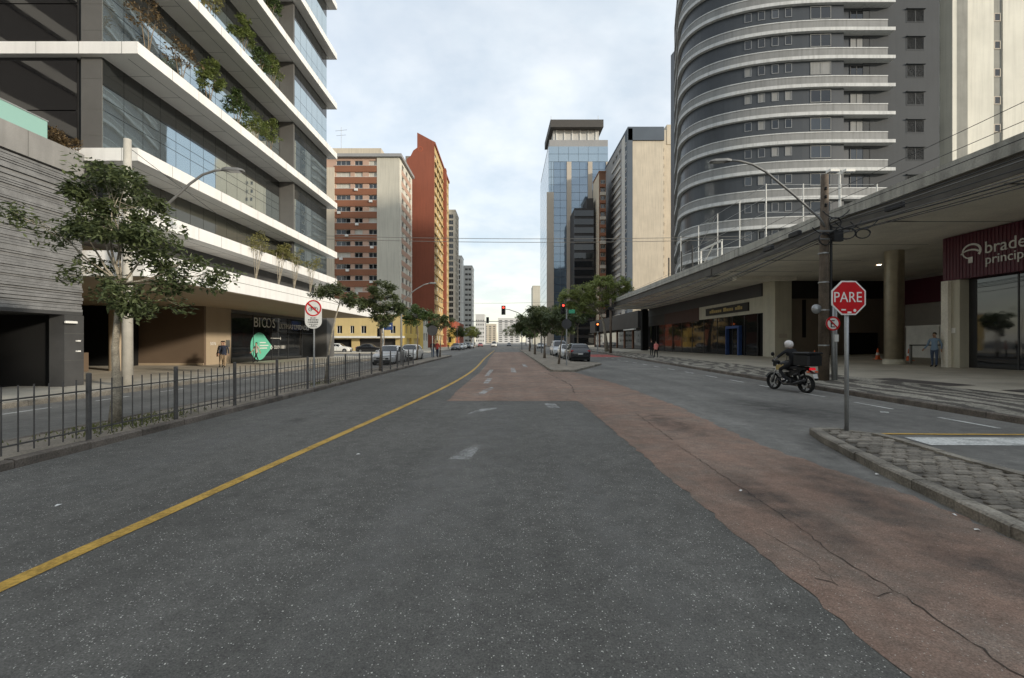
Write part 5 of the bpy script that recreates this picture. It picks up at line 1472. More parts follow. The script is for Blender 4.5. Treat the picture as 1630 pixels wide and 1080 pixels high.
for i, (a, b_, s, lb) in enumerate((((-15,36,10.4),(22,40,11.35),0.25,'upper thin wire crossing high over the street'),((-15,36,10.15),(22,40,11.1),0.3,'lower thin wire crossing high over the street'),((-20.8,126,13.2),(18,120,13.0),0.5,'far thin wire crossing the street near the signals'))):
    tag(part('street_wire', MB().tube(sag(a,b_,s,20), 0.022 if i < 2 else 0.035, 4), ['cable_grey'], None), lb, 'wire', 'wires across the street')
for i, (a, b_, lb) in enumerate((((-21,48,5.2),(-13.6,32,7.4),'thin service wire sagging to the podium on the left'),((-13.4,15.5,8.6),(-20,50,8.0),'thin wire running from the concrete pole past the podium'))):
    tag(part('service_wire', MB().tube(sag(a,b_,0.5,14), 0.012, 4), ['cable'], None), lb, 'wire', 'service wires on the left')

# ================================================================== traffic signals
def signal_head(parent, x, y, z, lit, s=1.0, ry=0.0):
    b_ = part('signal_head', MB().bbox((x-0.17*s,y-0.12,z-0.5*s),(x+0.17*s,y+0.12,z+0.5*s),0.03), ['black_plastic'], parent)
    part('backplate', MB().box((x-0.26*s,y+0.125,z-0.58*s),(x+0.26*s,y+0.14,z+0.58*s)), ['sign_black'], b_)
    for k, col in enumerate((lit, 'black_plastic', 'black_plastic')):
        part('lens', MB().disc((x,y-0.135,z+(0.32-0.32*k)*s),0.115*s,'y',14,0,0,0.014), [col], b_)
        part('visor', MB().lathe([(0.135*s,-0.14),(0.135*s,0.0)], (x,y-0.12,z+(0.32-0.32*k)*s),'y',14), ['black_plastic'], b_)
    return b_
ts = thing('traffic_signal', (4.9,64,0.11), 'red traffic signal on a slanting arm over the lane, clear against the sky', 'traffic light')
part('pole', MB().tube([(4.9,64,0.1),(4.9,64,3.4),(4.6,64,3.8),(3.2,64,4.9),(1.5,64,6.0),(0.2,64,6.45),(-0.35,64,6.5)], [0.09,0.085,0.08,0.07,0.06,0.05,0.045], 8), ['lamp_grey'], ts)
signal_head(ts, -0.6, 63.9, 6.35, 'signal_red', 1.15)
ts = thing('traffic_signal', (3.9,36,0.11), 'red traffic signal on a grey pole with green street sign among the median trees', 'traffic light')
part('pole', MB().tube([(4.05,30.2,0.1),(4.05,30.2,4.0)], 0.05, 10), ['galvanised'], ts)
signal_head(ts, 3.80, 30.1, 4.0, 'signal_red', 0.62)
part('street_name_plate', MB().box((4.2,30.18,3.68),(4.62,30.21,3.94)), ['street_green'], ts)
part('round_sign_back', plate_y(shift(ngon(8,0.36,oc),4.05,2.95),30.14,30.155), ['sign_back'], ts)
ts = thing('traffic_signal', (13.6,66,0.3), 'amber-red lit signal on a pale pole by the right pavement under the canopy end', 'traffic light')
part('pole', MB().tube([(12.9,63,0.15),(12.9,63,3.2)], 0.08, 8), ['galvanised'], ts)
signal_head(ts, 12.85, 62.9, 3.9, 'signal_amber', 1.1)
ts = thing('traffic_signal', (-22,110,0.1), 'small unlit signal hanging from a thin gantry far down the street', 'traffic light')
part('gantry', MB().tube([(-12.6,110,0.1),(-12.6,110,6.9),(10,110,6.9)], 0.09, 6), ['lamp_grey'], ts)
signal_head(ts, -5.0, 109.9, 7.2, 'black_plastic', 1.3)
ts = thing('traffic_signal', (-13.3,49.5,0.1), 'dark signal head with blue street plate on a pole by the black parked car', 'traffic light')
part('pole', MB().tube([(-15.5,54,0.1),(-15.5,54,4.2)], 0.07, 8), ['lamp_grey'], ts)
signal_head(ts, -15.8, 53.9, 2.9, 'black_plastic', 0.9)
part('street_name_plate', MB().box((-15.4,53.95,3.2),(-14.1,53.98,4.3)), ['street_blue'], ts)
part('plate_strip', MB().box((-15.3,53.93,3.65),(-14.3,53.949,3.8)), ['sign_white'], ts)
rb = thing('round_sign', (-7.6,44,0.11), 'black back of a round sign on a pole between the left trees', 'sign')
part('pole', MB().tube([(-7.45,43.6,0.1),(-7.45,43.6,2.6)], 0.045, 8), ['galvanised'], rb)
part('plate', MB().disc((-7.45,43.52,2.85),0.52,'y',22,0,0,0.02), ['sign_back'], rb)

# ================================================================== traffic cones
def cone(loc, lb):
    c = thing('traffic_cone', loc, lb, 'cone', 'orange cones in the shaded entrance')
    part('base', MB().bbox((-0.2,-0.2,0),(0.2,0.2,0.04),0.03), ['cone_orange'], c, world=False)
    part('body', MB().lathe([(0.15,0.04),(0.09,0.36),(0.065,0.52),(0.03,0.75),(0.0001,0.75)], n=14), ['cone_orange'], c, smooth=True, world=False)
    part('stripe', MB().lathe([(0.108,0.30),(0.082,0.46)], n=14), ['sign_white'], c, smooth=True, world=False)
cone((20.6,29.5,plaza_z(20.6,29.5)), 'orange traffic cone just left of the wooden utility pole')
cone((25.0,29.7,plaza_z(25,29.7)), 'orange traffic cone close to the left of the round column')
cone((25.1,27.5,plaza_z(25,27.5)), 'orange traffic cone half hidden right of the round column')
# ================================================================== cars
def wheel_parts(parent, x, y, z, r, w, side, rim='rim', spokes=5):
    """wheel with axle along x; side = +1 outer face to +x"""
    wt = 0.5*w
    ty = part('wheel', MB().lathe([(r*0.62,-wt),(r*0.90,-wt),(r,-wt*0.6),(r,wt*0.6),(r*0.90,wt),(r*0.62,wt),(r*0.62,-wt)], (x,y,z), 'x', 24), ['tyre'], parent, smooth=False, world=False)
    mb = MB().lathe([(r*0.63,side*wt*0.95),(r*0.56,side*wt*0.98),(r*0.56,side*wt*0.3),(0.0001,side*wt*0.25)], (x,y,z), 'x', 24, 0)
    for k in range(spokes):
        a = 2*math.pi*k/spokes; c, s = math.cos(a), math.sin(a); q = 0.055
        o = x+side*wt*0.55; i_ = x+side*wt*0.9
        pts = []
        for (rr, ww) in ((0.06,1.2),(r*0.58,0.75)):
            for sg in (-1,1):
                pts.append((i_, y+rr*c-sg*q*ww*s, z+rr*s+sg*q*ww*c))
        pts += [(o, p_[1], p_[2]) for p_ in pts]
        mb.add(pts, [(0,1,3,2),(4,6,7,5),(0,2,6,4),(1,5,7,3)])
    mb.lathe([(0.0001,side*wt*0.97),(0.06,side*wt*0.97),(0.06,side*wt*0.5)], (x,y,z), 'x', 12, 0)
    rm = part('rim', mb, [rim], parent, world=False)
    rm.parent = ty
    return ty
def make_car(loc, rz, label, paint, kind='sedan', group='parked cars', rim='rim'):
    """front of the car points to -Y before rotation; stations run nose to tail"""
    L, Wd, H = {'sedan': (4.4,0.875,1.46), 'suv': (4.35,0.90,1.62), 'hatch': (3.9,0.84,1.50), 'van': (4.6,0.92,1.9)}[kind]
    c = thing('parked_car', loc, label, 'car', group, rz)
    h = H
    if kind == 'sedan':
        St = [(0.00,0.30,0.58,0.72,0.62),(0.10,0.22,0.68,0.95,0.71),(0.45,0.19,0.80,1.0,0.83),(1.10,0.18,0.90,1.0,0.94),(1.38,0.18,0.93,1.0,0.97),(2.05,0.18,0.94,1.0,h-0.04),(2.55,0.18,0.94,1.0,h),(3.10,0.18,0.95,1.0,h-0.03),(3.75,0.19,0.98,1.0,1.10),(4.15,0.22,0.98,0.98,1.02),(4.33,0.28,0.92,0.92,0.96),(4.40,0.34,0.78,0.80,0.82)]
        cab = (4,8)
    elif kind == 'suv':
        St = [(0.00,0.36,0.72,0.74,0.76),(0.10,0.28,0.84,0.95,0.88),(0.40,0.25,0.95,1.0,0.98),(1.00,0.24,1.02,1.0,1.06),(1.20,0.24,1.04,1.0,1.09),(1.80,0.24,1.05,1.0,h-0.05),(2.40,0.24,1.06,1.0,h),(3.40,0.24,1.08,1.0,h-0.04),(3.85,0.25,1.10,1.0,h-0.12),(4.15,0.28,1.08,0.99,1.16),(4.28,0.34,1.0,0.95,1.04),(4.35,0.42,0.78,0.88,0.82)]
        cab = (4,9)
    elif kind == 'hatch':
        St = [(0.00,0.30,0.62,0.72,0.66),(0.10,0.22,0.74,0.95,0.78),(0.40,0.19,0.86,1.0,0.90),(0.85,0.18,0.94,1.0,0.98),(1.05,0.18,0.96,1.0,1.01),(1.70,0.18,0.97,1.0,h-0.04),(2.20,0.18,0.98,1.0,h),(3.10,0.18,0.99,1.0,h-0.04),(3.45,0.19,1.0,1.0,h-0.12),(3.72,0.22,0.98,0.98,1.06),(3.84,0.28,0.92,0.93,0.96),(3.90,0.34,0.74,0.86,0.78)]
        cab = (4,9)
    else:
        St = [(0.00,0.34,0.70,0.74,0.75),(0.10,0.26,0.85,0.95,0.90),(0.40,0.22,1.0,1.0,1.04),(0.80,0.20,1.08,1.0,1.12),(0.95,0.20,1.10,1.0,1.15),(1.60,0.20,1.12,1.0,h-0.05),(2.30,0.20,1.12,1.0,h),(3.8,0.20,1.14,1.0,h-0.02),(4.30,0.22,1.14,1.0,h-0.1),(4.46,0.25,1.12,0.99,1.2),(4.55,0.3,1.0,0.96,1.05),(4.60,0.38,0.78,0.9,0.82)]
        cab = (4,9)
    rings = []
    for i, (yy, zb, zs, wk, zr) in enumerate(St):
        w = Wd*wk; up_ = zr - zs
        tall = up_ > 0.2
        wr = w*0.76 if tall else w*0.86
        rings.append([(w*0.86,zb),(w*0.985,zb+0.10),(w,zb+0.5*(zs-zb)),(w*0.985,zs-0.06),(w*0.94,zs),(wr,zr-(0.07 if tall else 0.015)),(wr*0.86,zr-(0.015 if tall else 0.004)),(wr*0.45,zr),(0,zr+0.006)])
    mb = MB(); n = len(rings[0])
    for sgn in (1,-1):
        vs_ = [(sgn*q[0], St[i][0]-L/2, q[1]) for i, rg in enumerate(rings) for q in rg]
        fs = []
        for i in range(len(rings)-1):
            for k in range(n-1):
                f = (i*n+k, i*n+k+1, (i+1)*n+k+1, (i+1)*n+k)
                fs.append(f if sgn < 0 else tuple(reversed(f)))
        mb.add(vs_, fs)
    # nose, tail and underside
    for i, rev in ((0,False),(len(rings)-1,True)):
        pts = [(q[0], St[i][0]-L/2, q[1]) for q in rings[i]] + [(-q[0], St[i][0]-L/2, q[1]) for q in reversed(rings[i][:-1])]
        f = tuple(range(len(pts))); mb.add(pts, [f if not rev else tuple(reversed(f))])
    mb.recalc()
    bm = bmesh.new()
    for v in mb.v: bm.verts.new(v)
    bm.verts.ensure_lookup_table()
    for f in mb.f: bm.faces.new([bm.verts[i] for i in f])
    bmesh.ops.bevel(bm, geom=[e for e in bm.edges if e.is_manifold and e.calc_face_angle(0) > 0.5], offset=0.035, segments=2, affect='EDGES', profile=0.6)
    me = bpy.data.meshes.new('body'); bm.to_mesh(me); bm.free()
    me.materials.append(MATS[paint]); me.polygons.foreach_set('use_smooth', [True]*len(me.polygons))
    body = link('body', me, c, world=False)
    part('underbody', MB().box((-Wd*0.88,-L/2+0.15,0.16),(Wd*0.88,L/2-0.15,0.34)), ['black_plastic'], c, world=False)
    def P(i, k, sgn, out=0.008):
        q = rings[i][k]; return (sgn*(q[0]+out), St[i][0]-L/2, q[1]+out*0.5)
    i0, i1 = cab
    # side glass: front and rear panes
    for sgn in (1,-1):
        mids = list(range(i0, i1+1))
        mb = MB()
        for a, b_ in zip(mids, mids[1:]):
            A0, A1, B0, B1 = Vector(P(a,4,sgn)), Vector(P(a,5,sgn)), Vector(P(b_,4,sgn)), Vector(P(b_,5,sgn))
            def m(u, v): return tuple((A0.lerp(B0,u)).lerp(A1.lerp(B1,u), v))
            lo = 0.10
            vs_ = [m(0.10 if a == i0 else 0.03,lo), m(0.97 if b_ != i1 else 0.80,lo), m(0.97 if b_ != i1 else 0.72,0.90), m(0.22 if a == i0 else 0.03,0.90)]
            mb.add(vs_, [(0,1,2,3) if sgn > 0 else (3,2,1,0)])
        part('side_window', mb, ['car_glass'], c, world=False)
    # windscreen and rear screen
    def screen(a, b_, name, u0, u1):
        mb = MB(); cols = 6; vs_ = []
        for u in (u0, (u0+u1)/2, u1):
            for k in range(-cols//2, cols//2+1):
                t_ = abs(k)/(cols/2)
                idx = 8 - t_*3.0; lo = int(math.floor(idx)); fr = idx-lo; hi = min(8, lo+1)
                def pt(i):
                    q0, q1 = rings[i][lo], rings[i][hi]
                    return Vector((q0[0]+(q1[0]-q0[0])*fr, St[i][0]-L/2, q0[1]+(q1[1]-q0[1])*fr))
                q = pt(a).lerp(pt(b_), u); q.x *= 0.93
                q += Vector((0, -0.012 if a < 6 else 0.012, 0.012))
                vs_.append((math.copysign(q.x, k) if k else 0.0, q.y, q.z))
        m_ = cols+1
        for r_ in range(2):
            for k in range(cols):
                pass
        mb.add(vs_, [(r_*m_+k, r_*m_+k+1, (r_+1)*m_+k+1, (r_+1)*m_+k) for r_ in range(2) for k in range(cols)])
        part(name, mb, ['car_glass'], c, world=False, smooth=True)
    screen(i0, i0+1, 'windscreen', 0.06, 0.94)
    screen(i1-1, i1, 'rear_window', 0.10, 0.82)
    r = 0.31 if kind in ('sedan','hatch') else 0.35
    fy, ry = -L/2+0.80, L/2-0.85
    for yy in (fy, ry):
        for sgn in (1,-1):
            part('wheel_arch', MB().disc((sgn*(Wd-0.010) if sgn > 0 else -Wd-0.002,yy,r+0.01), r*1.17,'x',22,0,0,0.012), ['black_plastic'], c, world=False)
            wheel_parts(c, sgn*(Wd-0.085), yy, r, r, 0.21, sgn, rim)
    zl = St[1][2]-0.06
    for sgn in (1,-1):
        hx = sgn*Wd*0.74
        part('headlight', MB().bbox((hx-0.17,-L/2+0.0,zl-0.09),(hx+0.17,-L/2+0.26,zl+0.03),0.05), ['headlamp'], c, world=False)
        zt = St[-2][2]-0.02
        part('tail_light', MB().bbox((sgn*Wd*0.80-0.13,L/2-0.14,zt-0.16),(sgn*Wd*0.80+0.13,L/2-0.025,zt+0.04),0.03), ['tail_red'], c, world=False)
        part('mirror', MB().bbox((sgn*(Wd+0.09)-0.09,St[i0][0]-L/2+0.42,St[i0][2]+0.02),(sgn*(Wd+0.09)+0.09,St[i0][0]-L/2+0.56,St[i0][2]+0.15),0.04), [paint], c, world=False)
    part('grille', MB().bbox((-Wd*0.52,-L/2-0.012,St[0][2]-0.15),(Wd*0.52,-L/2+0.06,St[0][2]-0.01),0.02).bbox((-Wd*0.72,-L/2-0.010,St[0][1]-0.03),(Wd*0.72,-L/2+0.06,St[0][1]+0.11),0.02), ['black_plastic'], c, world=False)
    part('rear_bumper_trim', MB().bbox((-Wd*0.72,L/2-0.05,St[-1][1]-0.04),(Wd*0.72,L/2+0.012,St[-1][1]+0.10),0.02), ['black_plastic'], c, world=False)
    part('number_plate', MB().box((-0.21,-L/2-0.022,St[0][1]+0.10),(0.21,-L/2-0.004,St[0][1]+0.21)), ['plate'], c, world=False)
    part('number_plate', MB().box((-0.21,L/2-0.002,St[-1][1]+0.20),(0.21,L/2+0.014,St[-1][1]+0.33)), ['plate'], c, world=False)
    for sgn in (1,-1):
        part('sill_trim', MB().box((sgn*Wd*0.93-0.03,fy+0.42,0.17),(sgn*Wd*0.93+0.03,ry-0.42,0.27)), ['black_plastic'], c, world=False)
        part('door_line', MB().box((sgn*(Wd+0.0)-0.004,-L/2+2.05,0.32),(sgn*(Wd+0.0)+0.003,-L/2+2.065,St[6][2]-0.05)), ['black_plastic'], c, world=False)
    return c
make_car((-9.15,34.3,0), 0, 'silver sedan parked nose forward behind the left fence', 'paint_silver', 'sedan')
make_car((-8.9,40.4,0), 0, 'white hatchback parked behind the silver sedan on the left', 'paint_white', 'hatch')
make_car((6.32,40.2,0), R(180), 'dark blue-black SUV parked tail forward beside the centre median', 'paint_dark', 'suv')
make_car((6.25,46.2,0), 0, 'cream white car parked nose forward just beyond the dark SUV', 'paint_white', 'hatch')
make_car((6.3,54.0,0), 0, 'pale silver van parked beyond the cream white car', 'paint_silver', 'van')
make_car((-27.2,71.0,0), R(90), 'white car parked in front of the yellow building', 'paint_white', 'hatch')
make_car((-22.3,71.5,0), R(90), 'black car parked in front of the yellow building', 'paint_black', 'sedan')
far = [(-10.8,92,'paint_grey','hatch','grey car first in the far left parked row'),(-10.7,99,'paint_silver','sedan','silver car second in the far left parked row'),(-10.8,107,'paint_white','hatch','white car third in the far left parked row'),
       (-10.7,116,'paint_black','suv','black SUV in the far left parked row'),(-10.6,126,'paint_silver','sedan','silver car last in the far left parked row'),(-4.6,150,'paint_white','van','white van driving far down the left lane'),
       (0.6,190,'paint_grey','hatch','grey car far ahead in the middle lane'),(8.9,120,'paint_silver','hatch','silver car far down the right lane'),(-9.9,160,'paint_red','hatch','small red car far down on the left')]
for (xx, yy, pn, kd, lb) in far:
    make_car((xx,yy,0), 0, lb, pn, kd, 'distant cars')

# ================================================================== delivery motorcycle (front to -Y before rotation)
def make_moto(loc, rz):
    m = thing('motorcycle', loc, 'black delivery motorcycle with large top box and lit tail light', 'motorcycle', None, rz)
    r = 0.30
    for (yy, w) in ((-0.66,0.10),(0.66,0.13)):
        wh = part('wheel', MB().lathe([(r-0.06,-w/2),(r-0.02,-w/2),(r,-w/4),(r,w/4),(r-0.02,w/2),(r-0.06,w/2),(r-0.06,-w/2)], (0,yy,r), 'x', 28), ['tyre'], m, world=False)
        mb = MB().lathe([(r-0.07,-0.03),(r-0.045,-0.035),(r-0.045,0.035),(r-0.07,0.03),(r-0.07,-0.03)], (0,yy,r), 'x', 28)
        for k in range(6):
            a = 2*math.pi*k/6+0.3
            mb.tube([(0,yy+0.03*math.cos(a),r+0.03*math.sin(a)),(0,yy+(r-0.06)*math.cos(a),r+(r-0.06)*math.sin(a))], [0.022,0.014], 5)
        mb.lathe([(0.0001,-0.07),(0.045,-0.07),(0.045,0.07),(0.0001,0.07)], (0,yy,r), 'x', 12)
        rm = part('rim', mb, ['rim_dark'], m, world=False); rm.parent = wh
        part('brake_disc', MB().disc((0.055,yy,r), 0.12, 'x', 20, 0, 0.06, 0.006), ['chrome'], m, world=False)
    for sx in (-0.09, 0.09):
        part('fork', MB().tube([(sx,-0.66,r),(sx*0.95,-0.40,0.92)], [0.030,0.024], 8), ['chrome'], m, world=False, smooth=True)
    fm = [(-0.075,)]
    mb = MB(); vs_ = []; N = 9
    for k in range(N):
        a = R(20+k*130/(N-1)); rr = r+0.035
        for sx in (-0.065, 0.065): vs_.append((sx, -0.66-rr*math.cos(a), r+rr*math.sin(a)))
    mb.add(vs_, [(2*k,2*k+1,2*k+3,2*k+2) for k in range(N-1)]+[(2*k+2,2*k+3,2*k+1,2*k) for k in range(N-1)])
    part('front_fender', mb, ['paint_silver'], m, world=False, smooth=True)
    part('frame', MB().tube([(0,-0.42,0.88),(0,-0.30,0.62),(0,-0.22,0.34),(0,0.10,0.28),(0,0.24,0.40),(0,0.28,0.70)], 0.032, 8).tube([(0,-0.40,0.85),(0,0.0,0.72),(0,0.30,0.74),(0,0.78,0.82)], 0.028, 8).tube([(0.09,0.22,0.40),(0.10,0.66,0.30)],0.026,8).tube([(-0.09,0.22,0.40),(-0.10,0.66,0.30)],0.026,8), ['black_plastic'], m, world=False)
    eng = MB().bbox((-0.16,-0.16,0.27),(0.16,0.18,0.50),0.05)
    for k in range(6): eng.bbox((-0.105,-0.20,0.50+0.028*k),(0.105,0.02,0.516+0.028*k),0.004)
    part('engine', eng, ['rim_dark'], m, world=False)
    part('crankcase_cover', MB().lathe([(0.0001,0.03),(0.085,0.02),(0.10,-0.02)], (0.165,-0.02,0.36),'x',16).lathe([(0.0001,-0.03),(0.085,-0.02),(0.10,0.02)], (-0.165,-0.02,0.36),'x',16), ['chrome'], m, world=False, smooth=True)
    # tank: lofted sections
    mb = MB(); secs = [(-0.40,0.05,0.80,0.90),(-0.34,0.11,0.76,0.98),(-0.20,0.15,0.74,1.04),(-0.04,0.145,0.74,1.02),(0.10,0.10,0.75,0.92),(0.16,0.06,0.76,0.85)]
    vs_ = []; K = 12
    for (yy, w, z0, z1) in secs:
        for k in range(K):
            a = 2*math.pi*k/K; vs_.append((w*math.copysign(abs(math.cos(a))**0.7, math.cos(a)), yy, (z0+z1)/2+(z1-z0)/2*math.copysign(abs(math.sin(a))**0.8, math.sin(a))))
    fs = [(i*K+k, i*K+(k+1) % K, (i+1)*K+(k+1) % K, (i+1)*K+k) for i in range(len(secs)-1) for k in range(K)]+[tuple(range(K)), tuple(reversed(range((len(secs)-1)*K, len(secs)*K)))]
    part('fuel_tank', mb.add(vs_, fs).recalc(), ['black_plastic'], m, world=False, smooth=True)
    for sx in (-1,1):
        part('shroud', MB().add([(sx*0.13,-0.46,0.74),(sx*0.17,-0.22,0.70),(sx*0.165,0.02,0.82),(sx*0.15,-0.10,0.93),(sx*0.12,-0.42,0.90)], [(0,1,2,3,4),(4,3,2,1,0)]), ['gold'], m, world=False)
        part('side_cover', MB().add([(sx*0.12,0.10,0.52),(sx*0.13,0.40,0.60),(sx*0.11,0.62,0.78),(sx*0.12,0.12,0.74)], [(0,1,2,3),(3,2,1,0)]), ['black_plastic'], m, world=False)
        part('shock', MB().tube([(sx*0.11,0.56,0.36),(sx*0.11,0.46,0.74)], 0.032, 8), ['black_plastic'], m, world=False)
        part('mirror', MB().tube([(sx*0.24,-0.36,1.04),(sx*0.30,-0.38,1.24)], 0.010, 5).lathe([(0.0001,-0.012),(0.07,-0.012),(0.07,0.012),(0.0001,0.012)], (sx*0.32,-0.38,1.28),'y',12), ['black_plastic'], m, world=False)
        part('footpeg', MB().tube([(sx*0.12,0.14,0.34),(sx*0.27,0.14,0.34)], 0.017, 6), ['black_plastic'], m, world=False)
        part('indicator', MB().bbox((sx*0.17-0.05,0.86,0.70),(sx*0.17+0.05,0.92,0.75),0.015), ['cone_orange'], m, world=False)
    part('seat', MB().bbox((-0.14,0.10,0.78),(0.14,0.74,0.88),0.04), ['black_plastic'], m, world=False)
    part('handlebar', MB().tube([(-0.37,-0.28,1.03),(-0.22,-0.36,1.04),(-0.08,-0.38,0.98),(0.08,-0.38,0.98),(0.22,-0.36,1.04),(0.37,-0.28,1.03)], 0.014, 7).tube([(-0.38,-0.28,1.03),(-0.26,-0.345,1.038)],0.020,7).tube([(0.38,-0.28,1.03),(0.26,-0.345,1.038)],0.020,7), ['black_plastic'], m, world=False)
    hl = part('headlight', MB().bbox((-0.12,-0.62,0.84),(0.12,-0.44,1.06),0.05), ['black_plastic'], m, world=False)
    ln = part('lens', MB().disc((0,-0.632,0.94),0.085,'y',16,0,0,0.012), ['headlamp'], m, world=False); ln.parent = hl
    part('exhaust', MB().tube([(0.10,-0.19,0.50),(0.14,-0.30,0.40),(0.15,-0.10,0.22),(0.16,0.25,0.25)], 0.022, 8).tube([(0.17,0.25,0.25),(0.20,0.40,0.30),(0.22,0.86,0.46)], [0.03,0.052,0.050], 10), ['rim_dark'], m, world=False, smooth=True)
    part('exhaust_shield', MB().tube([(-0.15,-0.20,0.30),(-0.16,0.02,0.30)], [0.055,0.05], 10), ['paint_white'], m, world=False, smooth=True)
    part('rear_fender', MB().add([(-0.07,0.70,0.80),(0.07,0.70,0.80),(0.07,0.98,0.66),(-0.07,0.98,0.66),(0.07,1.04,0.45),(-0.07,1.04,0.45)], [(0,1,2,3),(3,2,1,0),(3,2,4,5),(5,4,2,3)]), ['black_plastic'], m, world=False)
    part('number_plate', MB().add([(-0.09,1.03,0.52),(0.09,1.03,0.52),(0.09,0.985,0.66),(-0.09,0.985,0.66)], [(0,1,2,3),(3,2,1,0)]), ['plate'], m, world=False)
    part('tail_light', MB().bbox((-0.09,0.84,0.78),(0.09,0.95,0.86),0.02), ['brake_red'], m, world=False)
    part('luggage_rack', MB().tube([(-0.13,0.42,0.90),(-0.13,0.98,0.92),(0.13,0.98,0.92),(0.13,0.42,0.90)], 0.014, 6), ['black_plastic'], m, world=False)
    bx = part('top_box', MB().bbox((-0.29,0.40,0.93),(0.29,1.02,1.30),0.05), ['black_plastic'], m, world=False)
    ld = part('lid', MB().bbox((-0.30,0.39,1.302),(0.30,1.03,1.37),0.035), ['black_plastic'], m, world=False); ld.parent = bx
    sp_ = part('side_panel', MB().bbox((-0.297,0.46,0.99),(-0.288,0.74,1.25),0.003), ['sign_back'], m, world=False); sp_.parent = bx
    return m
MOTO = Vector((9.80,15.3,0.0)); MOTO_RZ = R(180+13)
moto = make_moto(MOTO, MOTO_RZ)

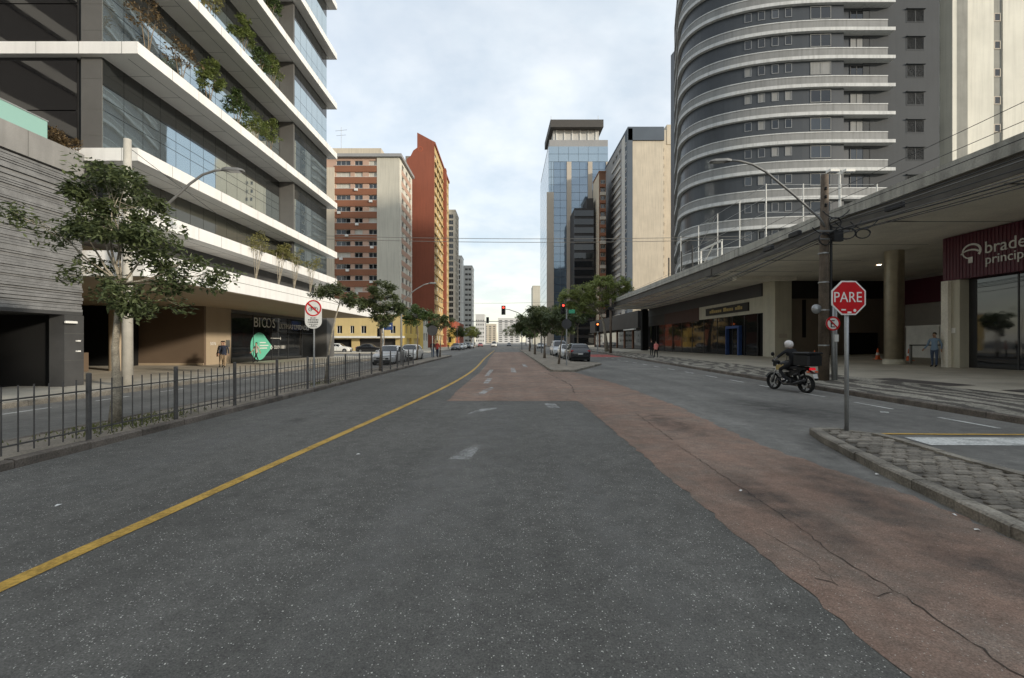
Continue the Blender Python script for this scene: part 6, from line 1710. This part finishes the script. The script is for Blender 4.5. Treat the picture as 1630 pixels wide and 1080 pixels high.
# ================================================================== people
def make_person(loc, rz, label, J, seg_mat, height=1.0, extras=None, hair='hair', name='person', group=None):
    """J: joints name -> ((x,y,z), radius); one continuous skin; figure faces -Y before rotation"""
    edges = [('pelvis','waist'),('waist','chest'),('chest','neck'),('neck','chin'),('chin','brow'),('brow','crown'),
             ('pelvis','hip_l'),('hip_l','knee_l'),('knee_l','ankle_l'),('ankle_l','toe_l'),('pelvis','hip_r'),('hip_r','knee_r'),('knee_r','ankle_r'),('ankle_r','toe_r'),
             ('chest','sho_l'),('sho_l','elb_l'),('elb_l','wri_l'),('wri_l','palm_l'),('chest','sho_r'),('sho_r','elb_r'),('elb_r','wri_r'),('wri_r','palm_r')]
    J = dict(J)
    for s, sg in (('l',1),('r',-1)):
        w, e = Vector(J['wri_'+s][0]), Vector(J['elb_'+s][0]); d = (w-e).normalized()
        if 'palm_'+s not in J: J['palm_'+s] = (tuple(w+d*0.07), 0.034)
        p_ = Vector(J['palm_'+s][0]); q = d.cross(Vector((1,0,0)));
        if q.length < 0.2: q = d.cross(Vector((0,0,1)))
        q.normalize(); bend = d.cross(q)*(-sg)
        for k, ln in enumerate((0.065,0.075,0.070,0.055)):
            b0 = p_ + q*(0.036-0.024*k)*1.0
            J['f%d%s' % (k,s)] = (tuple(b0+d*ln*0.55), 0.0105); J['g%d%s' % (k,s)] = (tuple(b0+d*ln*0.95+bend*0.02), 0.0085)
            edges += [('palm_'+s,'f%d%s' % (k,s)),('f%d%s' % (k,s),'g%d%s' % (k,s))]
        J['t0'+s] = (tuple(w+d*0.03+q*0.05), 0.011); J['t1'+s] = (tuple(w+d*0.075+q*0.066+bend*0.01), 0.009)
        edges += [('wri_'+s,'t0'+s),('t0'+s,'t1'+s)]
    br, cr = Vector(J['brow'][0]), Vector(J['chin'][0])
    fwd = Vector(J.get('face', ((0,-1,0),0))[0]); J.pop('face', None)
    J['nose'] = (tuple(br.lerp(cr,0.45)+fwd*0.105), 0.014); edges.append(('brow','nose'))
    keys = list(J); idx = {k: i for i, k in enumerate(keys)}
    me = bpy.data.meshes.new('body_skeleton')
    me.from_pydata([tuple(Vector(J[k][0])*height) for k in keys], [(idx[a], idx[b_]) for a, b_ in edges], [])
    o = bpy.data.objects.new('body_skeleton', me); COL.objects.link(o)
    sk = o.modifiers.new('skin','SKIN'); sk.use_smooth_shade = True
    for i, k in enumerate(keys):
        rr = J[k][1] if isinstance(J[k][1], tuple) else (J[k][1], J[k][1])
        me.skin_vertices[0].data[i].radius = (rr[0]*height, rr[1]*height)
        me.skin_vertices[0].data[i].use_root = (k == 'pelvis')
    sb_ = o.modifiers.new('sub','SUBSURF'); sb_.levels = 1; sb_.render_levels = 1
    dg = bpy.context.evaluated_depsgraph_get(); ev = o.evaluated_get(dg)
    bme = bpy.data.meshes.new_from_object(ev)
    bpy.data.objects.remove(o)
    bme.materials.clear()
    mats = list(dict.fromkeys(seg_mat.values()))
    for m_ in mats: bme.materials.append(MATS[m_])
    segs = []
    for a, b_ in edges:
        if a in ('chin','brow') or b_ in ('chin','nose'): kk = 'head'
        elif a.startswith('neck') or b_ == 'neck': kk = 'top' if b_ == 'neck' else 'head'
        elif a.startswith(('palm','f','g','t0','wri')): kk = 'hand'
        elif b_.startswith('toe'): kk = 'shoe'
        elif a in ('hip_l','hip_r','knee_l','knee_r') or b_.startswith('hip'): kk = 'legs'
        elif a.startswith('elb'): kk = 'forearm'
        else: kk = 'top'
        segs.append((Vector(J[a][0])*height, Vector(J[b_][0])*height, kk, J[b_][1] if not isinstance(J[b_][1], tuple) else max(J[b_][1])))
    for pl_ in bme.polygons:
        c_ = pl_.center; best, bk_ = 1e9, 'top'
        for a, b_, kk, rr in segs:
            d = b_-a; t_ = max(0, min(1, (c_-a).dot(d)/max(d.length_squared,1e-9))); e = (c_-(a+d*t_)).length - rr*height
            if e < best: best, bk_ = e, kk
        if hair and bk_ in ('top','legs') and c_.z < 1.1*height: bk_ = 'legs' if c_.z < 0.85*height else 'top'
        pl_.material_index = mats.index(seg_mat[bk_]); pl_.use_smooth = True
    root = thing(name, loc, label, 'person', group, rz)
    link('body', bme, root, world=False)
    if hair:
        hc = br.lerp(Vector(J['crown'][0]),0.5)*height - fwd*0.012
        mb = MB(); vs_ = []; N, M_ = 12, 6
        for i in range(M_+1):
            ph = R(90-i*105/M_)
            for k in range(N):
                a = 2*math.pi*k/N; x, y_, z_ = math.cos(ph)*math.cos(a), math.cos(ph)*math.sin(a), math.sin(ph)
                v = Vector((x*0.086,y_*0.098,z_*0.098))*height
                if v.dot(fwd) > 0.03 and v.z < 0.05*height: v *= 0.6
                vs_.append(tuple(hc+v))
        mb.add(vs_, [(i*N+k,(i+1)*N+k,(i+1)*N+(k+1) % N,i*N+(k+1) % N) for i in range(M_) for k in range(N)])
        part('hair', mb, [hair], root, world=False, smooth=True)
    for (nm, mb, m_) in (extras or []):
        part(nm, mb, [m_], root, world=False, smooth=True)
    return root
def standing(step=0.0, arm=0.0, bulk=1.0, elbow=0.06, turn=0.0):
    """walking or standing pose; step = half stride in metres, arm = forward swing"""
    f = -1
    J = {'pelvis':((0,0,0.93),(0.135*bulk,0.10*bulk)),'waist':((0,0,1.10),(0.125*bulk,0.095*bulk)),'chest':((0,0.0,1.33),(0.145*bulk,0.105*bulk)),'neck':((0,0.0,1.50),0.055),
         'chin':((0,-0.02,1.555),0.062),'brow':((0,-0.01,1.63),0.098),'crown':((0,0.0,1.70),0.070)}
    for s, sg in (('l',1),('r',-1)):
        st_ = step*sg
        J['hip_'+s] = ((0.095*sg,0,0.86),0.090*bulk); J['knee_'+s] = ((0.10*sg,-st_*0.55-abs(step)*0.12,0.48),0.060*bulk)
        J['ankle_'+s] = ((0.10*sg,-st_,0.085+(0.06 if st_ < -0.05 else 0)),0.042); J['toe_'+s] = ((0.115*sg,-st_-0.16,0.035+(0.0 if st_ < -0.05 else 0)),0.036)
        a = -arm*sg
        J['sho_'+s] = ((0.185*sg*bulk,0,1.41),0.062*bulk); J['elb_'+s] = ((0.235*sg*bulk,-a*0.4+0.02,1.13),0.045*bulk); J['wri_'+s] = ((0.235*sg*bulk,-a-elbow,0.90),0.031)
    return J
def outfit(top, legs, shoe='cloth_black', fore=None):
    return {'head':'skin','hand':'skin','top':top,'legs':legs,'shoe':shoe,'forearm':fore or top}
bag = MB().bbox((-0.30,-0.05,0.66),(-0.20,0.22,0.92),0.03).tube([(-0.25,0.0,0.92),(-0.23,0.0,1.2),(-0.16,0.0,1.42),(-0.1,0.08,1.44)],0.012,5)
make_person((-17.35,26.9,0.145), R(20), 'pedestrian in dark jacket and khaki trousers nearest the tan wall', standing(0.22,0.2), outfit('cloth_navy','cloth_khaki'), 0.93, group='pedestrians on the left pavement')
make_person((-17.85,27.5,0.145), R(25), 'pedestrian in black jacket carrying a brown bag, half behind a companion', standing(-0.2,0.2), outfit('cloth_black','cloth_khaki'), 0.93, [('bag', bag, 'leather')], group='pedestrians on the left pavement')
make_person((-19.2,33.6,0.145), R(-25), 'pedestrian in pale top and black trousers in front of the green teardrop', standing(0.28,0.25), outfit('cloth_pale','cloth_black','cloth_black','skin'), 0.88, group='pedestrians on the left pavement')
make_person((14.45,42.8,plaza_z(14.45,42.8)), R(200), 'pedestrian in bright pink top and dark trousers on the right pavement', standing(0.15,0.12,1.1), outfit('cloth_pink','cloth_black'), 0.93, group='pedestrians on the right pavement')
make_person((16.2,49.5,plaza_z(16.2,49.5)), R(160), 'pedestrian in dark clothes behind the pink one near the shop glass', standing(0.2,0.1), outfit('cloth_black','cloth_black'), 1.0, group='pedestrians on the right pavement')
make_person((21.55,22.2,plaza_z(21.5,22.2)), R(-70), 'pedestrian in light blue top and jeans waiting beside the bank pillar', standing(0.04,0.25,1.0,0.16), outfit('cloth_blue','cloth_jeans'), 1.0, group='pedestrians on the right pavement')
make_person((-7.7,45.2,0.11), R(170), 'pedestrian in black top and jeans standing on the far median end', standing(0.05,0.1), outfit('cloth_black','cloth_jeans'), 1.0, group='pedestrians at the median end')
make_person((-7.35,46.0,0.11), R(150), 'pedestrian in red top beside the one in black at the median end', standing(0.05,0.1), outfit('cloth_red','cloth_navy'), 1.0, group='pedestrians at the median end')
make_person((-13.6,101,0.14), 0, 'pedestrian in yellow rain jacket far down the left pavement', standing(0.1,0.1,1.2), outfit('cloth_yellow','cloth_black'), 1.0, group='pedestrians at the median end')
# rider, seated on the motorcycle
RJ = {'pelvis':((0,0.22,0.97),(0.14,0.12)),'waist':((0,0.20,1.12),(0.135,0.11)),'chest':((0,0.09,1.35),(0.15,0.12)),'neck':((0,0.02,1.49),0.055),'chin':((0,-0.02,1.545),0.062),'brow':((0,-0.02,1.62),0.088),'crown':((0,-0.01,1.69),0.062)}
for s, sg in (('l',1),('r',-1)):
    RJ['hip_'+s] = ((0.11*sg,0.16,0.95),0.092); RJ['knee_'+s] = ((0.235*sg,-0.18,0.74),0.065); RJ['ankle_'+s] = ((0.225*sg,0.10,0.40),0.045); RJ['toe_'+s] = ((0.23*sg,-0.08,0.335),0.040)
    RJ['sho_'+s] = ((0.19*sg,0.07,1.41),0.066); RJ['elb_'+s] = ((0.33*sg,-0.12,1.20),0.050); RJ['wri_'+s] = ((0.345*sg,-0.27,1.075),0.034); RJ['palm_'+s] = ((0.345*sg,-0.315,1.055),0.034)
hel = MB(); vs_ = []; N = 16; Mh = 9
for i in range(Mh+1):
    ph = R(90-i*140/Mh)
    for k in range(N):
        a = 2*math.pi*k/N
        vs_.append((0.135*math.cos(ph)*math.cos(a), -0.02+0.160*math.cos(ph)*math.sin(a), 1.625+0.145*math.sin(ph)))
hel.add(vs_, [(i*N+k,(i+1)*N+k,(i+1)*N+(k+1) % N,i*N+(k+1) % N) for i in range(Mh) for k in range(N)])
vis_ = MB(); vs_ = []
for zz, sc in ((1.665,1.03),(1.60,1.045),(1.55,1.02)):
    for k in range(9):
        a = R(200+k*140/8); vs_.append((0.135*sc*math.cos(a), -0.02+0.158*sc*math.sin(a), zz))
vis_.add(vs_, [(r_*9+k,r_*9+k+1,(r_+1)*9+k+1,(r_+1)*9+k) for r_ in range(2) for k in range(8)])
rd = make_person(MOTO, MOTO_RZ, 'motorcycle rider in grey jacket with white helmet', RJ, {'head':'skin','hand':'cloth_black','top':'cloth_black','legs':'cloth_black','shoe':'cloth_black','forearm':'cloth_grey'}, 1.0, [('helmet', hel, 'helmet'), ('visor', vis_, 'car_glass')], None)
# ================================================================== trees
def bend(a, b_, k, amp, r_):
    a, b_ = Vector(a), Vector(b_); out = []
    o1 = Vector((r_.uniform(-1,1), r_.uniform(-1,1), r_.uniform(-0.4,0.6)))*amp
    for i in range(k+1):
        s = i/k; out.append(a.lerp(b_, s) + o1*4*s*(1-s) + (Vector((r_.uniform(-1,1), r_.uniform(-1,1), 0))*amp*0.25 if 0 < i < k else Vector((0,0,0))))
    return out
def leaf_cluster(mb, c, rad, n, size, r_, droop=0.0, flat=1.0):
    for _ in range(n):
        while True:
            d = Vector((r_.uniform(-1,1), r_.uniform(-1,1), r_.uniform(-1,1)))
            if d.length < 1: break
        q = Vector(c) + Vector((d.x*rad, d.y*rad, d.z*rad*flat))
        a = Vector((r_.gauss(0,1), r_.gauss(0,1), r_.gauss(0,0.45)-droop)).normalized()
        up = Vector((r_.gauss(0,0.55), r_.gauss(0,0.55), 1.0)).normalized()
        s = a.cross(up)
        if s.length < 1e-3: continue
        s.normalize(); l = size*r_.uniform(0.65,1.3); w = l*r_.uniform(0.34,0.50)
        nn = s.cross(a)
        mb.add([q, q+a*l*0.45+s*w*0.5-nn*l*0.05, q+a*l, q+a*l*0.45-s*w*0.5-nn*l*0.05], [(0,1,2,3)])
def tree(name, base, label, trunk, r0, blobs, leaf, n_leaf, lsize, bark='bark', seed=1, group=None, flat=0.7, clump=0.28, droop=0.15, cat='tree', stems=None):
    """trunk: list of points; blobs: (centre offset from base, radius, share); foliage sits in clumps on limbs"""
    r_ = random.Random(seed); B = Vector(base)
    t_ = thing(name, base, label, cat, group)
    mbt = MB()
    tp = [B+Vector(q) for q in trunk]
    rs_ = [r0*(1-0.55*i/max(1,len(tp)-1)) for i in range(len(tp))]
    rs_[0] = r0*1.35
    mbt.tube(tp, rs_, 10)
    for st_ in (stems or []):
        pp = [B+Vector(q) for q in st_]; mbt.tube(pp, [r0*0.8*(1-0.6*i/max(1,len(pp)-1)) for i in range(len(pp))], 7)
    mbl = MB(); top = tp[-1]; tot = sum(b_[2] for b_ in blobs)
    for (c, rad, share) in blobs:
        C = B+Vector(c)
        start = min(tp[1:], key=lambda q: (q-C).length + 0.6*max(0, q.z-C.z+0.2)) if len(tp) > 2 else top
        limb = bend(start, C, 5, 0.10*(C-start).length, r_)
        rl = r0*0.42*min(1, 0.5+rad*0.4)
        mbt.tube(limb, [rl*(1-0.75*i/5) for i in range(6)], 6)
        ncl = max(4, int(5*rad*rad/(clump*clump)*0.35))
        nl = int(n_leaf*share/tot/ncl)+1
        for _ in range(ncl):
            while True:
                d = Vector((r_.uniform(-1,1), r_.uniform(-1,1), r_.uniform(-1,1)))
                if 0.15 < d.length < 1: break
            d = d.normalized()*(d.length**0.55)
            cc = C+Vector((d.x*rad, d.y*rad, d.z*rad*flat))
            tw_ = bend(C.lerp(start, r_.uniform(0,0.35)), cc, 3, 0.06, r_)
            mbt.tube(tw_, [rl*0.26, rl*0.20, rl*0.14, 0.004], 4, cap=False)
            leaf_cluster(mbl, cc, clump*r_.uniform(0.65,1.35), int(nl*r_.uniform(0.5,1.5))+1, lsize, r_, droop, 0.7)
    part('trunk', mbt, [bark], t_, smooth=True)
    part('crown', mbl, [leaf], t_)
    return t_
# near tree on the left median
tree('street_tree', (-7.78,8.72,0.09), 'large near tree with dark glossy leaves behind the left fence', [(0,0,0),(0.03,0,0.7),(-0.02,0.02,1.5),(0.05,0,2.2),(0.10,0.02,2.75)], 0.085,
     [((0.0,0.1,3.75),0.72,1.5),((-0.45,0.2,4.55),0.55,0.9),((0.15,-0.1,4.45),0.62,1.0),((-0.25,0.0,4.95),0.34,0.4),((-0.95,0.1,4.05),0.40,0.38),((-1.62,0.0,4.10),0.34,0.24),((-1.25,0.3,3.75),0.30,0.2),((0.75,0.0,3.55),0.60,1.05),((1.15,0.1,3.15),0.46,0.65),((1.75,0.0,2.92),0.30,0.26),((2.10,0.0,3.02),0.20,0.14),((0.55,-0.1,2.60),0.52,0.75),((1.15,0.0,2.50),0.38,0.38),((-0.65,0.0,3.05),0.36,0.32),((-0.1,0.2,2.55),0.36,0.35)],
     'leaf_dark', 9200, 0.12, 'bark_pale', 3, None, 0.78, 0.30, 0.35)
mb = MB(); r_ = random.Random(5)
for _ in range(1500):
    cx, cy = (-7.5,8.8) if r_.random() < 0.8 else (-7.3,17.3)
    x, yv = cx+r_.gauss(0,0.32), cy+r_.gauss(0,0.75)
    if not -8.05 < x < -6.8: continue
    h = r_.uniform(0.02,0.07); a = r_.uniform(0,6.28); dx_, dy_ = math.cos(a)*0.012, math.sin(a)*0.012; l = r_.uniform(-.03,.03)
    mb.add([(x-dx_,yv-dy_,0.105),(x+dx_,yv+dy_,0.105),(x+l,yv+l*0.6,0.105+h)], [(0,1,2)])
o = part('grass', mb, ['grass_blade'], None); tag(o, 'thin grass tufts round the tree feet on the left median', 'grass', None, 'stuff')
tree('street_tree', (-7.1,17.2,0.1), 'thin leaning young tree just right of the no-bicycle sign', [(0,0,0),(0.06,0,0.9),(0.20,0,1.8),(0.38,0,2.6),(0.52,0,3.1)], 0.05,
     [((0.62,0,3.35),0.55,1.0),((0.05,0.1,3.62),0.50,0.8),((0.95,0,3.18),0.40,0.6),((-0.35,0,3.55),0.35,0.45),((0.3,0,3.75),0.4,0.5)], 'leaf_dark', 2600, 0.13, 'bark_pale', 8, 'trees on the left median', 0.5, 0.2)
tree('street_tree', (-7.1,24.6,0.1), 'dense dark round tree above the parked silver sedan', [(0,0,0),(0,0,1.0),(0.03,0,2.0),(0.0,0,2.6)], 0.075,
     [((0,0,3.9),0.85,1.6),((0.1,0,4.6),0.6,0.9),((-0.5,0,3.5),0.62,0.9),((0.65,0,3.4),0.66,1.0),((1.05,0,3.55),0.4,0.4),((-0.1,0.1,2.95),0.65,0.9),((-0.85,0,3.95),0.4,0.4)], 'leaf_dark', 9500, 0.15, 'bark', 11, 'trees on the left median', 0.75, 0.26)
tree('street_tree', (-8.05,39.0,0.1), 'lighter green tree behind the white hatchback on the left', [(0,0,0),(0.05,0,1.2),(0.1,0,2.3),(0.05,0,3.0)], 0.075,
     [((0,0,4.0),1.0,1.3),((-1.0,0,4.0),0.7,0.8),((0.9,0,3.9),0.7,0.8),((0.2,0,4.5),0.7,0.8),((-0.5,0,3.4),0.6,0.4)], 'leaf_mid', 5200, 0.20, 'bark', 14, 'trees on the left median', 0.6, 0.32)
tree('street_tree', (-7.2,46.8,0.1), 'dark small tree at the far end of the left median', [(0,0,0),(0.05,0,1.5),(0.0,0,2.6)], 0.07,
     [((0,0,3.6),1.0,1.2),((0.7,0,3.9),0.7,0.8),((-0.6,0,3.3),0.7,0.7),((0.2,0,4.3),0.6,0.6)], 'leaf_dark', 4200, 0.2, 'bark', 17, 'trees on the left median', 0.65, 0.32)
tree('street_tree', (-15.2,54,0.1), 'thin-leaved tree in front of the podium end behind the lamp post', [(0,0,0),(0.05,0,2),(0.0,0,3.4)], 0.08,
     [((0,0,4.4),1.0,1),((-1.0,0,4.9),0.8,0.7),((0.8,0,4.9),0.7,0.6)], 'leaf_mid', 1700, 0.2, 'bark', 19, 'trees on the left median', 0.6, 0.3)
for i, (xx, yy, h, rr, lb) in enumerate(((-13.5,118,6,2.2,'far round tree on the left before the brick building'),(-12.4,150,7,2.4,'farther green tree on the left near the street end'),(-14,185,7,2.6,'small far green tree under the last grey slab'))):
    tree('street_tree', (xx,yy,0.1), lb, [(0,0,0),(0,0,h*0.3),(0,0,h*0.5)], 0.14, [((0,0,h*0.75),rr,1.5),((rr*0.5,0,h*0.7),rr*0.7,0.6),((-rr*0.5,0,h*0.65),rr*0.7,0.6)], 'leaf_mid' if i != 1 else 'leaf_light', 2600, 0.42, 'bark', 30+i, 'far street trees', 0.7, 0.6)
# centre median trees
tree('median_tree', (3.75,32.2,0.1), 'near dark tree on the centre median left of the SUV', [(0,0,0),(0.08,0,0.8),(0.18,0,1.6),(0.22,0,2.1)], 0.07,
     [((0.2,0,3.1),0.9,1.2),((-0.75,0,3.2),0.7,0.8),((1.1,0,3.3),0.8,0.9),((0.5,0,2.75),0.6,0.5),((0.3,0,3.6),0.6,0.5)], 'leaf_dark', 6500, 0.17, 'bark', 41, 'centre median trees', 0.55, 0.3)
tree('median_tree', (3.7,44.0,0.1), 'second dark tree on the centre median with low spreading crown', [(0,0,0),(0.0,0,1.0),(0.0,0,2.0)], 0.11,
     [((0,0,3.6),1.3,1.3),((-1.4,0,3.7),0.9,0.9),((1.2,0,3.4),1.0,0.9),((-0.4,0,4.3),1.0,0.9),((1.4,0,4.3),0.9,0.7),((-0.6,0,2.8),0.9,0.6)], 'leaf_dark', 8000, 0.22, 'bark', 44, 'centre median trees', 0.62, 0.38)
tree('median_tree', (3.6,58.0,0.1), 'third dark tree further along the centre median', [(0,0,0),(0.0,0,1.4),(0.0,0,2.6)], 0.13,
     [((0,0,4.6),1.7,1.3),((-1.6,0,4.3),1.1,0.9),((1.5,0,4.9),1.3,0.9),((0.3,0,5.7),1.2,0.8)], 'leaf_dark', 6500, 0.28, 'bark', 47, 'centre median trees', 0.65, 0.45)
tree('median_tree', (3.8,76.0,0.1), 'last dark tree on the centre median behind the signal arm', [(0,0,0),(0.0,0,1.4),(0.0,0,2.6)], 0.13,
     [((0,0,4.6),1.9,1.3),((-1.8,0,4.2),1.2,0.9),((1.5,0,5.2),1.4,0.9)], 'leaf_mid', 4000, 0.36, 'bark', 49, 'centre median trees', 0.65, 0.5)
# large light tree on the right pavement
tree('plane_tree', (14.9,66,0.3), 'large light green tree towering over the far canopy end', [(0,0,0),(-0.2,0,2.2),(-0.5,0,4.2),(-0.9,0,5.6)], 0.26,
     [((-1.0,0,9.6),2.3,1.5),((-3.6,0,9.0),1.9,1.1),((1.4,0,9.9),2.0,1.1),((-5.6,0,8.2),1.6,0.8),((-2.4,0,7.0),1.9,0.9),((3.0,0,9.0),1.3,0.6),((-6.4,0,6.6),1.4,0.7),((-4.2,0,6.0),1.5,0.7),((0.4,0,7.6),1.5,0.7),((-0.6,0,10.8),1.3,0.5)], 'leaf_plane', 21000, 0.30, 'bark_pale', 52, None, 0.72, 0.5, 0.3)
tree('plane_tree', (13.4,84,0.3), 'darker green tree behind the large light green one', [(0,0,0),(0,0,2.5),(0,0,4.5)], 0.2,
     [((-1.5,0,7.6),2.6,1.5),((-4.2,0,7.0),2.2,1.1),((1.4,0,7.4),2.2,1.1),((-2.0,0,5.4),2.0,0.9),((-5.5,0,5.2),1.8,0.8)], 'leaf_mid', 8000, 0.36, 'bark', 55, None, 0.7, 0.55, 0.3)
for i, (xx, yy, h, rr, lb) in enumerate(((6.2,120,6.5,2.6,'far dark tree on the centre median behind the signals'),(9,215,12,5,'broad dark tree mass at the far end of the street'),(3,300,13,5.5,'farthest tree closing the street beyond the signals'),(19,150,9,3.4,'far tree on the right pavement near the glass tower foot'))):
    tree('street_tree', (xx,yy,0.1), lb, [(0,0,0),(0,0,h*0.3),(0,0,h*0.5)], 0.16, [((0,0,h*0.72),rr,1.5),((rr*0.6,0,h*0.6),rr*0.7,0.6),((-rr*0.6,0,h*0.62),rr*0.7,0.6)], 'leaf_dark' if i else 'leaf_mid', 3000, 0.5+0.08*i, 'bark', 70+i, 'far street trees', 0.7, 0.7)
# balcony trees on the office tower
zt = [tops[2], tops[3], tops[4]]
bal_t = [(25.0,0,'leaf_light','pale shrub between the third and last shrubs of the lowest planted balcony',700,1.6),(19.3,0,'leaf_bronze','thin bronze shrub second along the lowest planted balcony',240,2.0),(25.4,1,'leaf_mid','small dark shrub third along the second planted balcony',700,1.6),(17.5,0,'leaf_bronze','nearly bare bronze shrub at the near corner of the lowest planted balcony',260,2.6),(21.1,0,'leaf_light','full green shrub in the middle of the lowest planted balcony',1500,2.2),(23.3,0,'leaf_mid','green shrub third along the lowest planted balcony',1100,1.9),(26.5,0,'leaf_light','green shrub beside the grey column on the lowest planted balcony',1300,2.0),
         (21.0,1,'leaf_yellow','pale shrub nearest on the second planted balcony',500,1.9),(23.8,1,'leaf_light','leafy shrub in the middle of the second planted balcony',1300,2.2),(26.8,1,'leaf_light','shrub beside the grey column on the second planted balcony',1000,2.1),
         (26.6,2,'leaf_mid','shrub beside the grey column on the highest planted balcony',1000,2.0),(23.9,2,'leaf_light','shrub in the middle of the highest planted balcony',900,2.0)]
for i, (yy, lv, lf, lb, nl, h) in enumerate(bal_t):
    r_ = random.Random(90+i)
    tree('balcony_shrub', (-14.35,yy,zt[lv]), lb, [(0,0,0),(0.05,0.02,h*0.25),(0.0,0.05,h*0.45)], 0.028,
         [((0.0,0.0,h*0.78),0.44,1.0),((0.12,0.34,h*0.65),0.38,0.8),((-0.1,-0.32,h*0.62),0.38,0.8),((0.0,0.1,h*0.98),0.32,0.6)], lf, int(nl*1.5), 0.14, 'twig', 90+i, 'shrubs on the tower balconies', 1.0, 0.17, 0.2, 'shrub',
         [[(0.02,0,0.02),(0.1,0.12,h*0.4),(0.12,0.3,h*0.7)],[(-0.02,0,0.02),(-0.08,-0.1,h*0.4),(-0.1,-0.25,h*0.75)]])
for i, (yy, lb, nl) in enumerate(((24.0,'pale yellowish shrub nearest on the podium terrace',500),(26.4,'bushy yellow-green shrub second on the podium terrace',1300),(28.3,'many-stemmed shrub third on the podium terrace',500),(30.6,'many-stemmed shrub at the far end of the podium terrace',420))):
    h = 2.75
    tree('terrace_shrub', (-13.75,yy,5.08), lb, [(0,0,0),(0.05,0.02,h*0.3),(0.0,0.05,h*0.5)], 0.03,
         [((0.1,0.0,h*0.75),0.42,1.0),((0.2,0.4,h*0.7),0.4,0.8),((0.05,-0.4,h*0.68),0.4,0.8),((0.25,0.1,h*0.9),0.3,0.6)], 'leaf_yellow', int(nl*1.6), 0.12, 'bark_pale', 120+i, 'shrubs on the podium terrace', 0.8, 0.2, 0.2, 'shrub',
         [[(0.02,0,0.02),(0.1,0.25,h*0.4),(0.15,0.5,h*0.7)],[(-0.02,0,0.02),(0.05,-0.25,h*0.4),(0.1,-0.45,h*0.7)],[(0,0.05,0.02),(0.15,0.1,h*0.5),(0.2,0.2,h*0.8)]])
# bare hedge on the garage roof behind the balustrade
tree('roof_bush', (-16.05,15.55,8.5), 'brown bare bush on the garage roof at the end of the glass balustrade', [(0,0,0),(0,0,0.2),(0,0,0.3)], 0.02, [((0,0,0.45),0.4,1),((0.3,0.2,0.35),0.3,0.8),((-0.7,0.1,0.55),0.45,0.9),((0.2,-0.3,0.3),0.3,0.5)], 'leaf_bronze', 1400, 0.09, 'twig', 140, None, 0.6, 0.2, 0.0, 'bush')
